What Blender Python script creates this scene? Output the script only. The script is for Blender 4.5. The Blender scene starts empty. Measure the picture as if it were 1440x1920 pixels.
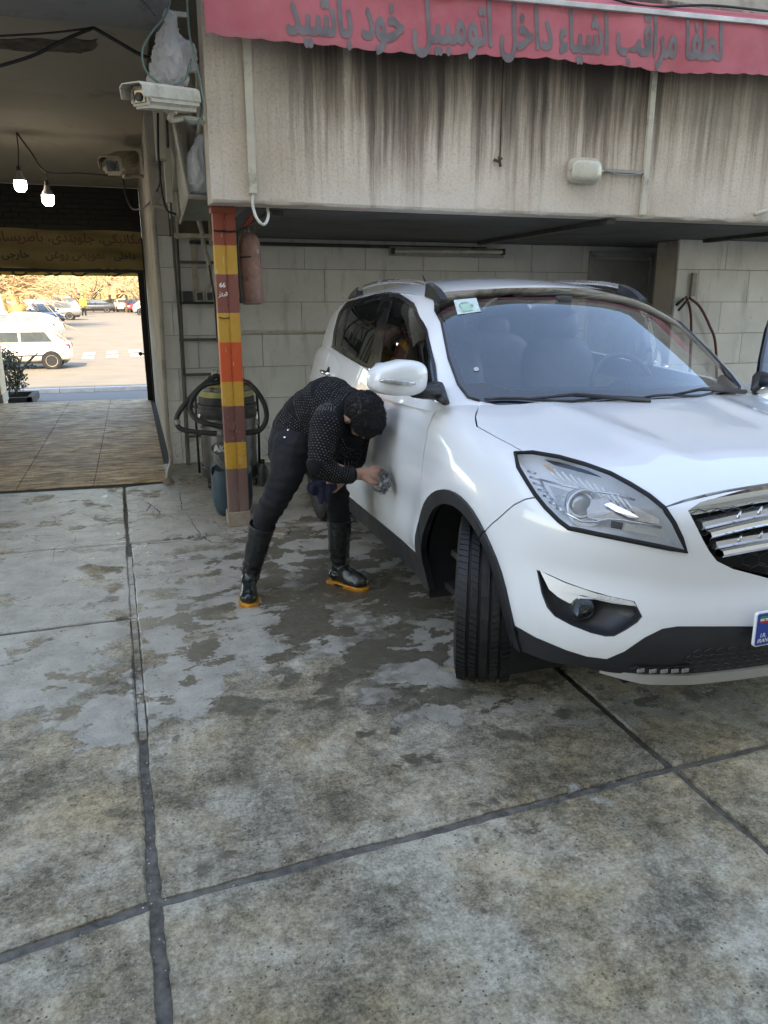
import bpy, bmesh, math, random
import numpy as np
from mathutils import Vector, Matrix, Quaternion, noise as mnoise
from mathutils.geometry import delaunay_2d_cdt
random.seed(7)
R=math.radians
SC=bpy.context.scene
COL=SC.collection
# ---------------------------------------------------------------- camera
CF,CPX,CPY=1430.0,720.0,960.0
CPITCH,CYAW,CH=R(15.4),R(17.8),1.5
cd=bpy.data.cameras.new('camera'); cam=bpy.data.objects.new('camera',cd); COL.objects.link(cam)
cam.location=(0,0,CH); cam.rotation_euler=(R(90)-CPITCH,0,-CYAW)
cd.sensor_fit='VERTICAL'; cd.sensor_height=24; cd.lens=24*CF/1920; cd.clip_start=.05; cd.clip_end=600
SC.camera=cam
# ---------------------------------------------------------------- sky, sun, exposure
SUN_EL,SUN_AZ=R(40),R(25)      # light travels towards +Y, a little towards +X
world=bpy.data.worlds.new('World'); SC.world=world; world.use_nodes=True
wn=world.node_tree; sky=wn.nodes.new('ShaderNodeTexSky'); sky.sky_type='NISHITA'; sky.sun_disc=False
sky.sun_elevation=SUN_EL; sky.sun_rotation=math.pi+SUN_AZ; sky.dust_density=1.0; sky.ozone_density=1.0; sky.air_density=1.0
wn.links.new(sky.outputs[0],wn.nodes['Background'].inputs[0]); wn.nodes['Background'].inputs[1].default_value=0.15
sd=bpy.data.lights.new('sun','SUN'); sd.energy=2.2; sd.angle=R(.53); sd.color=(1,.90,.74)
sun=bpy.data.objects.new('sun',sd); COL.objects.link(sun)
sun.rotation_euler=Vector((math.sin(SUN_AZ)*math.cos(SUN_EL),math.cos(SUN_AZ)*math.cos(SUN_EL),-math.sin(SUN_EL))).to_track_quat('-Z','Y').to_euler()
SC.view_settings.view_transform='Standard'; SC.view_settings.look='None'; SC.view_settings.exposure=2.70; SC.view_settings.gamma=1
SC.view_settings.use_curve_mapping=False
SC.view_settings.use_white_balance=True; SC.view_settings.white_balance_temperature=7900; SC.view_settings.white_balance_tint=11   # the phone's balance for the shade
SC.cycles.max_bounces=8; SC.cycles.transparent_max_bounces=12; SC.cycles.sample_clamp_indirect=6; SC.cycles.use_denoising=True

# ---------------------------------------------------------------- camera rays (used once, while building, to find where things stand)
_f=np.array([math.sin(CYAW)*math.cos(CPITCH),math.cos(CYAW)*math.cos(CPITCH),-math.sin(CPITCH)])
_r=np.array([math.cos(CYAW),-math.sin(CYAW),0]); _u=np.cross(_r,_f); _c=np.array([0,0,CH])
def ray(x,y):
    d=_f*CF+_r*(x-CPX)-_u*(y-CPY); return d/np.linalg.norm(d)
def onG(x,y,z=0): d=ray(x,y); return Vector(_c+d*(z-CH)/d[2])
def onY(x,y,Y): d=ray(x,y); return Vector(_c+d*Y/d[1])
def onX(x,y,X): d=ray(x,y); return Vector(_c+d*X/d[0])

# ---------------------------------------------------------------- materials
class NT:
    def __init__(s,name):
        s.m=bpy.data.materials.new(name); s.m.use_nodes=True; s.t=s.m.node_tree; s.b=s.t.nodes['Principled BSDF']; s.out=s.t.nodes['Material Output']
        s._pos=None
    def node(s,ty,**k):
        n=s.t.nodes.new(ty)
        for a,v in k.items(): setattr(n,a,v)
        return n
    def put(s,sock,v):
        if isinstance(v,bpy.types.NodeSocket): s.t.links.new(v,sock)
        elif isinstance(v,(tuple,list)) and len(v)==3 and sock.type=='RGBA': sock.default_value=(*v,1)
        else: sock.default_value=v
    def pos(s,kind='W'):
        if kind=='W': return s.node('ShaderNodeNewGeometry').outputs['Position']
        return s.node('ShaderNodeTexCoord').outputs['Object']
    def scale(s,v,sc,loc=(0,0,0),rot=(0,0,0)):
        n=s.node('ShaderNodeMapping'); s.put(n.inputs[0],v); n.inputs['Scale'].default_value=sc; n.inputs['Location'].default_value=loc; n.inputs['Rotation'].default_value=rot; return n.outputs[0]
    def noise(s,v,sc=5,det=4,ro=.55,dist=0.0):
        n=s.node('ShaderNodeTexNoise'); s.put(n.inputs['Vector'],v); n.inputs['Scale'].default_value=sc; n.inputs['Detail'].default_value=det; n.inputs['Roughness'].default_value=ro; n.inputs['Distortion'].default_value=dist; return n.outputs[0]
    def vor(s,v,sc=5,feat='F1',out=0,rnd=1.0):
        n=s.node('ShaderNodeTexVoronoi',feature=feat); s.put(n.inputs['Vector'],v); n.inputs['Scale'].default_value=sc; n.inputs['Randomness'].default_value=rnd; return n.outputs[out]
    def math(s,op,a,b=0.0,c=0.0,clamp=False):
        n=s.node('ShaderNodeMath',operation=op,use_clamp=clamp); s.put(n.inputs[0],a); s.put(n.inputs[1],b)
        s.put(n.inputs[2],c); return n.outputs[0]
    def ramp(s,f,st,interp='LINEAR'):
        n=s.node('ShaderNodeValToRGB'); s.put(n.inputs[0],f); e=n.color_ramp.elements; n.color_ramp.interpolation=interp
        while len(e)<len(st): e.new(.5)
        for k,(p,c) in enumerate(st):
            e[k].position=p; e[k].color=(c,c,c,1) if not isinstance(c,tuple) else (*c,1)
        return n.outputs[0]
    def mr(s,v,a,b,c=0.0,d=1.0,smooth=False):
        n=s.node('ShaderNodeMapRange'); n.clamp=True
        if smooth: n.interpolation_type='SMOOTHSTEP'
        for i,x in enumerate((v,a,b,c,d)): s.put(n.inputs[i],x)
        return n.outputs[0]
    def mix(s,f,a,b,mode='MIX'):
        n=s.node('ShaderNodeMix',data_type='RGBA',blend_type=mode); s.put(n.inputs[0],f); s.put(n.inputs[6],a); s.put(n.inputs[7],b); return n.outputs[2]
    def sep(s,v):
        n=s.node('ShaderNodeSeparateXYZ'); s.put(n.inputs[0],v); return n.outputs
    def comb(s,x,y,z):
        n=s.node('ShaderNodeCombineXYZ'); s.put(n.inputs[0],x); s.put(n.inputs[1],y); s.put(n.inputs[2],z); return n.outputs[0]
    def bump(s,h,st=.3,dist=.01,nrm=None):
        n=s.node('ShaderNodeBump'); s.put(n.inputs['Height'],h); n.inputs['Strength'].default_value=st; n.inputs['Distance'].default_value=dist
        if nrm is not None: s.put(n.inputs['Normal'],nrm)
        return n.outputs[0]
    def set(s,**k):
        mp={'col':'Base Color','ro':'Roughness','me':'Metallic','n':'Normal','coat':'Coat Weight','cr':'Coat Roughness','em':'Emission Color','es':'Emission Strength','tr':'Transmission Weight','ior':'IOR','al':'Alpha','spec':'Specular IOR Level','sss':'Subsurface Weight'}
        for a,v in k.items(): s.put(s.b.inputs[mp[a]],v)
        return s.m
def S(c): return tuple((x/12.92 if x<=.04045 else ((x+.055)/1.055)**2.4) for x in c)
def mk(name,col,ro=.6,me=0.0,var=.18,sc=6,bump=.15,bs=90,coat=0.0,dirt=0.0,dcol=(.05,.04,.03),rv=.12,kind='O',spec=.5):
    t=NT(name); p=t.pos(kind); n1=t.noise(p,sc,5,.6); n2=t.noise(p,bs,3,.6)
    lo=tuple(c*(1-var) for c in col); hi=tuple(min(1,c*(1+var)) for c in col)
    c=t.ramp(n1,[(.3,lo),(.7,hi)])
    if dirt>0:
        d=t.mr(t.noise(p,sc*.7+1.3,7,.7,.4),.62-dirt*.4,.75,0,.85); c=t.mix(d,c,dcol)
    return t.set(col=c,ro=t.mr(n1,.3,.7,max(.02,ro-rv),min(1,ro+rv)),me=me,coat=coat,spec=spec,n=t.bump(n2,bump,.004))

# ---------------------------------------------------------------- mesh building
class MB:
    def __init__(s): s.v=[]; s.f=[]; s.mi=[]; s.cur=0
    def add(s,vs,fs):
        o=len(s.v); s.v+= [tuple(v) for v in vs]; s.f+=[tuple(i+o for i in f) for f in fs]; s.mi+=[s.cur]*len(fs); return s
    def box(s,c,sz,rot=None,ch=0.0):
        hx,hy,hz=[a/2 for a in sz]; rot=rot or Matrix.Identity(3); c=Vector(c)
        if ch<=0:
            vs=[c+rot@Vector((x*hx,y*hy,z*hz)) for z in(-1,1) for y in(-1,1) for x in(-1,1)]
            return s.add(vs,[(0,2,3,1),(4,5,7,6),(0,1,5,4),(2,6,7,3),(0,4,6,2),(1,3,7,5)])
        bm=bmesh.new(); bmesh.ops.create_cube(bm,size=1)
        for v in bm.verts: v.co=Vector((v.co.x*2*hx,v.co.y*2*hy,v.co.z*2*hz))
        bmesh.ops.bevel(bm,geom=bm.edges[:],offset=ch,segments=2,affect='EDGES',profile=.6)
        s.bm(bm,Matrix.Translation(c)@rot.to_4x4()); return s
    def bm(s,bm,M=None):
        M=M or Matrix.Identity(4); bm.verts.index_update()
        s.add([M@v.co for v in bm.verts],[[v.index for v in f.verts] for f in bm.faces]); bm.free(); return s
    def tube(s,pts,r,n=10,closed=False,cap=True,flat=None):
        pts=[Vector(p) for p in pts]; m=len(pts); rr=r if isinstance(r,(list,tuple)) else [r]*m
        T=[]
        for i in range(m):
            a=pts[(i-1)%m] if (closed or i>0) else pts[0]; b=pts[(i+1)%m] if (closed or i<m-1) else pts[-1]; d=(b-a)
            T.append(d.normalized() if d.length>1e-9 else Vector((0,0,1)))
        up=Vector((0,0,1)) if abs(T[0].z)<.9 else Vector((1,0,0)); u=(up-T[0]*up.dot(T[0])).normalized(); vs=[]
        for i in range(m):
            if i: u=(u-T[i]*u.dot(T[i])); u=u.normalized() if u.length>1e-6 else T[i].orthogonal().normalized()
            w=T[i].cross(u)
            for k in range(n):
                a=2*math.pi*k/n; vs.append(pts[i]+(u*math.cos(a)+w*math.sin(a)*(flat or 1))*rr[i])
        fs=[(i*n+k,i*n+(k+1)%n,((i+1)%m)*n+(k+1)%n,((i+1)%m)*n+k) for i in range(m if closed else m-1) for k in range(n)]
        if cap and not closed: fs+=[tuple(range(n))[::-1],tuple((m-1)*n+k for k in range(n))]
        return s.add(vs,fs)
    def cyl(s,a,b,r,r2=None,n=16): return s.tube([a,b],[r,r if r2 is None else r2],n)
    def lathe(s,prof,M=None,n=24):
        M=M or Matrix.Identity(4); vs=[]; m=len(prof)
        for r,z in prof:
            for k in range(n): a=2*math.pi*k/n; vs.append(M@Vector((r*math.cos(a),r*math.sin(a),z)))
        fs=[(i*n+k,i*n+(k+1)%n,(i+1)*n+(k+1)%n,(i+1)*n+k) for i in range(m-1) for k in range(n)]
        fs+=[tuple(range(n))[::-1],tuple((m-1)*n+k for k in range(n))]
        return s.add(vs,fs)
    def prism(s,poly,h,M=None):
        M=M or Matrix.Identity(4); n=len(poly); vs=[M@Vector((x,y,0)) for x,y in poly]+[M@Vector((x,y,h)) for x,y in poly]
        return s.add(vs,[tuple(range(n))[::-1],tuple(range(n,2*n))]+[(i,(i+1)%n,n+(i+1)%n,n+i) for i in range(n)])
    def build(s,name,mat,parent=None,smooth=False,bevel=0,fix=True):
        o0=Vector(parent['_o']) if parent and '_o' in parent else Vector((0,0,0))
        me=bpy.data.meshes.new(name); me.from_pydata([Vector(v)-o0 for v in s.v],[],s.f)
        ms=mat if isinstance(mat,(list,tuple)) else [mat]
        for m in ms: me.materials.append(m)
        if len(ms)>1: me.polygons.foreach_set('material_index',s.mi)
        if fix:
            bm=bmesh.new(); bm.from_mesh(me); bmesh.ops.recalc_face_normals(bm,faces=bm.faces); bm.to_mesh(me); bm.free()
        if smooth:
            me.polygons.foreach_set('use_smooth',[True]*len(me.polygons))
            if smooth is not True: me.set_sharp_from_angle(angle=R(smooth))
        me.update(); o=bpy.data.objects.new(name,me); COL.objects.link(o)
        if parent: o.parent=parent; o['_o']=list(parent['_o']) if '_o' in parent else [0,0,0]
        else: o['_o']=[0,0,0]
        if bevel: b=o.modifiers.new('b','BEVEL'); b.width=bevel; b.segments=2; b.limit_method='ANGLE'; b.angle_limit=R(40)
        return o
def thing(name,label,cat,loc=(0,0,0),group=None):
    o=bpy.data.objects.new(name,None); COL.objects.link(o); o.location=loc; o['_o']=list(loc); o.empty_display_size=.1
    o['label']=label; o['category']=cat
    if group: o['group']=group
    return o
def tag(o,label,cat,group=None):
    o['label']=label; o['category']=cat
    if group: o['group']=group
    return o
def stuff(o,label=None,cat=None):
    o['kind']='stuff'
    if label: o['label']=label; o['category']=cat
    return o
def struct(o): o['kind']='structure'; return o
def copy_tree(o,parent=None):
    c=o.copy(); COL.objects.link(c); c.parent=parent
    for ch in list(o.children): copy_tree(ch,c)
    return c
def spl(pts,n=8,closed=False):
    P=[Vector(p) for p in pts]; m=len(P); out=[]
    for i in range(m if closed else m-1):
        a=P[(i-1)%m] if closed or i>0 else P[0]*2-P[1]; b=P[i]; c=P[(i+1)%m]; d=P[(i+2)%m] if closed or i<m-2 else P[-1]*2-P[-2]
        for k in range(n):
            t=k/n; out.append(.5*((2*b)+(c-a)*t+(2*a-5*b+4*c-d)*t*t+(3*b-a-3*c+d)*t**3))
    if not closed: out.append(P[-1])
    return out
# ---------------------------------------------------------------- lettering
_AR={'ا':(0xFE8D,2),'ب':(0xFE8F,4),'پ':(0xFB56,4),'ت':(0xFE95,4),'ج':(0xFE9D,4),'چ':(0xFB7A,4),'ح':(0xFEA1,4),'خ':(0xFEA5,4),'د':(0xFEA9,2),'ر':(0xFEAD,2),'ز':(0xFEAF,2),'س':(0xFEB1,4),'ش':(0xFEB5,4),'ص':(0xFEB9,4),'ض':(0xFEBD,4),'ط':(0xFEC1,4),'ع':(0xFEC9,4),'غ':(0xFECD,4),'ف':(0xFED1,4),'ق':(0xFED5,4),'ک':(0xFB8E,4),'گ':(0xFB92,4),'ل':(0xFEDD,4),'م':(0xFEE1,4),'ن':(0xFEE5,4),'ه':(0xFEE9,4),'و':(0xFEED,2),'ی':(0xFBFC,4),'ء':(0xFE80,1)}
def shape(s):
    o=[]
    for i,c in enumerate(s):
        if c not in _AR: o.append(c); continue
        b,k=_AR[c]; pr=i>0 and s[i-1] in _AR and _AR[s[i-1]][1]==4 and k>1; nx=i<len(s)-1 and s[i+1] in _AR and k==4 and _AR[s[i+1]][1]>1
        o.append(chr(b+(3 if pr and nx else 2 if nx else 1 if pr else 0)))
    return ''.join(reversed(o))
def text_mesh(s,size=1,bold=.02,depth=.0,shear=0,space=1.0,res=3):
    c=bpy.data.curves.new('t','FONT'); c.body=s; c.size=size; c.offset=bold; c.extrude=depth; c.align_x='CENTER'; c.shear=shear; c.space_character=space; c.resolution_u=res
    o=bpy.data.objects.new('t',c); COL.objects.link(o); bpy.context.view_layer.update()
    me=bpy.data.meshes.new_from_object(o.evaluated_get(bpy.context.evaluated_depsgraph_get()))
    v=[tuple(p.co) for p in me.vertices]; f=[tuple(p.vertices) for p in me.polygons]
    bpy.data.objects.remove(o); bpy.data.curves.remove(c); bpy.data.meshes.remove(me); return v,f
# ================================================================= THE SETTING
# ---- concrete of the yard
def yard_material(name,wetness=1.0,base=1.0):
    t=NT(name); p=t.pos('W'); x,y,z=t.sep(p)
    mott=t.noise(p,5.5,9,.72,.1); fine=t.noise(p,95,5,.85); mid=t.noise(p,26,8,.8)
    blotch=t.noise(p,1.9,6,.7,.3)
    mixn=t.math('ADD',t.math('MULTIPLY',blotch,.40),t.math('ADD',t.math('MULTIPLY',mott,.24),t.math('ADD',t.math('MULTIPLY',mid,.34),t.math('MULTIPLY',t.math('ADD',t.math('MULTIPLY',t.math('SUBTRACT',fine,.5),1.15),.5),.30))))
    mixn=t.math('SUBTRACT',mixn,.127)
    rough_c=t.ramp(mixn,[(.39,(.035,.030,.020)),(.455,(.135,.116,.080)),(.52,(.31,.275,.205)),(.60,(.56,.51,.41))])
    warm=t.mr(t.noise(t.scale(p,(1,1,1),(7,3,0)),1.6,7,.7),.44,.62,0,.8); rough_c=t.mix(warm,rough_c,(1.0,.84,.58),'MULTIPLY')
    # smooth dry cement skin, light grey
    sm=t.noise(p,2.6,12,.66,.2)
    yy=t.math('ADD',y,t.math('MULTIPLY',t.noise(p,1.4,3,.5),1.6))
    region=t.math('MAXIMUM',t.mr(yy,2.85,3.75,-.30,.085),t.math('ADD',t.mr(y,1.80,2.6,-.12,.02),t.mr(x,.25,.8,-.3,0)))
    smask=t.mr(t.math('ADD',t.math('ADD',sm,t.math('MULTIPLY',t.math('SUBTRACT',mid,.5),.16)),region),.492,.535)
    smooth_c=t.ramp(t.math('ADD',t.math('MULTIPLY',mott,.6),t.math('MULTIPLY',fine,.4)),[(.38,(.20,.185,.152)),(.62,(.43,.405,.345))])
    c=t.mix(smask,rough_c,smooth_c)
    # wet, dark olive patches around the washing place
    dx=t.math('MULTIPLY',t.math('SUBTRACT',x,1.05),.58); dy=t.math('MULTIPLY',t.math('SUBTRACT',y,3.7),.48)
    dist=t.math('SQRT',t.math('ADD',t.math('MULTIPLY',dx,dx),t.math('MULTIPLY',dy,dy)))
    wn_=t.noise(t.scale(p,(1,1.2,1)),3.6,12,.66,.25)
    wn_=t.math('ADD',wn_,t.math('MULTIPLY',t.math('SUBTRACT',mid,.5),.10)); wet=t.mr(t.math('ADD',wn_,t.mr(dist,0,1.25,.085*wetness,-.15)),.50,.525)
    wet_c=t.ramp(mid,[(.35,(.032,.026,.015)),(.65,(.105,.088,.056))])
    c=t.mix(t.math('MULTIPLY',wet,.86),c,wet_c)
    # tyre track drying on the floor
    tx=t.math('SUBTRACT',x,t.math('ADD',.90,t.math('MULTIPLY',t.math('SUBTRACT',y,3.0),.13)))
    tr=t.math('MULTIPLY',t.mr(t.math('ABSOLUTE',tx),.10,.14,1,0),t.mr(y,2.3,2.9,0,1))
    tr=t.math('MULTIPLY',tr,t.mr(y,4.1,4.4,1,0)); tr=t.math('MULTIPLY',tr,t.mr(t.noise(p,14,7,.7),.40,.52,0,.75))
    c=t.mix(tr,c,(.085,.075,.052))
    # cracks and old patching near the column
    cr=t.vor(t.mixv(p) if hasattr(t,'mixv') else p,3.1,'DISTANCE_TO_EDGE',0)
    pd=t.noise(p,3.0,6,.6)
    crm=t.math('MULTIPLY',t.mr(t.math('ADD',cr,t.math('MULTIPLY',t.math('SUBTRACT',pd,.5),.04)),.0,.008,1,0),t.math('MULTIPLY',t.mr(y,4.55,4.9,0,1),t.mr(t.noise(p,1.3,2),.45,.52,0,1)))
    c=t.mix(crm,c,(.02,.018,.015))
    # bright mineral chips
    ch=t.mr(t.vor(p,46,'F1',0),.045,.075,1,0); pick=t.mr(t.noise(p,9,3),.56,.62,0,.8); c=t.mix(t.math('MULTIPLY',ch,pick),c,(.62,.60,.52))
    pit=t.mr(t.vor(p,52,'F1',0),.10,.22,1,0); c=t.mix(t.math('MULTIPLY',pit,t.mr(t.noise(p,6,4),.44,.56,.05,.9)),c,(.02,.019,.017))
    ro=t.math('ADD',t.mr(smask,0,1,.64,.42),t.math('MULTIPLY',wet,-.30)); ro=t.math('ADD',ro,t.mr(mid,.35,.65,.07,-.07))
    h=t.math('ADD',t.math('MULTIPLY',mid,t.mr(smask,0,1,.8,.18)),t.math('MULTIPLY',fine,t.mr(smask,0,1,.55,.15)))
    return t.set(col=c,ro=ro,n=t.bump(h,1.0,.012),spec=.5)
m_yard=yard_material('yard_concrete')
m_joint=mk('joint_tar',(.082,.074,.060),.75,var=.7,sc=30,bump=1.0,bs=90,kind='W',dirt=.4,dcol=(.14,.13,.11))
m_under=mk('sub_base',(.03,.028,.025),.9,kind='W')
m_soil=mk('asphalt_far',(.20,.17,.135),.9,var=.2,sc=.6,bs=30,kind='W')
ground=thing('ground','concrete slab yard floor','ground'); 
for k in('label','category'): del ground[k]
struct(ground)
# slabs: (four corners counter clockwise)
def jx1(y): return -.055-.0225*(y-1.38)     # the long joint left of the picture
def slab(c,top=0.0,w=.022,mat=None,name='concrete_slab',jit=.006,parent=None,step=.03):
    c=[Vector((*p,0)) for p in c]; n=len(c); cen=sum(c,Vector())/n; ring=[]
    q0=random.random()*50
    for i in range(n):
        a,b=c[i],c[(i+1)%n]; L=(b-a).length; m=max(1,int(L/step)); d=(b-a).normalized(); nr=Vector((-d.y,d.x,0))
        for k in range(m):
            q=a.lerp(b,k/m)+nr*(w+ (jit*(.9*mnoise.noise((q0+k*step*4,a.x*3,a.y*3))+.45*random.uniform(-1,1)) if k else 0))
            if k==0:
                pd=(a-c[i-1]).normalized(); q=a+nr*w+Vector((-pd.y,pd.x,0))*w
            ring.append(q)
    m=len(ring); rad=.008
    inner=[q+(cen-q).normalized()*rad for q in ring]
    vs=[(q.x,q.y,top) for q in inner]+[(q.x,q.y,top-rad*.8) for q in ring]+[(q.x,q.y,top-.06) for q in ring]
    fs=[tuple(range(m))]+[(i,m+i,m+(i+1)%m,(i+1)%m) for i in range(m)]+[(m+i,2*m+i,2*m+(i+1)%m,m+(i+1)%m) for i in range(m)]
    b=MB(); b.add(vs,fs); return b.build(name,mat or m_yard,parent or ground,fix=False)
X0,X1,X2,X3=-.10,1.60,3.3,5.0
YA,YB,YC,YD=1.79,3.68,4.98,6.74
slab([(-6,-4),(-3.6,-4),(-3.6,1.30),(-6,.9)])
slab([(-3.6,-4),(-1.85,-4),(-1.85,1.42),(-3.6,1.30)])
slab([(-1.85,-4),(jx1(-4),-4),(jx1(1.74),1.74),(-1.85,1.42)],w=.018)
slab([(jx1(-4),-4),(1.62,-4),(1.60,1.83),(jx1(1.74),1.74)],w=.015)
slab([(1.62,-4),(3.34,-4),(3.32,1.88),(1.60,1.83)],w=.013)
slab([(3.34,-4),(8,-4),(8,1.95),(3.32,1.88)],w=.02)
slab([(-1.85,1.42),(jx1(1.74),1.74),(jx1(3.70),3.70),(-1.87,3.66)],w=.018)
slab([(-3.6,1.30),(-1.85,1.42),(-1.87,3.66),(-3.6,3.6)])
slab([(-1.87,3.66),(jx1(3.70),3.70),(jx1(4.97),4.97),(-1.88,5.03)],w=.013)
slab([(-3.6,3.6),(-1.87,3.66),(-1.88,5.03),(-3.6,5.0)],w=.013)
slab([(-1.88,5.03),(jx1(4.97),4.97),(jx1(6.5),6.62),(-1.9,6.72)],w=.012)
slab([(-6,.9),(-3.6,1.30),(-3.6,6.7),(-6,6.7)]); slab([(-3.6,5.0),(-1.88,5.03),(-1.9,6.72),(-3.6,6.72)],w=.012)
slab([(jx1(1.74),1.74),(1.60,1.83),(1.62,5.02),(jx1(4.97),4.97)],w=.017)
slab([(jx1(4.97),4.97),(1.62,5.02),(1.62,7.5),(.16,7.5),(.16,6.66),(jx1(6.6),6.60)],w=.010)
slab([(1.60,1.83),(3.32,1.88),(3.33,5.02),(1.62,5.02)],w=.014)
slab([(3.32,1.88),(8,1.95),(8,5.02),(3.33,5.02)],w=.016)
slab([(1.62,5.02),(8,5.02),(8,7.5),(1.62,7.5)],w=.01)
# cement strip patched between the double line of the long joint
st=MB(); pts=[(2.55,.013),(2.9,.013),(3.3,.012),(3.7,.013),(4.2,.012),(4.7,.012)]
for (ya,wa),(yb,wb) in zip(pts,pts[1:]):
    vs=[(jx1(ya)-wa,ya+.006,-.006),(jx1(ya)+wa,ya+.006,-.006),(jx1(yb)+wb,yb-.006,-.006),(jx1(yb)-wb,yb-.006,-.006)]
    st.add(vs,[(0,1,2,3)]); st.add([(v[0],v[1],-.03) for v in vs]+vs,[(0,1,5,4),(1,2,6,5),(2,3,7,6),(3,0,4,7)])
st.build('joint_patch',m_yard,ground,fix=False)
# old cracks running out from the column foot and the broken corner of the long joint
m_crack=mk('crack_dark',(.022,.020,.017),.95)
for l in([(206,925),(234,937),(232,981)],[(234,940),(262,936),(282,945),(276,958),(250,962),(236,955)],[(337,918),(342,956)],[(350,962),(375,1002),(395,1018),(437,1018),(468,1004)],[(438,993),(500,992),(545,988),(620,984)],[(545,986),(541,1003),(520,1006)],[(205,1031),(260,1020),(330,1016),(372,1003)],[(282,945),(300,962),(336,975)]):
    P=[onG(*q) for q in l]; Q=[]
    for a,b in zip(P,P[1:]):
        for k in range(8): Q.append(a.lerp(b,k/8)+Vector((random.uniform(-.008,.008),random.uniform(-.008,.008),0)))
    Q.append(P[-1]); mb=MB(); n=len(Q); vs=[]
    for i,q in enumerate(Q):
        d=(Q[min(i+1,n-1)]-Q[max(i-1,0)]).normalized(); nr=Vector((-d.y,d.x,0))*random.uniform(.0015,.0055)*(1-.6*abs(2*i/(n-1)-1)); vs+=[(q.x+nr.x,q.y+nr.y,.0012),(q.x-nr.x,q.y-nr.y,.0012)]
    mb.add(vs,[(2*i,2*i+1,2*i+3,2*i+2) for i in range(n-1)]); mb.build('crack',m_crack,ground,fix=False)
# joint filler under the slabs, rough
jf=MB(); nx,ny=90,80; gx=[-6+14*i/nx for i in range(nx+1)]; gy=[-4+11.5*j/ny for j in range(ny+1)]
jf.add([(x,y,-.011+.004*mnoise.noise((x*6,y*6,0))) for y in gy for x in gx],[(j*(nx+1)+i,j*(nx+1)+i+1,(j+1)*(nx+1)+i+1,(j+1)*(nx+1)+i) for j in range(ny) for i in range(nx)])
jf.build('joint_filler',m_joint,ground,fix=False)
# grit and pebbles caught along the joints
m_grit=mk('pale_grit',(.34,.33,.29),.8,var=.5,sc=30)
gr=MB()
def pebble(x,y,r,z=0):
    b=bmesh.new(); bmesh.ops.create_icosphere(b,subdivisions=1,radius=r)
    for v in b.verts: v.co=Vector((v.co.x*random.uniform(.7,1.3),v.co.y*random.uniform(.7,1.3),v.co.z*random.uniform(.4,.8)))
    gr.bm(b,Matrix.Translation((x,y,z+r*.3))@Matrix.Rotation(random.random()*6,4,'Z'))
for k in range(330):
    q=random.random()
    if q<.5: y=random.uniform(1.0,2.9); x=jx1(y)+random.gauss(0,.05)
    elif q<.75: x=random.uniform(-.9,1.8); y=1.76+.045*x+random.gauss(0,.045)
    else: x=random.uniform(-.6,1.9); y=random.uniform(1.0,3.6)
    pebble(x,y,random.uniform(.0008,.0028))
stuff(gr.build('grit',m_grit,None,fix=False),'pale grit and stone crumbs scattered along the slab joints','grit')

# ---- terrain beyond and street
def zs(y):
    P=[(-40,-.03),(12.95,-.03),(13.2,-.12),(16,-.32),(20,-.62),(27,-.88),(34,-.80),(45,-.40),(60,.10),(75,.30),(110,.5),(400,1.5)]
    for (a,b),(c,d) in zip(P,P[1:]):
        if y<=c: t=max(0,(y-a)/(c-a)); return b+(d-b)*t
    return P[-1][1]
t=NT('street_asphalt'); p=t.pos('W'); n1=t.noise(p,.9,7,.65); n2=t.noise(p,30,4,.7)
x,y,z=t.sep(p)
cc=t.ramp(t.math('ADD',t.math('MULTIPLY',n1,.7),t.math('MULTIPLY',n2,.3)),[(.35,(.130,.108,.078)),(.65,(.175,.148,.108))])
near=t.mr(t.math('ADD',y,t.math('MULTIPLY',n1,1.5)),20.5,21.5,1,0); cc=t.mix(near,cc,(.085,.088,.095))  # near road turned grey-blue: the building's shade put into the colour
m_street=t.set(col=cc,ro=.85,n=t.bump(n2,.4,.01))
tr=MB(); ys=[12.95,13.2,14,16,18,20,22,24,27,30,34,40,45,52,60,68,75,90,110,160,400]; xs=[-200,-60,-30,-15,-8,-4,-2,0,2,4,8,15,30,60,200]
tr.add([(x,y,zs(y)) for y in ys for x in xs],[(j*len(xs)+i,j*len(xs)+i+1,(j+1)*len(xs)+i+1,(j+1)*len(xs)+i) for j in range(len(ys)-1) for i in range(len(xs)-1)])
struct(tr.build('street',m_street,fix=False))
sb=MB(); sb.add([(-200,-200,-.07),(200,-200,-.07),(200,12.95,-.07),(-200,12.95,-.07)],[(0,1,2,3)]); struct(sb.build('terrain',m_under,fix=False))
# ---- passage floor of beige tiles
t=NT('passage_tile'); p=t.pos('W'); a=t.noise(t.scale(p,(1.6,5.0,1),rot=(0,0,.25)),2.4,8,.68,.6); b2=t.noise(p,1.2,4,.6); f_=t.noise(p,40,5,.7)
c=t.ramp(t.math('ADD',t.math('MULTIPLY',a,.75),t.math('MULTIPLY',f_,.25)),[(.38,(.15,.082,.032)),(.46,(.38,.235,.10)),(.53,(.60,.40,.19)),(.61,(.80,.60,.34))])
c=t.mix(t.mr(b2,.4,.65,0,.5),c,(.12,.095,.068))
m_ptile=t.set(col=c,spec=.3,ro=t.mr(a,.35,.65,.75,.55),n=t.bump(t.math('ADD',a,f_),.5,.008))
pf=thing('passage_floor','x','x'); 
for k in('label','category'): del pf[k]
struct(pf)
rows=[6.74+.62*i for i in range(11)]; cols=[-.81+.6*(i-8) for i in range(12)]
proto=None
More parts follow.
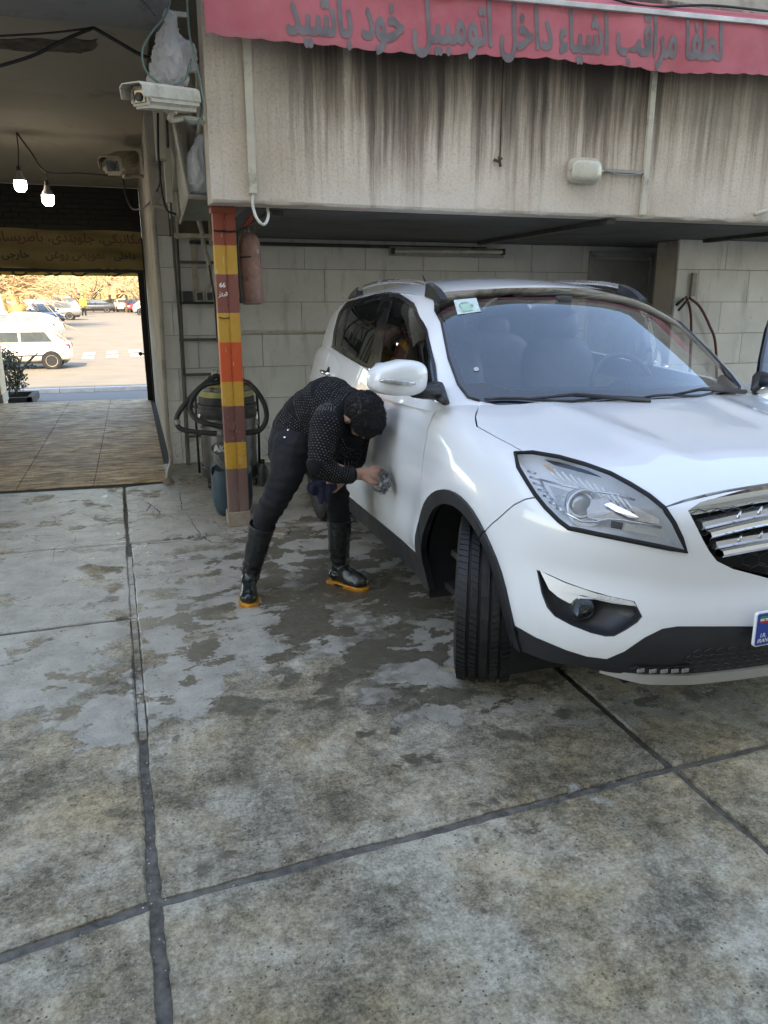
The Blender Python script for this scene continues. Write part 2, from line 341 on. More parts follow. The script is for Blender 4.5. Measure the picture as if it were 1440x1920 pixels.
for j,(a_,b_) in enumerate(zip(rows,rows[1:])):
    for i in range(12):
        xa=.185-.605*(i+1); xb=xa+.605
        g=.003; z0=random.uniform(-.001,.001)
        mb=MB(); ya=a_+g; 
        if j==0: ya=a_-.0+.02*(xa<-1)
        mb.add([(xa+g,ya,z0),(xb-g,ya,z0),(xb-g,b_-g,z0),(xa+g,b_-g,z0),(xa+g,ya,-.02),(xb-g,ya,-.02),(xb-g,b_-g,-.02),(xa+g,b_-g,-.02)],[(0,1,2,3),(4,5,1,0),(5,6,2,1),(6,7,3,2),(7,4,0,3)])
        mb.build('floor_tile',m_ptile,pf,fix=False)
mb=MB(); mb.add([(-7.1,6.6,-.006),(.25,6.6,-.006),(.25,12.95,-.006),(-7.1,12.95,-.006)],[(0,1,2,3)]); mb.build('grout_bed',m_under,pf,fix=False)
# drain grate at the street edge
m_iron=mk('dark_iron',(.03,.028,.026),.55,.6)
dg=thing('drain_grate','small rusty drain grate set in the floor where the passage meets the street','grate',(-.62,13.02,-.04))
mb=MB()
for k in range(9): mb.box((-.87+.065*k,13.02,-.028),(.02,.13,.02))
mb.box((-.62,12.95,-.028),(.6,.02,.022)).box((-.62,13.09,-.028),(.6,.02,.022)); mb.build('grate_bars',m_iron,dg)
# ---- walls
m_plaster=mk('old_plaster',(.42,.385,.33),.85,var=.16,sc=2.5,bump=.5,bs=40,dirt=.25,dcol=(.12,.10,.08),kind='W')
m_ceil=mk('passage_ceiling_paint',(.30,.275,.225),.85,var=.10,sc=1.0,bump=.25,bs=25,dirt=.1,dcol=(.16,.14,.11),kind='W')
m_beamgrey=mk('grey_beam_paint',(.22,.225,.235),.8,var=.15,sc=2,bump=.3,bs=30,dirt=.2,kind='W')
t=NT('stone_tile'); p=t.pos('W'); n1=t.noise(p,2.2,6,.6); n2=t.noise(p,35,4,.7); ob=t.node('ShaderNodeObjectInfo').outputs['Random']
c=t.ramp(n1,[(.3,(.58,.56,.52)),(.7,(.74,.72,.67))]); c=t.mix(t.math('MULTIPLY',ob,.25),c,(.36,.35,.33))
xx,yy_,zz=t.sep(p); low=t.mr(t.math('ADD',zz,t.math('MULTIPLY',n1,.5)),.25,.75,.7,0); sp=t.mr(t.noise(p,18,8,.75,.6),.60,.66,0,.8)
c=t.mix(t.math('MULTIPLY',sp,t.mr(zz,0,2,.8,.25)),c,(.12,.10,.08)); c=t.mix(t.math('MULTIPLY',low,t.mr(n2,.4,.6,.1,.6)),c,(.20,.18,.155))
c=t.mix(t.mr(t.noise(t.scale(p,(3,3,.7)),3,6,.6),.55,.8,0,.6),c,(.22,.21,.195))
m_tile=t.set(col=c,ro=.38,n=t.bump(n2,.15,.003))
m_grout=mk('dark_grout',(.19,.18,.16),.9,kind='W')
def wallbox(name,label,cat,boxes,mat,parent=None):
    mb=MB()
    for lo,hi in boxes: mb.box([(a+b)/2 for a,b in zip(lo,hi)],[b-a for a,b in zip(lo,hi)])
    o=mb.build(name,mat,parent)
    if parent is None: tag(o,label,cat)
    return o
ZC=2.07   # garage soffit height
gw=thing('garage_back_wall','pale stone tiled back wall of the garage behind the column and the big white car','wall',(3,7.5,0))
rows=[0,.30,.60,.90,1.20,1.50,1.80,2.07]
offs=[.31,.27,.02,.33,.0,.29,.05]
for j,(a,b) in enumerate(zip(rows,rows[1:])):
    x=.262; first=True; w0=[.10,.33,.12,.31,.10,.33,.14][j]
    while x<6.2:
        w=w0 if first else .60; first=False; x2=min(x+w,6.2)
        mb=MB(); dz=random.uniform(0,.0015)
        mb.box(((x+x2)/2,7.465+dz,(a+b)/2),(x2-x-.005,.03,b-a-.005)); mb.build('wall_tile',m_tile,gw); x=x2
wallbox('wall_core','','',[((.25,7.478,-.05),(8,7.75,3.4))],m_grout,gw)
# plaster pier above/left of the tiles, end of the passage wall
wallbox('passage_wall','long plaster side wall of the passage running back from the pipes to the street gate','wall',[((.25,7.76,-.05),(.50,12.95,3.3))],m_plaster)
pier=wallbox('corner_pier','dirty plaster pier above the stone tiles behind the hanging bags and pipes','pier',[((.25,7.44,2.075),(1.6,7.476,3.4))],m_plaster)
# garage: soffit, right pier, side
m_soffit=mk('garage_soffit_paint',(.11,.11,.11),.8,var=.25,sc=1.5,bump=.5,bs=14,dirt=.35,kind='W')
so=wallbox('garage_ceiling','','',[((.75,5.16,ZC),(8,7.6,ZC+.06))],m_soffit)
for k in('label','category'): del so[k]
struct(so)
sw=thing('garage_side_wall','light stone tiled wall at the right end of the garage, behind the hose','wall',(6,6.4,0))
wallbox('wall_core','','',[((5.02,6.42,-.05),(9,6.72,ZC))],m_grout,sw)
wallbox('wall_end','','',[((4.985,6.43,0),(5.02,6.72,ZC-.01))],m_plaster,sw)
for j,(a,b) in enumerate(zip(rows,rows[1:])):
    x=4.985; w0=[.55,.25][j%2]; first=True
    while x<7.5:
        w=w0 if first else .6; first=False; x2=x+w; mb=MB(); mb.box(((x+x2)/2,6.405,(a+b)/2),(w-.005,.03,b-a-.005)); mb.build('wall_tile',m_tile,sw); x=x2
# dark metal door in the recess
m_greyd=mk('dark_grey_metal',(.38,.38,.375),.5,.3,kind='W')
dd=thing('steel_door','dark grey steel door in the shaded corner of the garage behind the car roof','door',(4.6,7.43,0))
mb=MB(); mb.box((5.07,7.42,.97),(.70,.03,1.92),ch=.004); mb.build('door_leaf',m_greyd,dd)
mb=MB(); mb.box((4.70,7.42,.98),(.05,.045,2.0)).box((5.44,7.42,.98),(.05,.045,2.0)).box((5.07,7.42,1.99),(.79,.045,.05)); mb.build('door_frame',m_greyd,dd)
mb=MB(); mb.box((5.34,7.39,1.05),(.03,.03,.16),ch=.006); mb.build('handle',m_greyd,dd)
# ---- the stained upper wall (parapet beam) over the garage
t=NT('stained_render'); p=t.pos('W'); x,y,z=t.sep(p)
b1=t.noise(p,2.0,6,.6); f_=t.noise(p,60,6,.75); 
base=t.ramp(b1,[(.3,(.54,.45,.355)),(.7,(.70,.61,.505))]); base=t.mix(t.mr(f_,.35,.5,.45,0),base,(.25,.22,.185))
x=t.math('ADD',x,t.math('MULTIPLY',t.math('SUBTRACT',t.noise(p,2.6,5,.6),.5),.03)); s1=t.noise(t.comb(t.math('MULTIPLY',x,13.0),y,t.math('MULTIPLY',z,.42)),1.0,9,.72)
s2=t.noise(t.comb(t.math('MULTIPLY',x,2.4),y,t.math('MULTIPLY',z,.25)),1.0,5,.6)
s3=t.noise(t.comb(t.math('MULTIPLY',x,34.0),y,t.math('MULTIPLY',z,.9)),1.0,5,.6)
zt=t.mr(z,2.15,2.98,0,1); xm=t.math('MULTIPLY',t.mr(x,.8,1.2,.15,1),t.mr(x,3.45,3.8,1,.55))
k1=t.math('ADD',t.math('ADD',t.math('MULTIPLY',s1,.62),t.math('MULTIPLY',s2,.50)),t.math('MULTIPLY',s3,.14))
amt=t.math('ADD',k1,t.math('MULTIPLY',t.math('SUBTRACT',zt,.5),.27)); dk=t.mr(amt,.50,.70,0,1,True); dk=t.math('MULTIPLY',dk,xm)
c=t.mix(t.math('MULTIPLY',dk,.72),base,(.135,.092,.060)); dk2=t.math('MULTIPLY',t.mr(amt,.62,.80,0,1,True),xm); c=t.mix(t.math('MULTIPLY',dk2,.85),c,(.035,.026,.022))
thin=t.math('MULTIPLY',t.mr(s3,.60,.70,0,.5),t.mr(s1,.45,.6,0,1)); c=t.mix(thin,c,(.12,.09,.065))
wash=t.math('MULTIPLY',t.mr(z,2.35,2.08,0,.5),t.mr(b1,.4,.6,.3,1)); c=t.mix(wash,c,(.60,.57,.52))
crk=t.mr(t.vor(t.math('ADD',0,0) if 0 else t.scale(p,(1,1,.8)),1.6,'DISTANCE_TO_EDGE'),.0,.004,1,0); crk=t.math('MULTIPLY',crk,t.mr(t.noise(p,1.7,2),.55,.6,0,.25)); c=t.mix(crk,c,(.10,.08,.06))
m_stain=t.set(col=c,ro=.85,n=t.bump(t.math('ADD',f_,t.math('MULTIPLY',t.noise(p,14,4),1.0)),.55,.010))
fw=MB(); XL,XR=.508,8.0; nz=[2.07,2.085,2.11,2.2,2.5,2.9,3.2,3.42]; nxx=150; vs=[]
for j,zv in enumerate(nz):
    for i in range(nxx+1):
        xv=XL+(XR-XL)*i/nxx; jz=(mnoise.noise((xv*5,0,3))*.010+mnoise.noise((xv*23,0,3))*.005) if j==0 else 0
        vs.append((xv,4.90+.006*mnoise.noise((xv*1.3,zv*1.5,5))+(.010 if j==0 else 0),zv+jz))
fs=[(j*(nxx+1)+i,j*(nxx+1)+i+1,(j+1)*(nxx+1)+i+1,(j+1)*(nxx+1)+i) for j in range(len(nz)-1) for i in range(nxx)]
o=len(vs); vs+=[(XL+(XR-XL)*i/nxx,5.15,2.075) for i in range(nxx+1)]+[(XL+(XR-XL)*i/nxx,5.15,3.42) for i in range(nxx+1)]
fs+=[(i,o+i,o+i+1,i+1) for i in range(nxx)]+[(o+i,o+nxx+1+i,o+nxx+2+i,o+i+1) for i in range(nxx)]
top=(len(nz)-1)*(nxx+1); fs+=[(top+i,top+i+1,o+nxx+2+i,o+nxx+1+i) for i in range(nxx)]
fs+=[tuple([j*(nxx+1) for j in range(len(nz))][::-1]+[o,o+nxx+1][0:1]+[o+nxx+1])]
fw.add(vs,fs); up=fw.build('stained_upper_wall',m_stain,None,smooth=30)
tag(up,'beige rendered wall with black dirt streaks running down below the red awning','wall')
# garage roof; the upper storey is unseen, added to lengthen the street shade
bld=thing('roof_and_shade_storey','flat roof of the low garage building, with an unseen upper storey added to shade the street','building',(3,9,3.4))
wallbox('wall','','',[((.55,5.02,3.425),(8,5.28,4.3)),((-9,12.72,3.30),(8,12.95,7.9)),((-9,9.6,3.62),(8,9.8,7.9))],m_plaster,bld)
wallbox('roof','','',[((-9,5.285,3.42),(8,12.70,3.60)),((-9,9.5,7.92),(8,13.0,8.1))],m_soffit,bld)
pc=wallbox('passage_ceiling','','',[((-9,5.42,3.12),(.25,12.94,3.30)),((.25,5.42,3.32),(.9,7.44,3.40))],m_ceil)
for k in('label','category'): del pc[k]
struct(pc)
fb=wallbox('passage_front_beam','grey painted beam across the top of the passage mouth','beam',[((-9,4.55,3.08),(.34,5.40,3.5))],m_beamgrey)
lb=wallbox('passage_left_wall','long plain wall on the far left side of the passage','wall',[((-7.4,5.45,-.05),(-7.15,12.9,3.11))],m_plaster)
# street-side gate lintel (dark brickwork) made of bricks
m_dbrick=mk('dark_brick',(.030,.027,.025),.8,var=.5,sc=5,kind='W')
ln=thing('brick_lintel','dark brick lintel above the yellow banner at the street end of the passage','lintel',(-1.5,12.8,2.6))
wallbox('core','','',[((-9,12.66,2.50),(.245,12.70,3.11))],m_under,ln)
k=0
for r in range(8):
    for i in range(15):
        xa=.24-.205*(i+1)-(.10 if r%2 else 0)
        if xa<-2.75: continue
        mb=MB(); mb.box((xa+.1,12.645+random.uniform(-.004,.004),2.545+.073*r),(.19,.03,.062)); mb.build('brick',m_dbrick,ln)
# beige pillar at the left of the street opening, gate post at the right
m_beige=mk('beige_panel',(.50,.40,.28),.6,var=.12,sc=1.5,dirt=.1,kind='W')
bp=thing('gate_pillar','tall beige pillar at the left edge where the passage opens to the street','pillar',(-2.35,13.4,0))
mb=MB(); mb.box((-2.42,13.45,1.0),(.80,.55,2.2),ch=.02); mb.build('pillar_body',m_beige,bp)
mb=MB(); mb.box((-2.42,13.45,.04),(.83,.58,.14),ch=.01); mb.build('plinth',m_plaster,bp)
gp=thing('gate_frame','dark steel gate post with latch beside the bright street opening','gate',(.22,12.8,0))
mb=MB(); mb.box((.195,12.72,1.25),(.10,.09,2.5),ch=.004).box((.245,12.55,1.2),(.03,.22,2.4)); mb.build('post',m_iron,gp)
mb=MB(); mb.box((.165,12.80,1.02),(.045,.05,1.18),ch=.004); mb.build('gate_edge',mk('gate_paint',(.33,.28,.15),.6),gp)
mb=MB(); mb.cyl((.10,12.66,.72),(.19,12.66,.72),.012).lathe([(.02,-.01),(.03,0),(.02,.01)],Matrix.Translation((.09,12.66,.72))@Matrix.Rotation(R(90),4,'X')); mb.build('latch',m_iron,gp)
tall=MB(); tall.box((-3,-6.5,8.5),(34,3,17.2)); to=tall.build('yard_shade_block',mk('pale_render',(.42,.37,.31),.85,var=.1,sc=.3,kind='W'),None)  # unseen block added behind the camera to keep the yard in shade
tag(to,'unseen tall block added behind the viewer to shade the yard','building')
# ================================================================= THE WHITE CAR (local frame: x to its left, y back from the nose, z up; x mirrored)
CO=Vector((2.05,1.78,0))
def cr1(xs,ys,x):
    xs=np.array(xs,float); ys=np.array(ys,float); x=np.clip(np.asarray(x,float),xs[0],xs[-1]); m=np.gradient(ys,xs)
    i=np.clip(np.searchsorted(xs,x)-1,0,len(xs)-2); h=xs[i+1]-xs[i]; t=(x-xs[i])/h; t2=t*t; t3=t2*t
    return (2*t3-3*t2+1)*ys[i]+(t3-2*t2+t)*h*m[i]+(-2*t3+3*t2)*ys[i+1]+(t3-t2)*h*m[i+1]
def smax(a,b,k):
    h=np.maximum(k-np.abs(a-b),0)/k; return np.maximum(a,b)+h*h*k*.25
G2=lambda v,s: np.exp(-(v/s)**2)
WZ=.34; WYF,WYR=.86,3.40
def F1(x,y,z):
    x=np.abs(x)
    w=cr1([0,.3,.6,.9,1.4,2.4,3.2,3.7,4.16],[.835,.865,.885,.895,.90,.905,.90,.875,.82],y)+cr1([.15,.3,.45,.6,.75,.9,1.0,1.1,1.2,1.3],[-.075,-.045,-.012,-.004,0,-.010,-.022,-.045,-.07,-.10],z)
    for wy in(WYF,WYR):
        r=np.hypot(y-wy,z-WZ); w=w+.022*G2(r-.47,.10)*(z>.0)
    w=w-.014*G2(z-(.60+.02*(y-2)),.085)*G2(y-2.1,.95)            # door hollow
    w=w+.006*G2(z-(.90+.035*(y-1.5)),.03)*(1/(1+np.exp(-(y-1.1)*6)))   # shoulder crease
    s=x-w
    nz=cr1([.15,.22,.30,.36,.45,.55,.62,.70,.80,.88,.95,1.05],[.12,.07,.045,.02,.0,.012,.030,.038,.048,.068,.13,.32],z)
    fr=nz+.14*x**2+.13*x**4-y
    fr=fr+.012*G2(z-.66,.05)*G2(x-.72,.16)
    zc=cr1([0,.08,.2,.4,.7,1.0,1.25,1.6,2.4,3.2,4.2],[.925,.950,.982,1.018,1.055,1.092,1.115,1.13,1.18,1.215,1.23],y)
    dr=cr1([0,.4,.9,1.3,1.8,4.2],[.13,.092,.06,.035,.02,.0],y)
    rid=.012*G2(x-(.42-.10*(1.2-y)),.07)*G2(y-.7,.6)              # hood creases
    zh=zc-dr*(x/.82)**2.4-.03*np.clip(1-x/.5,0,1)*0+rid
    tp=(z-zh)*.93
    rr=y-(4.16-.16*x**2-.14*x**4-cr1([.15,.4,.6,.9,1.2],[.10,.02,.0,.05,.16],z))
    f=smax(fr,s,.34); f=smax(f,rr,.25); f=smax(f,tp,cr1([0,.5,1.2,2],[.10,.13,.12,.09],y)); return f
def F2(x,y,z):
    x=np.abs(x)
    w=.885-.285*(z-1.05)-.05*np.clip((z-1.35),0,1)-np.where(y>2.3,.085,.035)*((y-2.3)/1.5)**2
    s=x-w
    zr=cr1([1.4,1.8,2.1,2.6,3.2,3.7,4.1],[1.50,1.572,1.612,1.638,1.625,1.585,1.52],y)-.085*(x/.7)**2-.05*(x/.7)**6
    tp=z-zr
    ws=(1.03+.30*x**2+.12*x**4+(z-1.10)*1.52-y)*.56
    rr=(y-(3.95-.12*x**2-(z-1.1)*.60))*.85
    f=smax(ws,s,.09); f=smax(f,rr,.12); return smax(f,tp,.075)
def FN(F,p):
    e=1e-4; x,y,z=p[:,0],p[:,1],p[:,2]
    n=np.stack([F(x+e,y,z)-F(x-e,y,z),F(x,y+e,z)-F(x,y-e,z),F(x,y,z+e)-F(x,y,z-e)],1); return n/np.linalg.norm(n,axis=1,keepdims=True)
def solve(F,O,D,t0=0.0,t1=2.2):
    a=np.full(len(O),t0); b=np.full(len(O),t1)
    for _ in range(36):
        m=(a+b)/2; q=O+D*m[:,None]; ins=F(q[:,0],q[:,1],q[:,2])<0; a=np.where(ins,m,a); b=np.where(ins,b,m)
    return O+D*((a+b)/2)[:,None]
class Wrap:      # rays leaving a centre line, fanned round both ends
    def __init__(s,F,ya,yb,z0): s.F,s.ya,s.yb,s.z0=F,ya,yb,z0; s.q=.9; s.L=math.pi/2*s.q
    def P(s,uv):
        uv=np.asarray(uv,float); u,v=uv[:,0],uv[:,1]/s.q
        th=np.clip(u,None,s.L)/s.q; back=u-s.L-(s.yb-s.ya); oy=s.ya+np.clip(u-s.L,0,s.yb-s.ya); th=np.where(back>0,math.pi/2+back/s.q,th)
        O=np.stack([0*u,oy,0*u+s.z0],1); D=np.stack([np.sin(th)*np.cos(v),-np.cos(th)*np.cos(v),np.sin(v)],1); return solve(s.F,O,D)
    def inv(s,p):
        x,y,z=abs(p[0]),p[1],p[2]
        if y<s.ya: th=math.atan2(x,s.ya-y); u=th*s.q; rho=math.hypot(x,s.ya-y)
        elif y>s.yb: th=math.atan2(y-s.yb,x); u=s.L+(s.yb-s.ya)+th*s.q; rho=math.hypot(x,y-s.yb)
        else: u=s.L+y-s.ya; rho=x
        return (u,math.atan2(z-s.z0,rho)*s.q)
class Top:
    def __init__(s,F,z0): s.F,s.z0=F,z0
    def P(s,uv):
        uv=np.asarray(uv,float); O=np.stack([uv[:,0],uv[:,1],0*uv[:,0]+s.z0],1); D=np.zeros_like(O); D[:,2]=1; return solve(s.F,O,D,0,1.2)
    def inv(s,p): return (abs(p[0]),p[1])
def hit(F,x,y):      # picture ray against the body shape -> local point with x>=0 (mirrored)
    d=ray(x,y); o=_c-np.array(CO); ts=np.linspace(1.0,9,1600); q=o+d*ts[:,None]; f=F(q[:,0],q[:,1],q[:,2]); k=np.argmax(f<0)
    if not (f<0).any(): k=int(np.argmin(f)); return np.array([abs(q[k][0]),q[k][1],q[k][2]])
    a,b=ts[k-1],ts[k]
    for _ in range(30):
        m=(a+b)/2; w=o+d*m
        if F(w[0],w[1],w[2])<0: b=m
        else: a=m
    w=o+d*b; return np.array([abs(w[0]),w[1],w[2]])
def HH(F,l,ox=0,oy=0,s=1.0): return [hit(F,ox+x/s,oy+y/s) for x,y in l]
W1=Wrap(F1,.75,3.35,.55); W2=Wrap(F2,2.15,3.0,1.0); T1=Top(F1,.5); T2=Top(F2,1.2)
def sidept(F,y,z): p=solve(F,np.array([[0,y,z]]),np.array([[1.0,0,0]]),0,1.6)[0]; return p
def toppt(F,x,y,z0=.6): return solve(F,np.array([[x,y,z0]]),np.array([[0,0,1.0]]),0,1.2)[0]
def frontpt(F,x,z): p=solve(F,np.array([[x,1.0,z]]),np.array([[0,-1.0,0]]),0,1.6)[0]; return p
def ribbon(uv,w):
    uv=[Vector(p) for p in uv]; L=[];Rr=[]
    for i,p in enumerate(uv):
        d=(uv[min(i+1,len(uv)-1)]-uv[max(i-1,0)]).normalized(); n=Vector((-d.y,d.x)); L.append(p+n*w);Rr.append(p-n*w)
    return [tuple(p) for p in L+Rr[::-1]]
def dens(pts,st=.03,closed=False):
    out=[]; n=len(pts); pts=[np.asarray(p,float) for p in pts]
    for i in range(n if closed else n-1):
        a,b=pts[i],pts[(i+1)%n]; m=max(1,int(np.linalg.norm(b-a)/st)); out+= [a+(b-a)*k/m for k in range(m)]
    if not closed: out.append(pts[-1])
    return out
def cdt(loops,h,bbox):
    V=[];Fc=[]
    for l in loops: o=len(V); V+=[Vector(p) for p in l]; Fc.append(list(range(o,o+len(l))))
    x0,y0,x1,y1=bbox; nx=int((x1-x0)/h)+1; ny=int((y1-y0)/h)+1
    for j in range(ny+1):
        for i in range(nx+1): V.append(Vector((x0+i*h+(h/2 if j%2 else 0),y0+j*h)))
    r=delaunay_2d_cdt(V,[],[f if sum(V[f[i-1]].cross(V[f[i]]) for i in range(len(f)))>0 else f[::-1] for f in Fc],0,1e-6)
    vs,fs=r[0],[f for f in r[2] if len(f)==3]; c=np.array([[sum(vs[i][k] for i in f)/3 for k in(0,1)] for f in fs]); og=[[] for _ in fs]
    for k,l in enumerate(loops):
        q=np.zeros(len(fs),bool); n=len(l)
        for i in range(n):
            x1,y1=l[i][0],l[i][1]; x2,y2=l[(i+1)%n][0],l[(i+1)%n][1]
            if y1==y2: continue
            m=((y1>c[:,1])!=(y2>c[:,1]))&(c[:,0]<(x2-x1)*(c[:,1]-y1)/(y2-y1)+x1); q^=m
        for i in np.nonzero(q)[0]: og[i].append(k)
    return vs,fs,og
def skin(ch,vs,tris,name,mat,parent,off=0.0,side='R',flange=.012,merge=None):
    # side R: picture-left side of the car (x negative); L: positive; B: both halves in one mesh
    use=sorted({i for t in tris for i in t}); idx={i:k for k,i in enumerate(use)}
    uv=[tuple(vs[i]) for i in use]; P=ch.P(uv); N=FN(ch.F,P); P=P+N*off
    T=[tuple(idx[i] for i in t) for t in tris]
    ec={}
    for t in T:
        for a,b in zip(t,t[1:]+t[:1]): k=(min(a,b),max(a,b)); ec.setdefault(k,[]).append((a,b))
    bd=[v[0] for v in ec.values() if len(v)==1]
    V=[];FF=[];NN=[]
    for sg in ([-1] if side=='R' else [1] if side=='L' else [-1,1]):
        o=len(V); PP=P.copy(); PP[:,0]*=sg; nn=N.copy(); nn[:,0]*=sg; V+=PP.tolist(); NN+=nn.tolist()
        # orient
        for t in T:
            a,b,c=[Vector(PP[i]) for i in t]; g=(b-a).cross(c-a); t2=t if g.dot(Vector(nn[t[0]]))>0 else t[::-1]; FF.append(tuple(i+o for i in t2))
        if flange>0:
            for a,b in bd:
                if side=='B' and abs(PP[a][0])<1e-4 and abs(PP[b][0])<1e-4: continue
                k=len(V); pa,pb=PP[a],PP[b]; V+=[pa.tolist(),pb.tolist(),(pb-nn[b]*flange).tolist(),(pa-nn[a]*flange).tolist()]; NN+=[[0,0,0]]*4
                FF.append((k,k+1,k+2,k+3))
    o0=Vector(parent['_o']) if '_o' in parent else Vector()
    me=bpy.data.meshes.new(name); me.from_pydata([Vector(v)-o0 for v in V],[],FF); me.materials.append(mat)
    me.polygons.foreach_set('use_smooth',[len(p)==3 for p in FF]); me.update(); me.normals_split_custom_set_from_vertices([tuple(n) for n in NN])
    ob=bpy.data.objects.new(name,me); COL.objects.link(ob); ob.parent=parent; ob['_o']=list(o0); return ob
def inpoly(p,poly):
    x,y=p; c=False; n=len(poly)
    for i in range(n):
        x1,y1=poly[i][0],poly[i][1]; x2,y2=poly[(i+1)%n][0],poly[(i+1)%n][1]
        if (y1>y)!=(y2>y) and x<(x2-x1)*(y-y1)/(y2-y1)+x1: c=not c
    return c
# ---- materials
t=NT('white_car_paint'); p=t.pos('O'); n1=t.noise(p,1.5,4,.6); n2=t.noise(p,9,8,.7)
c=t.ramp(n1,[(.3,(.70,.71,.715)),(.7,(.73,.74,.745))]); x,y,z=t.sep(p)
c=t.mix(t.math('MULTIPLY',t.mr(n2,.50,.72,0,.30),t.mr(z,.28,.65,1,.03)),c,(.45,.43,.39))
m_paint=t.set(col=c,ro=.3,coat=1.0,cr=t.mr(n2,.45,.8,.025,.06),n=t.bump(t.noise(p,5,2),.03,.004))
m_blackpl=mk('black_plastic_trim',(.016,.017,.02),.42,var=.3,sc=5,bump=.25,bs=260,dirt=.18,dcol=(.06,.055,.05))
m_gapblack=mk('dark_cavity',(.006,.006,.007),.8)
m_chrome=mk('chrome',(.80,.81,.83),.07,1.0,var=.03,bump=.01,rv=.02)
m_satin=mk('satin_silver',(.55,.56,.58),.28,.9,var=.05,bump=.05)
m_silverpl=mk('silver_painted_plastic',(.42,.41,.39),.4,.25,var=.08)
m_tyre=mk('tyre_rubber',(.0065,.0065,.007),.6,var=.4,sc=6,bump=.4,bs=120,dirt=.15,dcol=(.035,.032,.028))
m_alloy=mk('alloy_wheel',(.50,.51,.53),.28,.85,var=.06)
m_seat=mk('grey_leather',(.12,.12,.125),.5,var=.2)
m_dash=mk('dark_dashboard',(.05,.05,.053),.6)
def glass(name,tint,refl=1.0,ior=1.52):
    m=bpy.data.materials.new(name); m.use_nodes=True; t=m.node_tree; t.nodes.remove(t.nodes['Principled BSDF'])
    tr=t.nodes.new('ShaderNodeBsdfTransparent'); tr.inputs[0].default_value=(*tint,1); gl=t.nodes.new('ShaderNodeBsdfGlossy'); gl.inputs['Roughness'].default_value=.015; gl.inputs[0].default_value=(.88,.95,1,1)
    fr=t.nodes.new('ShaderNodeFresnel'); fr.inputs[0].default_value=ior; mu=t.nodes.new('ShaderNodeMath'); mu.operation='MULTIPLY'; mu.use_clamp=True; mu.inputs[1].default_value=refl
    mx=t.nodes.new('ShaderNodeMixShader'); t.links.new(fr.outputs[0],mu.inputs[0]); t.links.new(mu.outputs[0],mx.inputs[0]); t.links.new(tr.outputs[0],mx.inputs[1]); t.links.new(gl.outputs[0],mx.inputs[2]); t.links.new(mx.outputs[0],t.nodes['Material Output'].inputs[0]); return m
m_ws=glass('windscreen_glass',(.88,.92,.92),2.0,1.55); m_wfr=mk('black_window_frame',(.0045,.0045,.005),.3,var=.1,bump=.02); m_sg=glass('tinted_side_glass',(.16,.16,.17),1.6); m_lens=glass('clear_lens',(.97,.98,.98),.8); m_cg=glass('plain_car_glass',(.35,.38,.38),1.5)
# ---- outlines traced on the body
suv=thing('parked_car','white compact SUV being washed, silver roof rails, front wheels turned, driver side doors open','car',(0,0,0)); 
A_=HH
hl=A_(F1,[(65,80),(200,76),(400,110),(600,166),(800,238),(950,318),(1100,410),(1215,505),(1290,620),(1345,735),(1385,840),(1250,815),(1100,785),(900,745),(700,705),(560,675),(480,660),(400,600),(300,500),(220,400),(150,290),(90,190)],950,830,4.114)
fog=A_(F1,[(232,980),(330,1018),(450,1072),(600,1128),(800,1185),(985,1224),(1045,1340),(1010,1385),(920,1445),(830,1493),(760,1495),(650,1468),(500,1410),(370,1340),(310,1270),(268,1160)],950,830,4.114)
fogtrim=A_(F1,[(262,990),(450,1080),(700,1165),(975,1226),(1000,1262),(820,1238),(680,1208),(570,1200),(490,1240),(400,1190),(330,1130)],950,830,4.114)
lowtop=A_(F1,[(435,832),(520,880),(640,930),(720,955),(800,965),(870,935),(950,880),(1020,845),(1080,835),(1200,835),(1380,835)],760,780,2.118)
lowbot=A_(F1,[(455,900),(560,975),(650,1003),(740,1018),(830,1010),(900,1005)],760,780,2.118)
gr_o=A_(F1,[(240,275),(290,370),(370,530),(430,640),(500,730),(640,800),(960,885)],1240,900,4.8)
gap_bf=A_(F1,[(895,1020),(906,1003),(935,972),(963,947),(985,936),(1003,933),(1025,930)])
gap_hood=A_(F1,[(899,757),(890,782),(893,800),(927,819),(958,835),(982,849)])
gap_d1=A_(F1,[(822,765),(813,778),(802,804),(795,847),(791,880),(788,911),(787,935),(788,980),(793,1030),(797,1060)])
if 0:
    for n_,l_ in(('hl',hl),('fog',fog),('lowtop',lowtop),('lowbot',lowbot),('grille',gr_o),('bf',gap_bf),('hood',gap_hood),('d1',gap_d1)): print(n_,[tuple(np.round(p,3)) for p in l_])
zlow=.235
def FP(x,z): return frontpt(F1,x,z)
# domain of the lower body in the wrap chart
hood_front=[FP(0,.930),FP(.3,.917),FP(.45,.896)]
belt=[toppt(F1,x,y) for x,y in((.62,1.20),(.72,1.33),(.80,1.5),(.80,2.0),(.80,2.6),(.80,3.2),(.77,3.6),(.70,3.85))]
hg=gap_hood[::-1]                          # from headlight tip back to the screen corner
body_top=[W1.inv(p) for p in dens(hood_front,.05)]+[W1.inv(p) for p in dens([hl[7],hl[6],hl[5],hl[4],hl[3],hl[2],hl[1]],.05)]+[W1.inv(p) for p in dens(hg,.04)]+[W1.inv(p) for p in dens(belt,.06)]
uend=W1.L+2.6+W1.L
vt=W1.inv(np.array([0,4.10,1.12]))[1]
body_top+= [(uend-.25,vt),(uend,vt)]
def low_line():
    o=[]
    for k in range(41):
        u=uend*k/40; zl=.235+(.105 if u<.9 else .085)*min(1,max(0,(1.55-u)/.1)); p=W1.P([(u,-.25)])[0]; rho=math.hypot(p[0],p[1]-(.75 if p[1]<.75 else 3.35 if p[1]>3.35 else p[1])); o.append((u,math.atan2(zl-.55,rho)*.9))
    return o
dom=[(max(0,a),b) for a,b in body_top]; dom[0]=(0,dom[0][1]); dom+=low_line()[::-1]
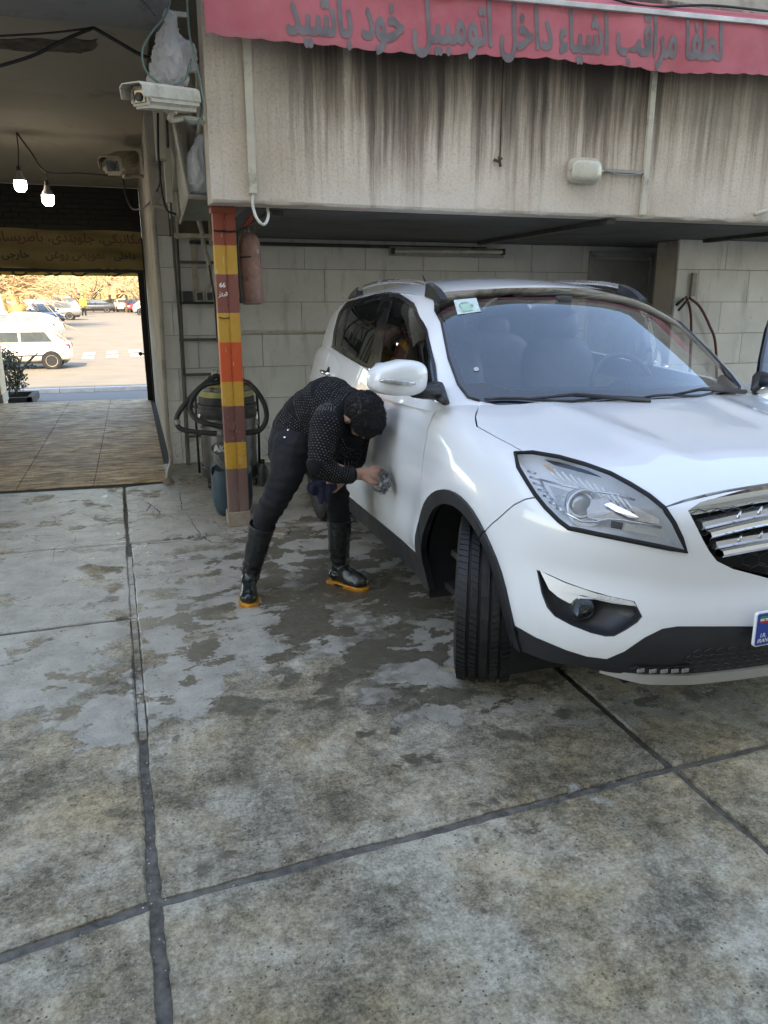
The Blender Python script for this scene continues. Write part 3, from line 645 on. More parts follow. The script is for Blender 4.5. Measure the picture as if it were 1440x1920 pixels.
def arc(wy,r,n=40): return [W1.inv(sidept(F1,wy+r*math.cos(a),max(.16,WZ+r*math.sin(a)))) for a in [(-.9+ (math.pi+1.8)*k/n) for k in range(n+1)]]
RA=.395; RB=.452
uvh=[W1.inv(p) for p in hl]; uvf=[W1.inv(p) for p in fog]
gtop=W1.inv(FP(0,.905)); 
uvg=[(0,W1.inv(FP(0,.925))[1]),W1.inv(FP(.30,.911)),W1.inv(FP(.40,.895))]+[W1.inv(p) for p in gr_o[:7]]+[(0,W1.inv(FP(0,.60))[1])]
lowtop_uv=[W1.inv(p) for p in lowtop]; 
low_region=[(0,lowtop_uv[-1][1])]+lowtop_uv[::-1]+[W1.inv(p) for p in (sidept(F1,.40,.40),sidept(F1,.44,.26))]+[(W1.inv(sidept(F1,.44,.26))[0],-.6),(0,-.6)]
sill=[W1.inv(sidept(F1,y,z)) for y,z in((1.17,.52),(1.30,.395),(1.6,.375),(2.2,.365),(2.9,.37),(3.05,.42),(3.12,.5),(3.12,.2),(1.15,.2))]
sill=[W1.inv(sidept(F1,y,z)) for y,z in((1.20,.405),(1.6,.375),(2.2,.365),(3.06,.375))]+[(W1.inv(sidept(F1,3.06,.3))[0],-.6),(W1.inv(sidept(F1,1.20,.3))[0],-.6)]
rearlow=[W1.inv(sidept(F1,y,z)) for y,z in((3.74,.44),(3.9,.44))]+[(uend,-.11),(uend,-.6),(W1.inv(sidept(F1,3.74,.44))[0],-.6)]
gaps=[]
GW=.0028
gaps.append(ribbon([W1.inv(p) for p in dens(gap_bf,.04)],GW))
d1=[W1.inv(p) for p in dens(gap_d1,.05)]; d1=[W1.inv(toppt(F1,.64,1.42)),W1.inv(toppt(F1,.78,1.34))]+d1; gaps.append(ribbon(d1,GW))
gaps.append(ribbon([W1.inv(toppt(F1,.74,2.05)),W1.inv(toppt(F1,.83,2.05))]+[W1.inv(sidept(F1,y,z)) for y,z in((2.07,1.05),(2.06,.8),(2.04,.6),(2.03,.36))],GW))
gaps.append(ribbon([W1.inv(toppt(F1,.70,3.24)),W1.inv(toppt(F1,.80,3.23))]+[W1.inv(sidept(F1,y,z)) for y,z in((3.20,1.05),(3.10,.92),(2.98,.75),(2.90,.6),(2.88,.36))],GW))
gaps.append(ribbon([W1.inv(sidept(F1,y,z)) for y,z in((3.62,.72),(3.70,.76),(3.9,.76))],GW))
taill=[W1.inv(p) for p in (sidept(F1,3.72,.98),sidept(F1,3.86,1.10),sidept(F1,4.0,1.12))]+[(uend-.55,.30),(uend-.55,.38)]
tl0=W1.inv(sidept(F1,3.80,1.05)); tl1=(uend-.75,tl0[1]); tail=[(tl0[0]-.08,tl0[1]-.01),(tl0[0]+.02,tl0[1]+.07),(tl1[0],tl1[1]+.08),(tl1[0],tl1[1]-.12),(tl0[0]+.08,tl0[1]-.10)]
loops=[dom,arc(WYF,RA),arc(WYR,RA),uvg,uvh,uvf,low_region,arc(WYF,RB),arc(WYR,RB),sill,rearlow,tail]+gaps
vs,fcs,orig=cdt(loops,.034,(0,-.62,uend,.75))
reg={}; print('CNT',[sum(1 for o in orig if k in o) for k in range(len(loops))],len(fcs))
bodyt=[]
for f,og in zip(fcs,orig):
    og=set(og)
    if 0 not in og or 1 in og or 2 in og: continue
    if any(k>=12 for k in og): continue
    if 3 in og or 4 in og or 5 in og or 11 in og:
        k='grille' if 3 in og else 'headlamp' if 4 in og else 'fog' if 5 in og else 'tail'
    elif 7 in og or 8 in og: k='arch'+('F' if 7 in og else 'R')
    elif 6 in og: k='low'
    elif 9 in og: k='sill'
    elif 10 in og: k='rlow'
    else: bodyt.append(tuple(f)); continue
    reg.setdefault(k,[]).append(tuple(f))
# split the painted skin into panels by connection
em={}
for i,t_ in enumerate(bodyt):
    for a,b in zip(t_,t_[1:]+t_[:1]): em.setdefault((min(a,b),max(a,b)),[]).append(i)
adj=[[] for _ in bodyt]
for l in em.values():
    if len(l)==2: adj[l[0]].append(l[1]); adj[l[1]].append(l[0])
comp=[-1]*len(bodyt); nc=0
for i in range(len(bodyt)):
    if comp[i]<0:
        stk=[i]; comp[i]=nc
        while stk:
            q=stk.pop()
            for w in adj[q]:
                if comp[w]<0: comp[w]=nc; stk.append(w)
        nc+=1
seeds={'fender':sidept(F1,1.0,.93),'front_door':sidept(F1,1.6,.8),'rear_door':sidept(F1,2.5,.8),'quarter_panel':sidept(F1,3.4,1.0),'front_bumper':FP(.62,.68)}
panels={}
cent=np.array([[sum(vs[i][k] for i in t_)/3 for k in(0,1)] for t_ in bodyt])
for n_,p_ in seeds.items():
    k=int(np.argmin(((cent-np.array(W1.inv(p_)))**2).sum(1))); panels.setdefault(comp[k],n_)
grp={}
for i,t_ in enumerate(bodyt): grp.setdefault(panels.get(comp[i],'rear_body'),[]).append(t_)
print('PANELS',{k:len(v) for k,v in grp.items()},nc)
hingeF=Vector((.80,1.24,0)); hingeR=Vector((.885,2.08,0))
def doorobj(base,hinge,side):
    return base
def plain(name,mb,mat,parent,**k): return mb.build(name,mat,parent,**k)
doors={}
SIDES=('R','L')
for n_,tl_ in grp.items():
    if n_=='rear_body': continue
    if n_ in('front_bumper','rear_body'): skin(W1,vs,tl_,n_,m_paint,suv,side='B'); continue
    for sd_ in SIDES:
        par=suv
        if n_.endswith('door'):
            h=(hingeF if n_[0]=='f' else hingeR).copy(); h.x*= -1 if sd_=='R' else 1
            suv['_o']=list(h); ob=skin(W1,vs,tl_,n_,m_paint,suv,side=sd_); suv['_o']=[0,0,0]; ob.location=h; doors[n_,sd_]=ob
        else: skin(W1,vs,tl_,n_,m_paint,suv,side=sd_)
skin(W1,vs,reg['low'],'lower_bumper',m_blackpl,suv,off=.003,side='B')
skin(W1,vs,reg['rlow'],'rear_lower_bumper',m_blackpl,suv,off=.003,side='B')
for sd_ in SIDES:
    for k,n_ in(('archF','wheel_arch_trim'),('archR','wheel_arch_trim'),('sill','side_sill')): skin(W1,vs,reg[k],n_,m_blackpl,suv,off=.010 if k!='sill' else .002,side=sd_,flange=.03)
    m_red=bpy.data.materials.get('tail_red') or mk('tail_red',(.35,.01,.01),.15,coat=1); skin(W1,vs,reg['tail'],'tail_light',m_red,suv,off=.004,side=sd_)
# inner dark shell under the skins (without the wheel wells)
il=[tuple(f) for f,og in zip(fcs,orig) if 0 in og and not(1 in og or 2 in og or 4 in og or 5 in og or 3 in og)]
ilR=[f for f in il]
# the open doors leave their openings free: keep the shell only outside door area on the left side
def outside_doors(f): u=sum(vs[i][0] for i in f)/3; v=sum(vs[i][1] for i in f)/3; return not(W1.L+.52<u<W1.L+2.30 and v>-.12)
skin(W1,vs,il,'inner_body',m_gapblack,suv,off=-.018,side='R',flange=0)
skin(W1,vs,[f for f in il if outside_doors(f)],'inner_body',m_gapblack,suv,off=-.018,side='L',flange=0)
# ---- hood (top chart)
hf=[FP(0,.933),FP(.3,.920),FP(.45,.899)]
hd=[(0,hf[0][1]+.004)]+[(p[0],p[1]+.004) for p in dens(hf,.05)[1:]]+[(max(0,p[0]-.006),p[1]+.003) for p in dens([hl[7],hl[6],hl[5],hl[4],hl[3],hl[2],hl[1]],.04)]+[(p[0]-.006,p[1]) for p in dens(hg,.04)]+[(.60,1.26),(.40,1.17),(.2,1.13),(0,1.115)]
v2,f2,o2=cdt([hd],.034,(0,0,.9,1.35))
skin(T1,v2,[tuple(f) for f,og in zip(f2,o2) if og],'hood',m_paint,suv,side='B',flange=.02)
cw=[(0,1.11),(.3,1.14),(.60,1.25),(.70,1.30),(.80,1.42),(.60,1.50),(0,1.35)]
v3,f3,o3=cdt([cw],.05,(0,1,.9,1.6)); skin(T1,v3,[tuple(f) for f,og in zip(f3,o3) if og],'cowl',m_blackpl,suv,off=-.006,side='B')
v4,f4,o4=cdt([[(0,.12),(.5,.2),(.70,.5),(.78,1.3),(0,1.3)]],.08,(0,0,.9,1.4)); skin(T1,v4,[tuple(f) for f,og in zip(f4,o4) if og],'hood_underside',m_gapblack,suv,off=-.02,side='B',flange=0)
# ---- cabin
wsl=A_(F2,[(817,553),(829,611),(841,672),(859,721),(878,746),(899,752)])
uw=[W2.inv(p) for p in wsl]
ztop=wsl[0][2]
wtop=[W2.inv(p) for p in dens([wsl[0],solve(F2,np.array([[.4,2.15,1.0]]),np.array([[-.0,-.52,.70]])/.872)[0]],.2)]
def frontpt2(x,z): return solve(F2,np.array([[x,2.6,z]]),np.array([[0,-1.0,0]]),0,2.2)[0]
wtop=[W2.inv(frontpt2(x,zz_)) for x,zz_ in((.5,1.548),(.35,1.56),(.2,1.566))]+[(0,W2.inv(frontpt2(0,1.568))[1])]
wbot=[(0,W2.inv(frontpt2(0,1.075))[1])]+[W2.inv(frontpt2(x,1.075)) for x in(.2,.4,.58)]
screen=uw+wbot[::-1]+wtop[::-1]      # left edge down, bottom to centre, up, top back
win=A_(F2,[(825,757),(817,684),(801,617),(777,570),(749,552),(728,549),(682,559),(652,567),(636,589),(627,623),(624,651),(652,669),(691,691),(762,727)])
winuv=[W2.inv(p) for p in win]
def sp2(y,z): return sidept(F2,y,z)
gF=A_(F2,[(818,735),(811,684),(796,621),(773,578),(750,561),(737,559),(731,585),(722,630),(714,690),(735,708),(780,730)])
gR=A_(F2,[(717,560),(684,568),(662,574),(652,600),(641,650),(660,664),(690,683),(699,660),(708,610)])
gQ=A_(F2,[(655,575),(645,583),(637,600),(631,625),(630,648),(636,652),(645,612)])
u2=[[W2.inv(p) for p in g] for g in(gF,gR,gQ)]
topv=.62
def edge_top():
    o=[]
    for k in range(61):
        u=(W2.L*2+.85)*k/60; o.append((u,.52*.9 if False else None))
    return o
# roof seam: all roof above this line is built with the top chart
U2=W2.L*2+.85
roofline=[frontpt2(x,zz_) for x,zz_ in((0,1.570),(.2,1.568),(.35,1.562),(.5,1.550))]+[np.array([.60,1.86,0]),np.array([.60,2.1,0]),np.array([.605,2.6,0]),np.array([.60,3.2,0]),np.array([.57,3.55,0]),np.array([.50,3.72,0]),np.array([.3,3.76,0]),np.array([0,3.77,0])]
roofline=[p if p[2]>0 else toppt(F2,p[0],p[1],1.2) for p in roofline]
rl=[W2.inv(p) for p in dens(roofline,.06)]; rl[0]=(0,rl[0][1]); rl[-1]=(U2,rl[-1][1])
dom2=rl+[(U2-(U2)*k/30,.035) for k in range(31)]
rearwin=[W2.inv(p) for p in(np.array([.60,3.80,1.22]),np.array([.52,3.72,1.46]))]; rearwin=[(U2,W2.inv(np.array([0,3.9,1.2]))[1]),(U2-.50,W2.inv(np.array([0,3.9,1.2]))[1]),(U2-.42,W2.inv(np.array([0,3.75,1.48]))[1]),(U2,W2.inv(np.array([0,3.75,1.48]))[1])]
dg1=A_(F2,[(726,540),(729,552)]); 
frame_gap=ribbon([W2.inv(p) for p in A_(F2,[(731,549),(727,575),(719,620),(709,689)])],.0025)
loops2=[dom2,screen,winuv]+u2+[rearwin,frame_gap]
vc,fc,oc=cdt(loops2,.034,(0,-.05,U2,.62))
rg={}
for f,og in zip(fc,oc):
    og=set(og)
    if 0 not in og: continue
    if 7 in og: continue
    k='screen' if 1 in og else 'gF' if 3 in og else 'gR' if 4 in og else 'gQ' if 5 in og else 'rear' if 6 in og else 'frame' if 2 in og else 'body'
    rg.setdefault(k,[]).append(tuple(f))
print('CABIN',{k:len(v) for k,v in rg.items()})
# split the black frame between the two doors by the gap
ug=W2.inv(win[5])[0]; ub=W2.inv(hit(F2,709,689))[0]
def fr_front(f):
    u=sum(vc[i][0] for i in f)/3; v=sum(vc[i][1] for i in f)/3; a=W2.inv(hit(F2,731,549)); b=W2.inv(hit(F2,709,689)); t_=(v-b[1])/(a[1]-b[1]); return u<b[0]+(a[0]-b[0])*t_
frF=[f for f in rg['frame'] if fr_front(f)]; frR=[f for f in rg['frame'] if not fr_front(f)]
skin(W2,vc,rg['body'],'cabin_frame',m_paint,suv,side='B',flange=.02)
def inset(l,d):
    c_=np.mean(l,0); return [tuple(np.array(p)+(c_-np.array(p))/np.linalg.norm(c_-np.array(p))*d) for p in l]
# windscreen: printed black border + clear centre
scr_in=[]
fr_screen=[(u-.028 if i<len(uw) else u,v) for i,(u,v) in enumerate(screen)]
nU=len(uw); nB=len(wbot)
inner=[(uw[0][0]-.035,uw[0][1]-.022)]+[(a-.026,b) for a,b in uw[1:4]]+[(uw[4][0]-.04,uw[4][1]+.05),(uw[5][0]-.05,uw[5][1]+.052)]+[(a,b+.05) for a,b in wbot[::-1]][0:]+[(a,b-.020) for a,b in wtop[::-1]]
v5,f5,o5=cdt([screen,inner],.034,(0,-.05,W2.L,.62))
skin(W2,v5,[tuple(f) for f,og in zip(f5,o5) if 0 in og and 1 in og],'windscreen',m_ws,suv,off=.003,side='B',flange=0)
m_frit=mk('black_glass_border',(.012,.013,.016),.06,coat=1,var=.05,bump=0)
skin(W2,v5,[tuple(f) for f,og in zip(f5,o5) if 0 in og and 1 not in og],'windscreen_border',m_frit,suv,off=.003,side='B',flange=.006)
for sd_ in SIDES:
    dF,dR=doors['front_door',sd_],doors['rear_door',sd_]
    for k,par,n_ in(('gF',dF,'window_pane'),('gR',dR,'window_pane'),('gQ',dR,'quarter_pane')): skin(W2,vc,rg[k],n_,m_sg,par,off=.004,side=sd_,flange=0)
    for tl_,par in((frF,dF),(frR,dR)):
        skin(W2,vc,tl_,'window_frame',m_wfr,par,off=.007,side=sd_,flange=.03)
skin(W2,vc,rg['rear'],'rear_window',m_sg,suv,off=.003,side='B',flange=0)
rt_=[(p[0],p[1]) for p in dens(roofline,.05)]; rt_[0]=(0,rt_[0][1]); rt_[-1]=(0,rt_[-1][1])
v6,f6,o6=cdt([rt_],.04,(0,1.6,.8,4.0)); skin(T2,v6,[tuple(f) for f,og in zip(f6,o6) if og],'roof',m_paint,suv,side='B',flange=.0)
# chrome strip along the side windows' lower edge
def sgn(v,sd_): return Vector((-v[0] if sd_=='R' else v[0],v[1],v[2]))
def strip(pts,F,r,name,mat,parent,sd_,off=.006,flat=1,n=6):
    P=np.array(pts); N=FN(F,P); P=P+N*off; mb=MB(); mb.tube([sgn(p,sd_) for p in P],r,n,flat=flat); return mb.build(name,mat,parent,smooth=True)
for sd_ in SIDES:
    P_=[win[k] for k in(0,13,12,11,10)]
    a=np.array(dens([P_[0],P_[1]],.04)); strip(dens([win[0],win[13]],.05)+dens([win[13],.5*(win[12]+win[13])],.05)[1:],F2,.005,'chrome_strip',m_chrome,doors['front_door',sd_],sd_,.010)
    strip(dens([win[12]*.9+win[13]*.1,win[12],win[11],win[10]],.05),F2,.005,'chrome_strip',m_chrome,doors['rear_door',sd_],sd_,.010)
    # seals round the windscreen
    strip(dens([wsl[0],*wsl[1:]],.04),F2,.006,'screen_seal',m_blackpl,suv,sd_,.004)
# ---- headlights
m_hlgrey=mk('lamp_inner_grey',(.33,.32,.30),.25,.5,var=.2)
m_fogd=mk('fog_lamp_bowl',(.09,.09,.09),.15,.8,var=.3)
m_bucket=mk('lamp_reflector',(.92,.92,.92),.35,.0,var=.06,bump=.02); m_bulbgl=mk('projector_lens',(.30,.30,.28),.03,.3,coat=1,var=.1); m_amber=mk('amber_cover',(.55,.33,.16),.25)
hlc=np.mean(hl,0)
def lp(px,py,dep,F=F1): p=hit(F,950+px/4.114,830+py/4.114); n=FN(F,p[None])[0]; return p-n*dep
for sd_ in SIDES:
    L=skin(W1,vs,reg['headlamp'],'headlight',m_lens,suv,off=.002,side=sd_,flange=0)
    mb=MB(); Nn=FN(F1,np.array(hl)); P=np.array(hl)+Nn*.001; mb.tube([sgn(p,sd_) for p in P],.0078,8,closed=True); mb.build('rim_seal',m_gapblack,L,smooth=True)
    # reflector bowl: rings going inward
    n=len(hl); rings=[]
    for s_,d_ in((1.0,.004),(.97,.025),(.88,.050),(.5,.070),(.05,.075)):
        c_=hlc-np.array([.05,-.0,0])*0; rings.append([sgn((hlc+(p-hlc)*s_)-Nn[i]*d_*(1 if s_>.9 else 1)+np.array([-.02,.03,0])*(d_/.135),sd_) for i,p in enumerate(hl)])
    mb=MB(); mb.add([q for r_ in rings for q in r_],[(a*n+i,a*n+(i+1)%n,(a+1)*n+(i+1)%n,(a+1)*n+i) for a in range(4) for i in range(n)]+[tuple(4*n+i for i in range(n))]); mb.build('reflector',m_bucket,L,smooth=50)
    def P4(x,y,d=.03): return sgn(lp(x,y,d),sd_)
    ctr=P4(545,400,.055); nrm=Vector(FN(F1,lp(545,400,0)[None])[0]); nrm=Vector((-nrm.x if sd_=='R' else nrm.x,nrm.y,nrm.z)); nrm=(nrm+Vector((0,-1.2,0))).normalized(); MQ=Matrix.Translation(ctr)@nrm.to_track_quat('Z','Y').to_matrix().to_4x4()
    mb=MB(); mb.lathe([(.046,-.05),(.050,-.01),(.054,.010),(.050,.016),(.044,.012),(.042,-.0)],MQ,28); mb.build('projector_ring',m_chrome,L,smooth=50)
    mb=MB(); mb.lathe([(.041,-.012),(.040,.004),(.034,.014),(.024,.021),(.012,.025),(.001,.026)],MQ,24); mb.build('projector_lens',m_bulbgl,L,smooth=True)
    # bright dividing bars, ribs at the outer corner, fluted upper shield
    mb=MB(); mb.tube([P4(*q) for q in((240,230,.03),(280,330,.03),(340,430,.03),(430,520,.03),(560,600,.028),(680,600,.03),(780,565,.035),(900,575,.035),(1060,615,.03),(1215,655,.022))],.0042,6); mb.tube([P4(*q) for q in((240,225,.035),(430,270,.035),(650,310,.035),(850,345,.03),(1000,395,.03))],.004,6)
    mb.build('light_bar',m_satin,L,smooth=True)
    mb=MB()
    for (a,b,c_,d_) in((150,190,215,200),(165,235,235,250),(190,285,262,302),(225,335,300,352),(265,385,340,408),(310,440,380,465),(365,490,440,520)): mb.tube([P4(a,b,.018),P4(c_,d_,.022)],.0038,5)
    mb.build('side_rib',m_satin,L,smooth=True)
    mb=MB()
    for k in range(11):
        x0=300+k*62; y0=130+k*17+k*k*.9; mb.tube([P4(x0,y0,.03),P4(x0+75,y0+75+k*1.5,.04)],.0030,5)
    mb.build('shield_flute',m_bucket,L,smooth=True)
    mb=MB(); mb.add([P4(*q) for q in((600,352,.046),(820,372,.044),(1010,440,.040),(1200,560,.034),(1205,625,.030),(1050,590,.034),(890,560,.042),(780,548,.044),(690,570,.046),(600,545,.048))],[tuple(range(10))]); mb.build('inner_bezel',m_hlgrey,L)
    mb=MB(); mb.add([P4(*q) for q in((750,415,.040),(800,405,.036),(960,490,.032),(1035,552,.028),(960,545,.036),(850,480,.040))],[tuple(range(6))]); mb.build('chrome_wedge',m_chrome,L)
    mb=MB(); mb.add([P4(*q) for q in((300,250,.046),(430,285,.046),(500,300,.048),(440,420,.05),(460,520,.048),(380,460,.046))],[tuple(range(6))]); mb.build('inner_bezel',m_hlgrey,L)
    MQ2=Matrix.Translation(P4(600,440,.050))@nrm.to_track_quat('Z','Y').to_matrix().to_4x4(); mb=MB(); mb.lathe([(.060,-.012),(.064,-.004),(.060,.004),(.056,-.002),(.05,-.02)],MQ2,28); mb.build('bowl_ring',m_bucket,L,smooth=50)
    mb=MB(); mb.add([P4(*q) for q in((805,590,.02),(905,612,.02),(890,672,.018),(800,655,.018))],[(0,1,2,3)]); mb.build('bulb_window',m_dash,L)
    mb=MB(); mb.add([P4(*q) for q in((920,614,.02),(1230,675,.016),(1245,740,.014),(900,676,.018))],[(0,1,2,3)]); mb.build('indicator_reflector',m_satin,L)
    mb=MB(); mb.add([P4(*q) for q in((265,128,.02),(330,128,.02),(375,185,.03),(330,160,.03))],[(0,1,2,3)]); mb.build('amber_reflector',m_amber,L)
    # fog recess
    FG=MB(); Nf=FN(F1,np.array(fog)); fc_=np.mean(fog,0); nf=len(fog); rings=[[sgn(fc_+(p-fc_)*s_-Nf[i]*d_,sd_) for i,p in enumerate(fog)] for s_,d_ in((1.0,-.001),(.965,-.001),(.93,.012),(.86,.028),(.6,.040),(.05,.044))]
    FG.add([q for r_ in rings for q in r_],[(a*nf+i,a*nf+(i+1)%nf,(a+1)*nf+(i+1)%nf,(a+1)*nf+i) for a in range(5) for i in range(nf)]+[tuple(5*nf+i for i in range(nf))]); fgo=FG.build('fog_lamp_recess',m_blackpl,suv,smooth=40)
    ft=MB(); nt=len(fogtrim); Nt=FN(F1,np.array(fogtrim)); a1=[sgn(p+Nt[i]*.003,sd_) for i,p in enumerate(fogtrim)]; a2=[sgn(p-Nt[i]*.03,sd_) for i,p in enumerate(fogtrim)]; ft.add(a1+a2,[tuple(range(nt))]+[(i,(i+1)%nt,nt+(i+1)%nt,nt+i) for i in range(nt)]); ft.build('silver_trim',m_satin,fgo,smooth=30)
    c_=P4(572,1280,.020); nrm2=Vector((-.35 if sd_=='R' else .35,-1,-.05)).normalized(); MQ=Matrix.Translation(c_)@nrm2.to_track_quat('Z','Y').to_matrix().to_4x4()
    fl=MB(); fl.lathe([(.040,-.02),(.041,.006),(.037,.009),(.034,.004),(.033,-.012),(.012,-.02)],MQ,24); fl.build('fog_lamp_ring',m_fogd,fgo,smooth=40)
    fl=MB(); fl.lathe([(.034,.001),(.030,.006),(.016,.010),(.001,.011)],MQ,24); fl.build('fog_lamp_glass',m_lens,fgo,smooth=True)
# ---- grille
gpts=[FP(0,.918),FP(.25,.908),FP(.36,.893)]+gr_o+[FP(.0,.60)]
gm=MB(); NG=[]; 
gb=[]
for sg in(-1,1):
    o=[Vector((sg*p[0],p[1]+.055,p[2])) for p in gpts]; gm.add([Vector((0,.075,.75))]+o,[(0,i+1,i+2) for i in range(len(o)-1)])
gback=gm.build('grille_back',m_gapblack,suv,fix=False)
# honeycomb wires
hc=MB()
for r_ in range(9):
    zz_=.585+.038*r_
    for k in range(-13,14):
        xx_=k*.062+(.031 if r_%2 else 0); p=frontpt(F1,abs(xx_),zz_); 
        w_=np.array([abs(xx_),zz_]); pol=[(q[0],q[2]) for q in gpts]
        if not inpoly((abs(xx_),zz_),pol): continue
        pts_=[]
        for a in range(7):
            an=math.pi/6+a*math.pi/3; pts_.append(Vector((xx_+.034*math.cos(an),p[1]+.030,zz_+.021*math.sin(an))))
        hc.tube(pts_[:5],.0018,4)
hc.build('grille_mesh',m_blackpl,suv)
def gbar(z0,z1,xm,name,mat,thick,yo,sag=.0):
    pts_=[]
    for k in range(25):
        x_=-xm+2*xm*k/24; p=frontpt(F1,abs(x_),(z0+z1)/2); pts_.append((x_,p[1],(abs(x_)/xm)**2*sag))
    mb=MB(); vs_=[]
    for x_,y_,dz in pts_: vs_+=[(x_,y_+yo+.03,z1+dz+.002),(x_,y_+yo,z1+dz),(x_,y_+yo-.007,(z0+z1)/2+dz),(x_,y_+yo,z0+dz),(x_,y_+yo+.03,z0+dz-.002)]
    n_=5; mb.add(vs_,[(i*n_+k,i*n_+k+1,(i+1)*n_+k+1,(i+1)*n_+k) for i in range(24) for k in range(4)]+[(0,1,2,3,4),tuple(24*5+k for k in(4,3,2,1,0))]); return mb.build(name,mat,suv,smooth=40)
ge=[abs(p[0]) for p in gr_o]
gbar(.888,.930,.435,'grille_top_bar',m_chrome,.02,-.010,-.040)
for zz_,xm,sg_ in((.830,.385,-.040),(.752,.345,-.022)):
    gbar(zz_-.004,zz_+.017,xm,'chrome_bar',m_chrome,.02,-.004,sg_); gbar(zz_+.018,zz_+.044,xm+.015,'satin_bar',m_satin,.02,.010,sg_)
    for k in range(-4,5):
        x_=k*.075+.02; p=frontpt(F1,abs(x_),zz_+.03)
        if abs(x_)>xm-.03: continue
        mb=MB(); mb.cyl((x_-.004,p[1]+.006,zz_+.034+sg_*(x_/xm)**2),(x_+.012,p[1]+.014,zz_+.054+sg_*(x_/xm)**2),.007,.004,8); mb.build('bar_nub',m_satin,suv,smooth=True)
# ---- lower intake, running lamps, skid plate
lg=MB(); pol=[(0,.352),(.50,.352),(.625,.350),(.57,.405),(.47,.430),(.3,.438),(0,.438)]
for sg in(-1,1):
    lg.add([(sg*x_,frontpt(F1,x_,z_)[1]-.002,z_) for x_,z_ in pol],[tuple(range(len(pol)))])
lg.build('lower_intake',m_gapblack,suv,fix=False)
lm=MB()
for r_ in range(4):
    for k in range(-11,12):
        x_=k*.04+(.02 if r_%2 else 0); z_=.362+.02*r_; p=frontpt(F1,abs(x_),z_)
        if inpoly((abs(x_),z_),pol): lm.tube([(x_+.022*math.cos(math.pi/6+a*math.pi/3),p[1]-.004,z_+.013*math.sin(math.pi/6+a*math.pi/3)) for a in range(5)],.0018,4)
lm.build('intake_mesh',m_blackpl,suv)
for sg,sd_ in((-1,'R'),(1,'L')):
    mb=MB(); pr=[(.435,.350),(.60,.350),(.615,.362),(.60,.376),(.45,.380),(.425,.366)]
    o=[(sg*x_,frontpt(F1,x_,z_)[1]-.014,z_) for x_,z_ in pr]; o2_=[(a,b+.03,c) for a,b,c in o]; n_=len(o); mb.add(o+o2_,[tuple(range(n_))]+[(i,(i+1)%n_,n_+(i+1)%n_,n_+i) for i in range(n_)]); q=mb.build('running_lamp',m_blackpl,suv)
    for k in range(5):
        x_=.455+.034*k; mb=MB(); y_=frontpt(F1,x_,.363)[1]-.017; mb.box((sg*x_,y_,.364),(.026,.006,.013),ch=.002); mb.build('led_cell',m_hlgrey,q)
sk=MB(); vs_=[]; m_=41
for k in range(m_):
    x_=-.68+1.36*k/(m_-1); ax=abs(x_); zt=.262-.0-.018*max(0,(ax-.40)/.2); zt=.338 if ax<.42 else .338+.006*min(1,(ax-.42)/.08)
    fr_=frontpt(F1,ax,.335)[1]; e=max(0,(ax-.56)/.12)
    vs_+=[(x_,fr_+.02,zt+.004),(x_,fr_-.016*(1-e),zt-.002),(x_,fr_-.010*(1-e)+.004,zt-.040+.02*e),(x_,fr_+.06,zt-.045+.03*e),(x_,fr_+.40,.25)]
sk.add(vs_,[(i*5+k,i*5+k+1,(i+1)*5+k+1,(i+1)*5+k) for i in range(m_-1) for k in range(4)]); sk.build('skid_plate',m_silverpl,suv,smooth=35)
# ---- number plate
m_pw=mk('plate_white',(.72,.72,.70),.35,var=.05); m_pb=mk('plate_blue',(.012,.05,.30),.3,var=.1); m_pk=mk('plate_black',(.012,.012,.012),.5)
m_grn=mk('flag_green',(.02,.25,.08),.4); m_rd=mk('flag_red',(.5,.02,.02),.4)
def rrect(w,h,r,n=5):
    o=[]
    for cx_,cy_,a0 in((w/2-r,h/2-r,0),(-w/2+r,h/2-r,90),(-w/2+r,-h/2+r,180),(w/2-r,-h/2+r,270)):
        for k in range(n+1): a=R(a0+90*k/n); o.append((cx_+r*math.cos(a),cy_+r*math.sin(a)))
    return o
pc_=onY(1409,1172,1.775)-CO; px0=pc_.x+.247; pz0=.512
PM=Matrix.Translation((px0,-.026,pz0))@Matrix.Rotation(R(90),4,'X')@Matrix.Rotation(R(1.0),4,'Z')
mb=MB(); mb.prism(rrect(.52,.115,.010),.010,PM); pl=mb.build('number_plate',m_pw,suv)
mb=MB(); mb.prism(rrect(.054,.107,.006),.0015,PM@Matrix.Translation((-.2295,0,.0102))); mb.build('blue_band',m_pb,pl)
for dy,mm in((.041,m_grn),(.0335,m_pw),(.026,m_rd)): mb=MB(); mb.prism([(-.0175,-.0037),(.0175,-.0037),(.0175,.0037),(-.0175,.0037)],.001,PM@Matrix.Translation((-.2295,dy,.0118))); mb.build('flag_stripe',mm,pl)
mb=MB(); mb.lathe([(.003,0),(.0032,.0006),(.001,.0008)],PM@Matrix.Translation((-.2295,.0335,.0129)),8); mb.build('flag_emblem',m_rd,pl)
def put_text(s,size,M,mat,name,parent,bold=.0004,**k):
    v,f=text_mesh(s,size,bold,.0,**k); mb=MB(); mb.add([M@Vector(p) for p in v],f); return mb.build(name,mat,parent,fix=False)
for s_,dy in(('I.R.',-.026),('IRAN',-.044)): put_text(s_,.0185,PM@Matrix.Translation((-.2295,dy,.0122)),m_pw,'lettering',pl,shear=.2)

mb=MB(); mb.prism([(-.002,-.05),(.0,-.05),(.0,.05),(-.002,.05)],.001,PM@Matrix.Translation((.15,0,.0105))); mb.build('plate_line',m_pk,pl)
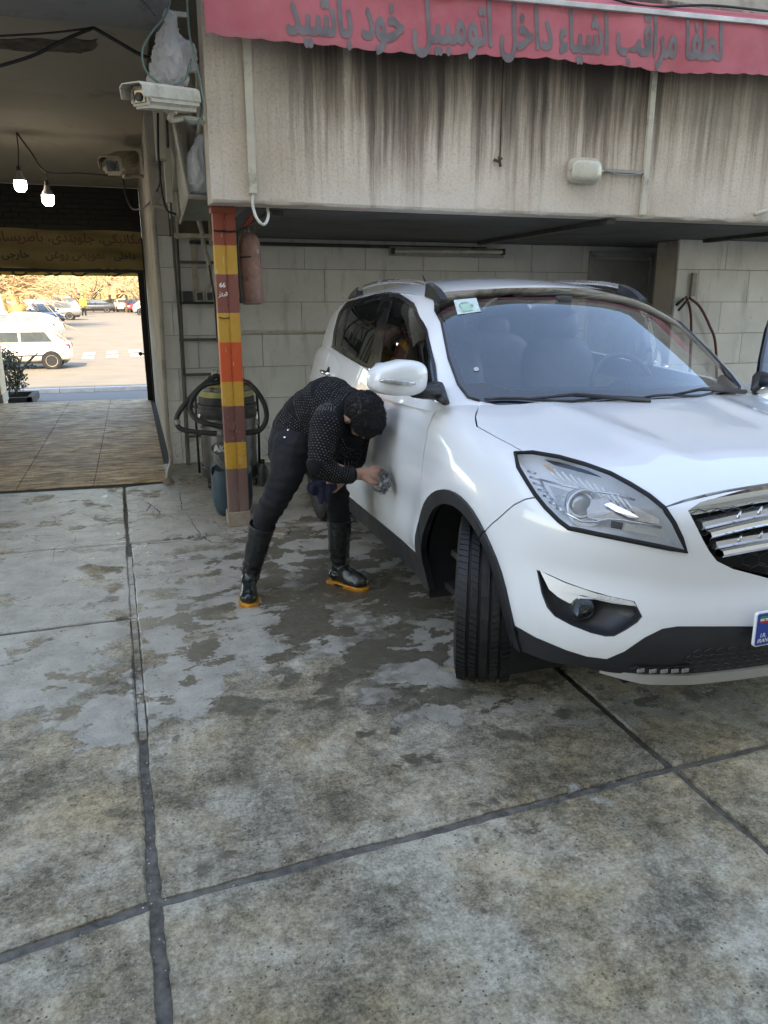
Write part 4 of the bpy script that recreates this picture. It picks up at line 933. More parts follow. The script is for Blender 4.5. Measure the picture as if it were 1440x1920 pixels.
# ---- wheels
def wheel(loc,steer,side,name='wheel'):
    w=bpy.data.objects.new(name,None); COL.objects.link(w); w.parent=suv; w['_o']=[0,0,0]; w.location=loc; w.rotation_euler=(0,0,steer)
    Rr,wd=.343,.228; M=Matrix.Rotation(R(90),4,'Y')
    hw=wd/2
    pf_=[(.215,-hw*.86),(.245,-hw*.97),(.285,-hw),(.318,-hw*.95),(.333,-hw*.86),(.3375,-hw*.72)]
    gx=[-.062,-.022,.020,.060]; prof=pf_[:]
    xs_=sorted(gx)
    for g in xs_: prof+=[(Rr-.003,g-.0055),(Rr-.012,g-.004),(Rr-.012,g+.004),(Rr-.003,g+.0055)]
    prof+=[(r_,-z_) for r_,z_ in pf_[::-1]]
    mb=MB(); mb.lathe(prof,M,72); ty=mb.build('tyre',m_tyre,w,smooth=35)
    tb=MB(); ed=[-hw*.90]+[v for g in xs_ for v in(g-.0062,g+.0062)]+[hw*.90]
    N_=84
    for r_ in range(5):
        a_,b_=ed[2*r_],ed[2*r_+1]
        if r_==2: nn=26; gap=.0
        else: nn=N_; gap=.2
        sk_=(.45 if r_<2 else -.45)
        for k in range(nn):
            t0=2*math.pi*(k+gap/2)/nn; t1=2*math.pi*(k+1-gap/2)/nn; sh=sk_*2*math.pi/N_ if r_!=2 else 0; vv=[]
            for ax,da in((a_,0),(b_,sh)):
                for tt in(t0,t1):
                    edge=.006 if (r_==0 and ax==a_) or (r_==4 and ax==b_) else 0
                    for rad in(Rr-.0085-edge,Rr-edge): vv.append(M@Vector((rad*math.cos(tt+da),rad*math.sin(tt+da),ax)))
            tb.add(vv,[(1,3,7,5),(0,1,5,4),(2,6,7,3),(0,2,3,1),(4,5,7,6)])
    tb.build('tread',m_tyre,ty)
    sx=-1 if side=='R' else 1
    rm=MB(); rm.lathe([(.222,-hw*.9),(.226,-hw*.80),(.212,-hw*.72),(.205,-.02),(.205,.02),(.212,hw*.72),(.226,hw*.80),(.222,hw*.9)],M,48)
    rm.f=[f for f in rm.f if len(f)==4]; rm.mi=[0]*len(rm.f)
    ri=rm.build('rim',m_alloy,w,smooth=40)
    spk=MB(); spk.lathe([(.03,.0),(.055,.0),(.055,.03),(.03,.035)],Matrix.Rotation(R(90)*sx,4,'Y')@Matrix.Translation((0,0,hw*.45)),20)
    for k in range(5):
        for dd_ in(-.10,.10):
            a=2*math.pi*k/5; p0=Vector((sx*hw*.62,.045*math.cos(a+dd_*3),.045*math.sin(a+dd_*3))); p1=Vector((sx*hw*.74,.214*math.cos(a+dd_*2.0),.214*math.sin(a+dd_*2.0))); spk.tube([p0,p1],[.020,.014],6)
    spk.build('spokes',m_alloy,w,smooth=40)
    br=MB(); br.lathe([(.02,-.02),(.15,-.02),(.15,.02),(.02,.02)],M,28); br.build('brake_disc',m_iron,w,smooth=40)
    return w
wheel(Vector((-.765,WYF+.005,.343)),R(-26),'R'); wheel(Vector((.765,WYF+.005,.343)),R(-24),'L')
wheel(Vector((-.785,WYR,.343)),0,'R'); wheel(Vector((.785,WYR,.343)),0,'L')
# wheel wells and underbody
for sg in(-1,1):
    for wy in(WYF,WYR):
        mb=MB(); n_=28; vv=[]
        for xx_ in(.50,.86):
            for k in range(n_+1): a=-.35+(math.pi+.7)*k/n_; vv.append((sg*xx_,wy+.415*math.cos(a),max(.17,WZ+.415*math.sin(a))))
        mb.add(vv,[(k,k+1,n_+2+k,n_+1+k) for k in range(n_)]+[tuple(range(n_+1))]); mb.build('wheel_well',m_gapblack,suv,fix=False)
ub=MB(); ub.box((0,2.10,.25),(1.56,2.9,.03)).box((0,2.1,.20),(.5,2.6,.05)); ub.box((0,.45,.30),(1.2,.6,.03)); ub.build('underbody',m_gapblack,suv)
mf=MB(); mf.add([(-.865,.44+.0,.30),(-.62,.46,.30),(-.62,.46,.19),(-.85,.44,.20)],[(0,1,2,3)]); 

# ---- mirrors
m_sigl=mk('clear_signal_lens',(.40,.39,.38),.15,.3,coat=1,var=.3,sc=60)
m_mirgl=mk('mirror_glass',(.5,.55,.6),.02,1,var=0,bump=0)
def superell(c,r,e=.6,n=28,m=16,Mx=None):
    mb=MB(); vs_=[]
    sp=lambda v,p: math.copysign(abs(v)**p,v)
    for j in range(m+1):
        b=-math.pi/2+math.pi*j/m
        for i in range(n):
            a=2*math.pi*i/n; vs_.append(Vector((r[0]*sp(math.cos(b),e)*sp(math.cos(a),e),r[1]*sp(math.cos(b),e)*sp(math.sin(a),e),r[2]*sp(math.sin(b),e))))
    M=Matrix.Translation(c)@(Mx or Matrix.Identity(4)); mb.add([M@v for v in vs_],[(j*n+i,j*n+(i+1)%n,(j+1)*n+(i+1)%n,(j+1)*n+i) for j in range(m) for i in range(n)]); return mb
mc=onX(748,708,1.03)-CO; mc.x=abs(mc.x)
for sd_ in SIDES:
    d=doors['front_door',sd_]; sx=-1 if sd_=='R' else 1
    c_=Vector((sx*mc.x,mc.y,mc.z)); tilt=Matrix.Rotation(sx*R(-14),4,'Z')@Matrix.Rotation(sx*R(-3),4,'Y')
    mb=superell((0,0,0),(.122,.072,.074),.62,32,18)
    for i,v in enumerate(mb.v):
        x_,y_,z_=v; x_*=1; k=1-.18*(sx*x_/.12 if True else 0); 
        out=sx*x_/.122; z_*= 1.0-.22*max(0,out)-.0; z_+= -.012*max(0,out); y_+= .03*max(0,out)**2
        mb.v[i]=tuple(tilt@Vector((x_,y_,z_))+c_)
    mb.build('mirror_housing',m_paint,d,smooth=True)
    mb=MB(); mb.prism(rrect(.20,.118,.04),.004,Matrix.Translation(c_)@tilt@Matrix.Translation((0,.058,-.002))@Matrix.Rotation(R(90),4,'X')); mb.build('mirror_glass',m_mirgl,d)
    mb=MB(); b0=Vector((sx*.835,1.235,1.115)); mb.tube([c_+Vector((-sx*.06,.0,-.062)),c_+Vector((-sx*.11,.01,-.066)),b0+Vector((sx*.01,0,.02))],[.022,.028,.034],10,flat=1.5); mb.tube([b0+Vector((0,-.07,-.02)),b0+Vector((-sx*.01,.08,.03))],[.012,.03],8,flat=1.5); mb.build('mirror_arm',m_blackpl,d,smooth=True)
    mb=MB(); P_=[Vector((sx*(.116-.03*0-.145*k/8),-.035-.040*math.sin(min(1,k/5)*math.pi/2)-.003,-.008-.010*k/8)) for k in range(9)]; mb.tube([tilt@p+c_ for p in P_],[.006,.011,.0125,.0125,.012,.012,.0115,.010,.006],8,flat=.7); mb.build('turn_signal',m_sigl,d,smooth=True)
    # handles
    for dn,yy0,zz0 in(('front_door',1.93,.985),('rear_door',3.09,1.055)):
        p=sidept(F1,yy0,zz0); n=FN(F1,p[None])[0]; n=Vector((n[0]*sx,n[1],n[2])); q=Vector((p[0]*sx,p[1],p[2])); dd_=doors[dn,sd_]
        mb=MB(); mb.tube([q+Vector((0,-.095,-.004)),q+n*.030+Vector((0,-.07,-.002)),q+n*.036+Vector((0,0,0)),q+n*.030+Vector((0,.07,.002)),q+Vector((0,.095,.004))],[.010,.013,.014,.013,.010],8,flat=.7); mb.build('handle',m_chrome,dd_,smooth=True)
        mb=MB(); mb.lathe([(.045,-.002),(.043,.0015),(.03,.001)],Matrix.Translation(q)@n.to_track_quat('Z','Y').to_matrix().to_4x4(),18); mb.build('handle_cup',m_gapblack,dd_,smooth=True)
# inner trim of every door, then swing the two left ones open
for (dn,sd_),d in doors.items():
    sx=-1 if sd_=='R' else 1; y0,y1=((1.28,2.02) if dn[0]=='f' else (2.11,2.86)); mb=MB(); mb.box((sx*.80,(y0+y1)/2,.72),(.05,y1-y0,.70),ch=.02); mb.box((sx*.765,(y0+y1)/2+.05,.80),(.06,.45,.05),ch=.015); mb.build('inner_trim',m_dash,d,smooth=40)
doors['front_door','L'].rotation_euler=(0,0,R(-58)); doors['rear_door','L'].rotation_euler=(0,0,R(-40))
# ---- roof rails
for sd_,sx in(('R',-1),('L',1)):
    pa=[toppt(F2,.575,y_,1.2) for y_ in(1.84,1.93,2.05,2.3,2.7,3.1,3.35,3.47,3.56)]; hh=[-.004,.028,.046,.052,.052,.048,.036,.018,-.004]
    P_=[Vector((sx*p[0],p[1],p[2]+h_)) for p,h_ in zip(pa,hh)]; 
    mb=MB(); S_=spl(P_[1:8],4); mb.tube(S_,.0125,8,flat=1.25); rail=mb.build('roof_rail',m_satin,suv,smooth=True)
    for seg,name_ in(((0,3),'rail_foot'),((6,9),'rail_foot')):
        q=P_[seg[0]:seg[1]]; mb=MB()
        for a,b in zip(spl(q,4),spl(q,4)[1:]):
            base=lambda v: Vector((v.x,v.y,toppt(F2,abs(v.x),v.y,1.2)[2]-.006)); a2,b2=base(a),base(b); w_=.020
            mb.add([a+Vector((w_*k,0,.014*1)) for k in(-1,1)]+[b+Vector((w_*k,0,.014)) for k in(-1,1)]+[a2+Vector((w_*1.3*k,0,0)) for k in(-1,1)]+[b2+Vector((w_*1.3*k,0,0)) for k in(-1,1)],[(0,1,3,2),(0,2,6,4),(1,5,7,3),(0,4,5,1),(2,3,7,6)])
        mb.build(name_,m_blackpl,rail,smooth=30)
# ---- wipers
for x0,x1,y0,y1 in((.02,-.66,1.10,1.215),(.66,.02,1.20,1.085)):
    def wp(x_,o_,zz_=1.095): p=frontpt2(abs(x_),zz_); n=FN(F2,p[None])[0]; return Vector((x_,p[1]+n[1]*o_,p[2]+n[2]*o_))
    mb=MB(); S_=[wp(x1+(x0-x1)*k/10,.014,1.092+.006*math.sin(k)) for k in range(11)]; mb.tube(S_,.006,6); mb.tube([wp(x0,.03,1.07),wp((x0+x1)/2+.02,.030,1.10),wp((x0+x1)/2-.06,.022,1.10)],[.011,.008,.006],6); mb.tube([wp((x0+x1)/2-.16,.018,1.094),wp((x0+x1)/2,.026,1.10),wp((x0+x1)/2+.16,.018,1.094)],.006,5); mb.build('wiper',m_blackpl,suv,smooth=True)
# ---- stickers and screen furniture
def patch(pts,mat,name,off=.006,F=F2,parent=suv):
    P=[hit(F,*q) for q in pts]; N=FN(F,np.array(P)); mb=MB(); v_=[Vector((-p[0],p[1],p[2]))+Vector((-n[0],n[1],n[2]))*off for p,n in zip(P,N)]; w_=[a-Vector((0,0,.0012)) for a in v_]; k=len(v_); mb.add(v_+w_,[tuple(range(k)),tuple(range(k,2*k))[::-1]]+[(i,(i+1)%k,k+(i+1)%k,k+i) for i in range(k)]); return mb.build(name,mat,parent)
patch([(851,565),(893,561),(901,586),(858,592)],mk('pale_sticker',(.50,.62,.58),.5,var=.15,sc=30),'permit_sticker',.007)
patch([(862,574),(880,571),(886,584),(868,588)],mk('sticker_print',(.35,.55,.42),.5),'sticker_print',.0085)
patch([(893+5*math.cos(a*.7),694+4*math.sin(a*.7)) for a in range(9)],m_silverpl,'round_sticker',.007)
mb=MB(); q=frontpt2(0,1.50); mb.box((0,q[1]+.045,1.50),(.07,.05,.06),ch=.01); mb.build('sensor_cover',m_dash,suv)
mb=superell((0,q[1]+.16,1.45),(.12,.018,.035),.6,20,10); mb.build('rear_view_mirror',m_dash,suv,smooth=True)
mb=MB(); mb.box((.0,2.4,1.555),(.26,.30,.03),ch=.01); mb.build('roof_console',mk('grey_headliner',(.20,.20,.19),.8),suv)
# aerial
mb=MB(); a=toppt(F2,0,3.6,1.2); mb.tube([Vector(a),Vector(a)+Vector((0,.03,.05)),Vector(a)+Vector((0,.09,.10))],[.012,.006,.002],6); mb.build('roof_aerial',m_blackpl,suv)
# ---- interior
mb=MB()
vs_=[]
for k in range(13):
    x_=-.74+1.48*k/12; yb_=frontpt2(abs(x_),1.08)[1]; vs_+=[(x_,yb_+.03,1.045),(x_,yb_+.25,1.06),(x_,yb_+.42,1.03),(x_,yb_+.50,.96),(x_,yb_+.46,.7)]
mb.add(vs_,[(i*5+k,i*5+k+1,(i+1)*5+k+1,(i+1)*5+k) for i in range(12) for k in range(4)]); mb.build('dashboard',m_dash,suv,smooth=True)
def seat(x_,y_):
    s_=superell((x_,y_,.66),(.25,.26,.10),.5,20,10); s_.build('seat_cushion',m_seat,suv,smooth=True)
    b_=superell((0,0,0),(.24,.075,.33),.55,24,12,Matrix.Identity(4)); M=Matrix.Translation((x_,y_+.32,.98))@Matrix.Rotation(R(-14),4,'X'); b_.v=[tuple(M@Vector(v)) for v in b_.v]; b_.build('seat_back',m_seat,suv,smooth=True)
    h_=superell((x_,y_+.40,1.37),(.14,.06,.095),.6,20,10); h_.build('headrest',m_seat,suv,smooth=True)
for x_ in(-.37,.37): seat(x_,1.98)
b_=superell((0,3.25,.95),(.66,.10,.36),.4,24,12); b_.build('rear_seat',m_seat,suv,smooth=True)
for x_ in(-.4,.0,.4): h_=superell((x_,3.3,1.32),(.12,.05,.08),.6,16,8); h_.build('headrest',m_seat,suv,smooth=True)
M=Matrix.Translation((.37,1.66,1.06))@Matrix.Rotation(R(68),4,'X'); mb=MB(); mb.tube([M@Vector((.185*math.cos(a*math.pi/16),.185*math.sin(a*math.pi/16),0)) for a in range(32)],.015,8,closed=True); mb.tube([M@Vector((-.18,0,0)),M@Vector((0,0,-.03)),M@Vector((.18,0,0))],.02,6); mb.tube([M@Vector((0,-.18,0)),M@Vector((0,0,-.03))],.02,6); mb.cyl(M@Vector((0,0,-.05)),M@Vector((0,0,.01)),.06,.05,14); mb.build('steering_wheel',m_dash,suv,smooth=True)
mb=superell((.37,1.48,1.07),(.17,.12,.07),.8,20,10); mb.build('instrument_hood',m_dash,suv,smooth=True)
mb=MB(); mb.box((0,3.8,.95),(1.3,.05,.5)); mb.box((0,2.4,.40),(1.5,2.6,.03)); mb.box((0,1.9,.62),(.22,.9,.30),ch=.03); mb.build('cabin_floor',m_dash,suv)
suv.location=CO
# ================================================================= THE PERSON
def skintone():
    t=NT('skin'); p=t.pos('O'); n=t.noise(p,22,4,.6); c=t.ramp(n,[(.3,(.30,.165,.115)),(.7,(.42,.25,.18))]); return t.set(col=c,ro=.5,sss=.0,n=t.bump(t.noise(p,160,3),.15,.002))
m_skin=skintone()
m_jeans=mk('black_denim',(.0048,.0052,.0075),.88,var=.35,sc=12,bump=.35,bs=420)
m_boot=mk('black_rubber_boot',(.013,.015,.014),.27,var=.35,sc=9,bump=.12,bs=30,rv=.10,dirt=.2,dcol=(.045,.045,.04))
m_sole=mk('orange_sole',(.62,.27,.03),.5,var=.2,sc=30,dirt=.2)
t=NT('dotted_knit'); uv=t.node('ShaderNodeUVMap'); uv.uv_map='UVMap'; x,y,z=t.sep(uv.outputs[0])
fx=t.math('SUBTRACT',t.math('FRACT',t.math('MULTIPLY',x,78.0)),.5); fy=t.math('SUBTRACT',t.math('FRACT',t.math('ADD',t.math('MULTIPLY',y,66.0),t.math('MULTIPLY',t.math('FLOOR',t.math('MULTIPLY',x,78.0)),.5))),.5)
dd=t.math('SQRT',t.math('ADD',t.math('MULTIPLY',t.math('MULTIPLY',fx,fx),1.6),t.math('MULTIPLY',fy,fy))); dot=t.mr(dd,.13,.24,1,0)
p=t.pos('O'); vary=t.mr(t.noise(p,45,3),.40,.55,.25,1); dot=t.math('MULTIPLY',dot,vary)
c=t.mix(dot,(.0065,.0072,.0085),(.17,.165,.145)); kn=t.noise(p,380,2)
m_knit=t.set(col=c,ro=.92,n=t.bump(t.math('ADD',kn,t.math('MULTIPLY',dot,.6)),.4,.004),spec=.25)
t=NT('dark_hair'); p=t.pos('O'); n=t.noise(t.scale(p,(1,1,1)),60,5,.7,.8)
m_hair=t.set(col=t.ramp(n,[(.35,(.0045,.004,.0045)),(.7,(.022,.018,.018))]),ro=.48,n=t.bump(n,.6,.006),spec=.4)
def capsule(mb,a,b,ra,rb,n=16,m=5,flat=1,up=None):
    a,b=Vector(a),Vector(b); pts=[];rr=[]; d=(b-a); L=d.length; d=d.normalized() if L>1e-6 else Vector((0,0,1))
    for k in range(m): t_=math.pi/2*k/m; pts.append(a-d*ra*math.cos(t_)); rr.append(max(1e-4,ra*math.sin(t_)))
    pts+=[a,b]; rr+=[ra,rb]
    for k in range(m-1,-1,-1): t_=math.pi/2*k/m; pts.append(b+d*rb*math.cos(t_)); rr.append(max(1e-4,rb*math.sin(t_)))
    mb.tube(pts,rr,n,flat=flat)
def chain(mb,pts,rr,**k):
    for i in range(len(pts)-1): capsule(mb,pts[i],pts[i+1],rr[i],rr[i+1],**k)
def remesh(mb,vox,name,mat,parent,smooth=6,disp=None,dec=None,fac=.5):
    me=bpy.data.meshes.new('tmp'); me.from_pydata(mb.v,[],mb.f); o=bpy.data.objects.new('tmp',me); COL.objects.link(o)
    r=o.modifiers.new('r','REMESH'); r.mode='VOXEL'; r.voxel_size=vox; s_=o.modifiers.new('s','SMOOTH'); s_.factor=fac; s_.iterations=smooth
    if dec: q=o.modifiers.new('d','DECIMATE'); q.ratio=dec
    bpy.context.view_layer.update(); m2=bpy.data.meshes.new_from_object(o.evaluated_get(bpy.context.evaluated_depsgraph_get())); bpy.data.objects.remove(o); bpy.data.meshes.remove(me)
    if disp:
        m2.update(); N=[v.normal.copy() for v in m2.vertices]
        for v,n_ in zip(m2.vertices,N): v.co+=n_*disp(v.co,n_)
    o0=Vector(parent['_o'])
    for v in m2.vertices: v.co-=o0
    m2.name=name; m2.materials.clear(); m2.materials.append(mat); m2.polygons.foreach_set('use_smooth',[True]*len(m2.polygons))
    ob=bpy.data.objects.new(name,m2); COL.objects.link(ob); ob.parent=parent; ob['_o']=list(o0); return ob
J=onY
man=thing('person','bending person in black dotted sweater, jeans and rubber boots wiping the white car door','person',(.72,3.80,0))
# joints
pel=J(560,822,3.80); wai=J(583,782,3.76); ch1=J(618,765,3.70); ch2=J(646,770,3.63); nk=J(663,772,3.585); hd_=J(676,781,3.50)
sN=J(612,798,3.52); eN=J(598,872,3.45); wN=J(662,890,3.455)
sF=J(668,805,3.74); eF=J(668,858,3.80); wF=J(636,905,3.72); hF=J(624,914,3.68)
hL=J(553,838,3.72); kL=J(519,932,3.68); aL=J(470,1075,3.83)
hR=J(590,850,3.88); kR=J(632,930,3.84); aR=J(638,1068,3.86)
btL=J(492,985,3.74); btR=J(637,975,3.85)
u_h=Vector((.34,-.90,.16)).normalized(); f_h=Vector((.30,-.02,-.95)); f_h=(f_h-u_h*f_h.dot(u_h)).normalized(); r_h=f_h.cross(u_h).normalized()
def HP(r_,f_,u_): return hd_+r_h*r_+f_h*f_+u_h*u_
body=MB()
chain(body,[pel,wai,ch1,ch2],[.115,.115,.125,.10]); chain(body,[ch2,nk,HP(0,-.01,-.03)],[.075,.055,.055])
chain(body,[ch2,sN,eN,wN],[.07,.052,.040,.027]); chain(body,[ch2,sF,eF,wF],[.07,.052,.040,.027])
chain(body,[pel,hL,kL,btL,aL],[.11,.085,.052,.040,.036]); chain(body,[pel,hR,kR,btR,aR],[.11,.085,.052,.040,.036])
chain(body,[aL,J(463,1112,3.78)],[.035,.03]); chain(body,[aR,J(672,1103,3.74)],[.035,.03])
# head: skull, brow, jaw, nose, lips, ears
capsule(body,HP(0,-.022,.035),HP(0,.012,.030),.080,.076); capsule(body,HP(0,.030,-.055),HP(0,.020,.0),.047,.062)
capsule(body,HP(0,.055,-.078),HP(0,.05,-.055),.028,.036); capsule(body,HP(0,.078,.012),HP(0,.098,-.026),.010,.014); capsule(body,HP(-.012,.088,-.030),HP(.012,.088,-.030),.010,.010)
capsule(body,HP(-.02,.080,-.052),HP(.02,.080,-.052),.009,.009); capsule(body,HP(-.035,.072,.024),HP(.035,.072,.024),.014,.014); capsule(body,HP(-.045,.055,-.012),HP(-.04,.058,-.02),.022,.02); capsule(body,HP(.045,.055,-.012),HP(.04,.058,-.02),.022,.02)
for sg in(-1,1):
    e=[HP(sg*(.078+.012*math.sin(a)),-.012-.020*math.cos(a)*.8-.006,.002+.030*math.sin(a-.3)) for a in(-1.2,-.4,.4,1.2,2.0,2.8,3.6)]
    for a,b in zip(e,e[1:]): capsule(body,a,b,.0075,.0075,n=8,m=3)
    capsule(body,HP(sg*.075,-.01,-.005),HP(sg*.082,-.018,.005),.016,.014)
# near hand: palm plus curled fingers closing on the wash pad
dp=Vector(onX(722,892,1.115)); 
palm0=wN; palm1=J(688,884,3.452); palm2=J(692,897,3.462); kn=[J(703,876,3.458),J(706,885,3.442),J(706,894,3.438),J(703,903,3.442)]
capsule(body,wN,J(682,888,3.452),.027,.033,flat=.75); 
for k in kn: capsule(body,J(680,888,3.452),k,.024,.0125)
tips=[(J(716,880,3.462),J(722,889,3.475),J(716,896,3.480)),(J(719,889,3.445),J(724,899,3.462),J(716,905,3.472)),(J(718,899,3.440),J(722,908,3.458),J(713,912,3.470)),(J(713,908,3.446),J(716,915,3.460),J(708,917,3.470))]
for k,(a,b,c_) in zip(kn,tips): chain(body,[k,a,b,c_],[.0120,.0108,.0095,.008],n=10,m=4)
chain(body,[J(684,896,3.438),J(696,905,3.425),J(708,907,3.432),J(715,901,3.445)],[.016,.0125,.0110,.009],n=10,m=4)
# far hand holding the cloth
capsule(body,wF,hF,.026,.030)
for k in range(4):
    a=J(618-2*k,906+5*k,3.66); chain(body,[hF,a,a+Vector((-.025,-.012,-.012)),a+Vector((-.030,.012,-.030))],[.018,.0105,.0095,.008],n=8,m=3)
chain(body,[hF,J(622,902,3.63),J(614,905,3.62)],[.018,.011,.009],n=8,m=3)
bo=remesh(body,.0045,'body',m_skin,man,smooth=3)
# face details
def blob(c,r,e=1): return superell(c,r,e,14,8)
for sg in(-1,1):
    q=HP(sg*.032,.074,.004); b_=superell(q,(.0135,.0135,.0135),1,12,8); b_.build('eyelid',m_skin,man,smooth=True)
    mb=MB(); mb.tube([HP(sg*.016,.090,.020),HP(sg*.034,.088,.026),HP(sg*.050,.074,.020)],[.003,.005,.002],6); mb.build('eyebrow',m_hair,man,smooth=True)
    mb=MB(); mb.tube([HP(sg*.020,.083,-.002),HP(sg*.032,.0875,-.005),HP(sg*.045,.080,-.002)],[.001,.0022,.001],5); mb.build('eyelashes',m_hair,man,smooth=True)
mb=MB(); mb.tube([HP(-.022,.0885,-.053),HP(0,.0925,-.053),HP(.022,.0885,-.053)],[.003,.0055,.003],6); mb.build('lips',mk('lips',(.30,.12,.10),.5),man,smooth=True)
# hair: cap and locks
hb=MB(); capsule(hb,HP(0,-.030,.046),HP(0,.016,.052),.090,.083); capsule(hb,HP(0,-.040,.01),HP(0,-.035,-.03),.072,.058); capsule(hb,HP(-.045,.020,.045),HP(-.052,-.02,.012),.038,.032); capsule(hb,HP(.045,.020,.045),HP(.052,-.02,.012),.038,.032); capsule(hb,HP(-.03,.062,.062),HP(.03,.062,.062),.030,.030)
def hdisp(co,n): q=co*1.0; return .0035*mnoise.noise(q*38)+.0035*mnoise.noise(q*95)
hair=remesh(hb,.0045,'hair',m_hair,man,smooth=3,disp=hdisp)
lk=MB(); rnd=random.Random(3); hv=[v.co.copy() for v in hair.data.vertices]; hn=[v.normal.copy() for v in hair.data.vertices]; off=Vector(man['_o'])
for k in range(2600):
    i=rnd.randrange(len(hv)); c_=hv[i]+off; n_=hn[i]; up_=(c_-hd_).dot(u_h)
    sw=(n_.cross(u_h)).normalized() if n_.cross(u_h).length>.1 else r_h
    d=(sw*.6+f_h*.35+Vector((rnd.uniform(-1,1),rnd.uniform(-1,1),rnd.uniform(-1,1)))*.45); d=(d-n_*d.dot(n_)).normalized(); L=rnd.uniform(.012,.024)
    lk.tube([c_-n_*.004,c_+d*L*.4+n_*.0045,c_+d*L*.8+n_*.004,c_+d*L+n_*rnd.uniform(-.002,.008)],[.0014,.0017,.0013,.0004],4)
stuff(lk.build('hair_locks',m_hair,man,smooth=True))
# sweater
sw=MB(); collar=nk
chain(sw,[J(562,806,3.79),wai,ch1,ch2,J(655,778,3.61)],[.142,.142,.158,.125,.085]); capsule(sw,J(585,800,3.75),J(640,800,3.66),.125,.135); capsule(sw,J(610,772,3.78),J(650,785,3.70),.13,.12); capsule(sw,J(632,812,3.68),J(648,845,3.74),.11,.085)
chain(sw,[J(628,783,3.58),sN,J(603,838,3.475),eN,J(630,888,3.452),J(655,890,3.455)],[.10,.082,.066,.062,.050,.043]); chain(sw,[ch2,sF,eF,J(645,893,3.74)],[.11,.078,.058,.046])
chain(sw,[J(648,783,3.62),nk],[.088,.066])
tw=[(.010,9,.9),(.005,24,1.0)]
elb=Vector(eN); arml=(Vector(wN)-elb)
def sdisp(co,n):
    f=.006*mnoise.noise(Vector((co.x*7,co.y*7,co.z*14)))+.0035*mnoise.noise(co*22)
    de=(co-elb).length
    if de<.16: f+=.0045*math.sin((co-elb).dot(Vector((.6,0,.8)))*150+2*mnoise.noise(co*9))*(1-de/.16)
    dw=(co-Vector(wai)).length
    if dw<.22: f+=.0045*math.sin((co-Vector(wai)).dot(Vector((.8,.1,.45)))*95+3*mnoise.noise(co*6))*(1-dw/.22)
    return f
sweater=remesh(sw,.0075,'sweater',m_knit,man,smooth=8,disp=sdisp)
segs=[(pel,wai,0),(wai,ch1,None),(ch1,ch2,None),(ch2,nk,None)]
SKCH=[[pel,wai,ch1,ch2,nk],[sN,eN,wN],[sF,eF,wF]]
def suv_(co):
    best=None
    for ci,chn in enumerate(SKCH):
        s0=0
        for a,b in zip(chn,chn[1:]):
            d=b-a; L=d.length; tt=max(-.3 if a is chn[0] else 0,min(1,(co-a).dot(d)/L/L)); q=a+d*tt; r=(co-q).length-(.15 if ci==0 else .06)
            if best is None or r<best[0]: best=(r,ci,s0+tt*L,co-q,d.normalized())
            s0+=L
    r,ci,s_,rv,dn=best; e1=Vector((0,-1,0)); e1=(e1-dn*e1.dot(dn)).normalized(); e2=dn.cross(e1); a=math.atan2(rv.dot(e2),rv.dot(e1)); return (s_,a*(.15 if ci==0 else .06)+ci*.37)
me=sweater.data; vu=[suv_(v.co+off) for v in me.vertices]; ul=me.uv_layers.new(name='UVMap')
buf=np.zeros(len(me.loops)*2,np.float32); li=np.zeros(len(me.loops),np.int32); me.loops.foreach_get('vertex_index',li); va=np.array(vu,np.float32); buf[0::2]=va[li,0]; buf[1::2]=va[li,1]; ul.data.foreach_set('uv',buf)
for c_,a,b in((J(657,890,3.455),J(660,890,3.455),.0435),):
    mb=MB(); mb.tube([J(651,890,3.455),J(656,890,3.455),J(661,890,3.455)],[.0445,.0455,.042],20); mb.build('cuff',m_jeans,man,smooth=40)
mb=MB(); q=(Vector(hd_)-Vector(nk)).normalized(); mb.tube([Vector(nk)-q*.015,Vector(nk)+q*.004,Vector(nk)+q*.016],[.067,.066,.058],20); mb.build('collar',m_jeans,man,smooth=40)
# jeans
jn=MB(); chain(jn,[J(560,812,3.79),pel],[.138,.138]); chain(jn,[pel,hL,J(536,890,3.68),kL,J(499,968,3.725),J(490,1000,3.75)],[.135,.112,.086,.070,.062,.056]); chain(jn,[pel,hR,J(612,890,3.86),kR,J(636,978,3.85),J(637,1010,3.855)],[.135,.110,.082,.066,.058,.054]); capsule(jn,J(545,842,3.78),J(552,822,3.80),.120,.128)
def jdisp(co,n):
    f=.005*mnoise.noise(Vector((co.x*9,co.y*9,co.z*16)))+.003*mnoise.noise(co*30)
    for kk in(kL,kR,Vector(hL)):
        d_=(co-Vector(kk)).length
        if d_<.17: f+=.0048*math.sin((co.z*125+co.x*30)+3*mnoise.noise(co*7))*(1-d_/.17)
    return f
jeans=remesh(jn,.0075,'jeans',m_jeans,man,smooth=6,disp=jdisp)
for q in((540,806),(534,820)):
    p=J(*q,3.60); dirn=(p-Vector((0,0,1.5))).normalized(); hitp=None
    ok,loc,nr,idx=jeans.ray_cast(Vector((0,0,1.5))-off,dirn)
    if ok: mb=MB(); mb.lathe([(.006,0),(.0055,.002),(.001,.003)],Matrix.Translation(loc+off)@nr.to_track_quat('Z','Y').to_matrix().to_4x4(),10); mb.build('rivet',m_chrome,man,smooth=True)
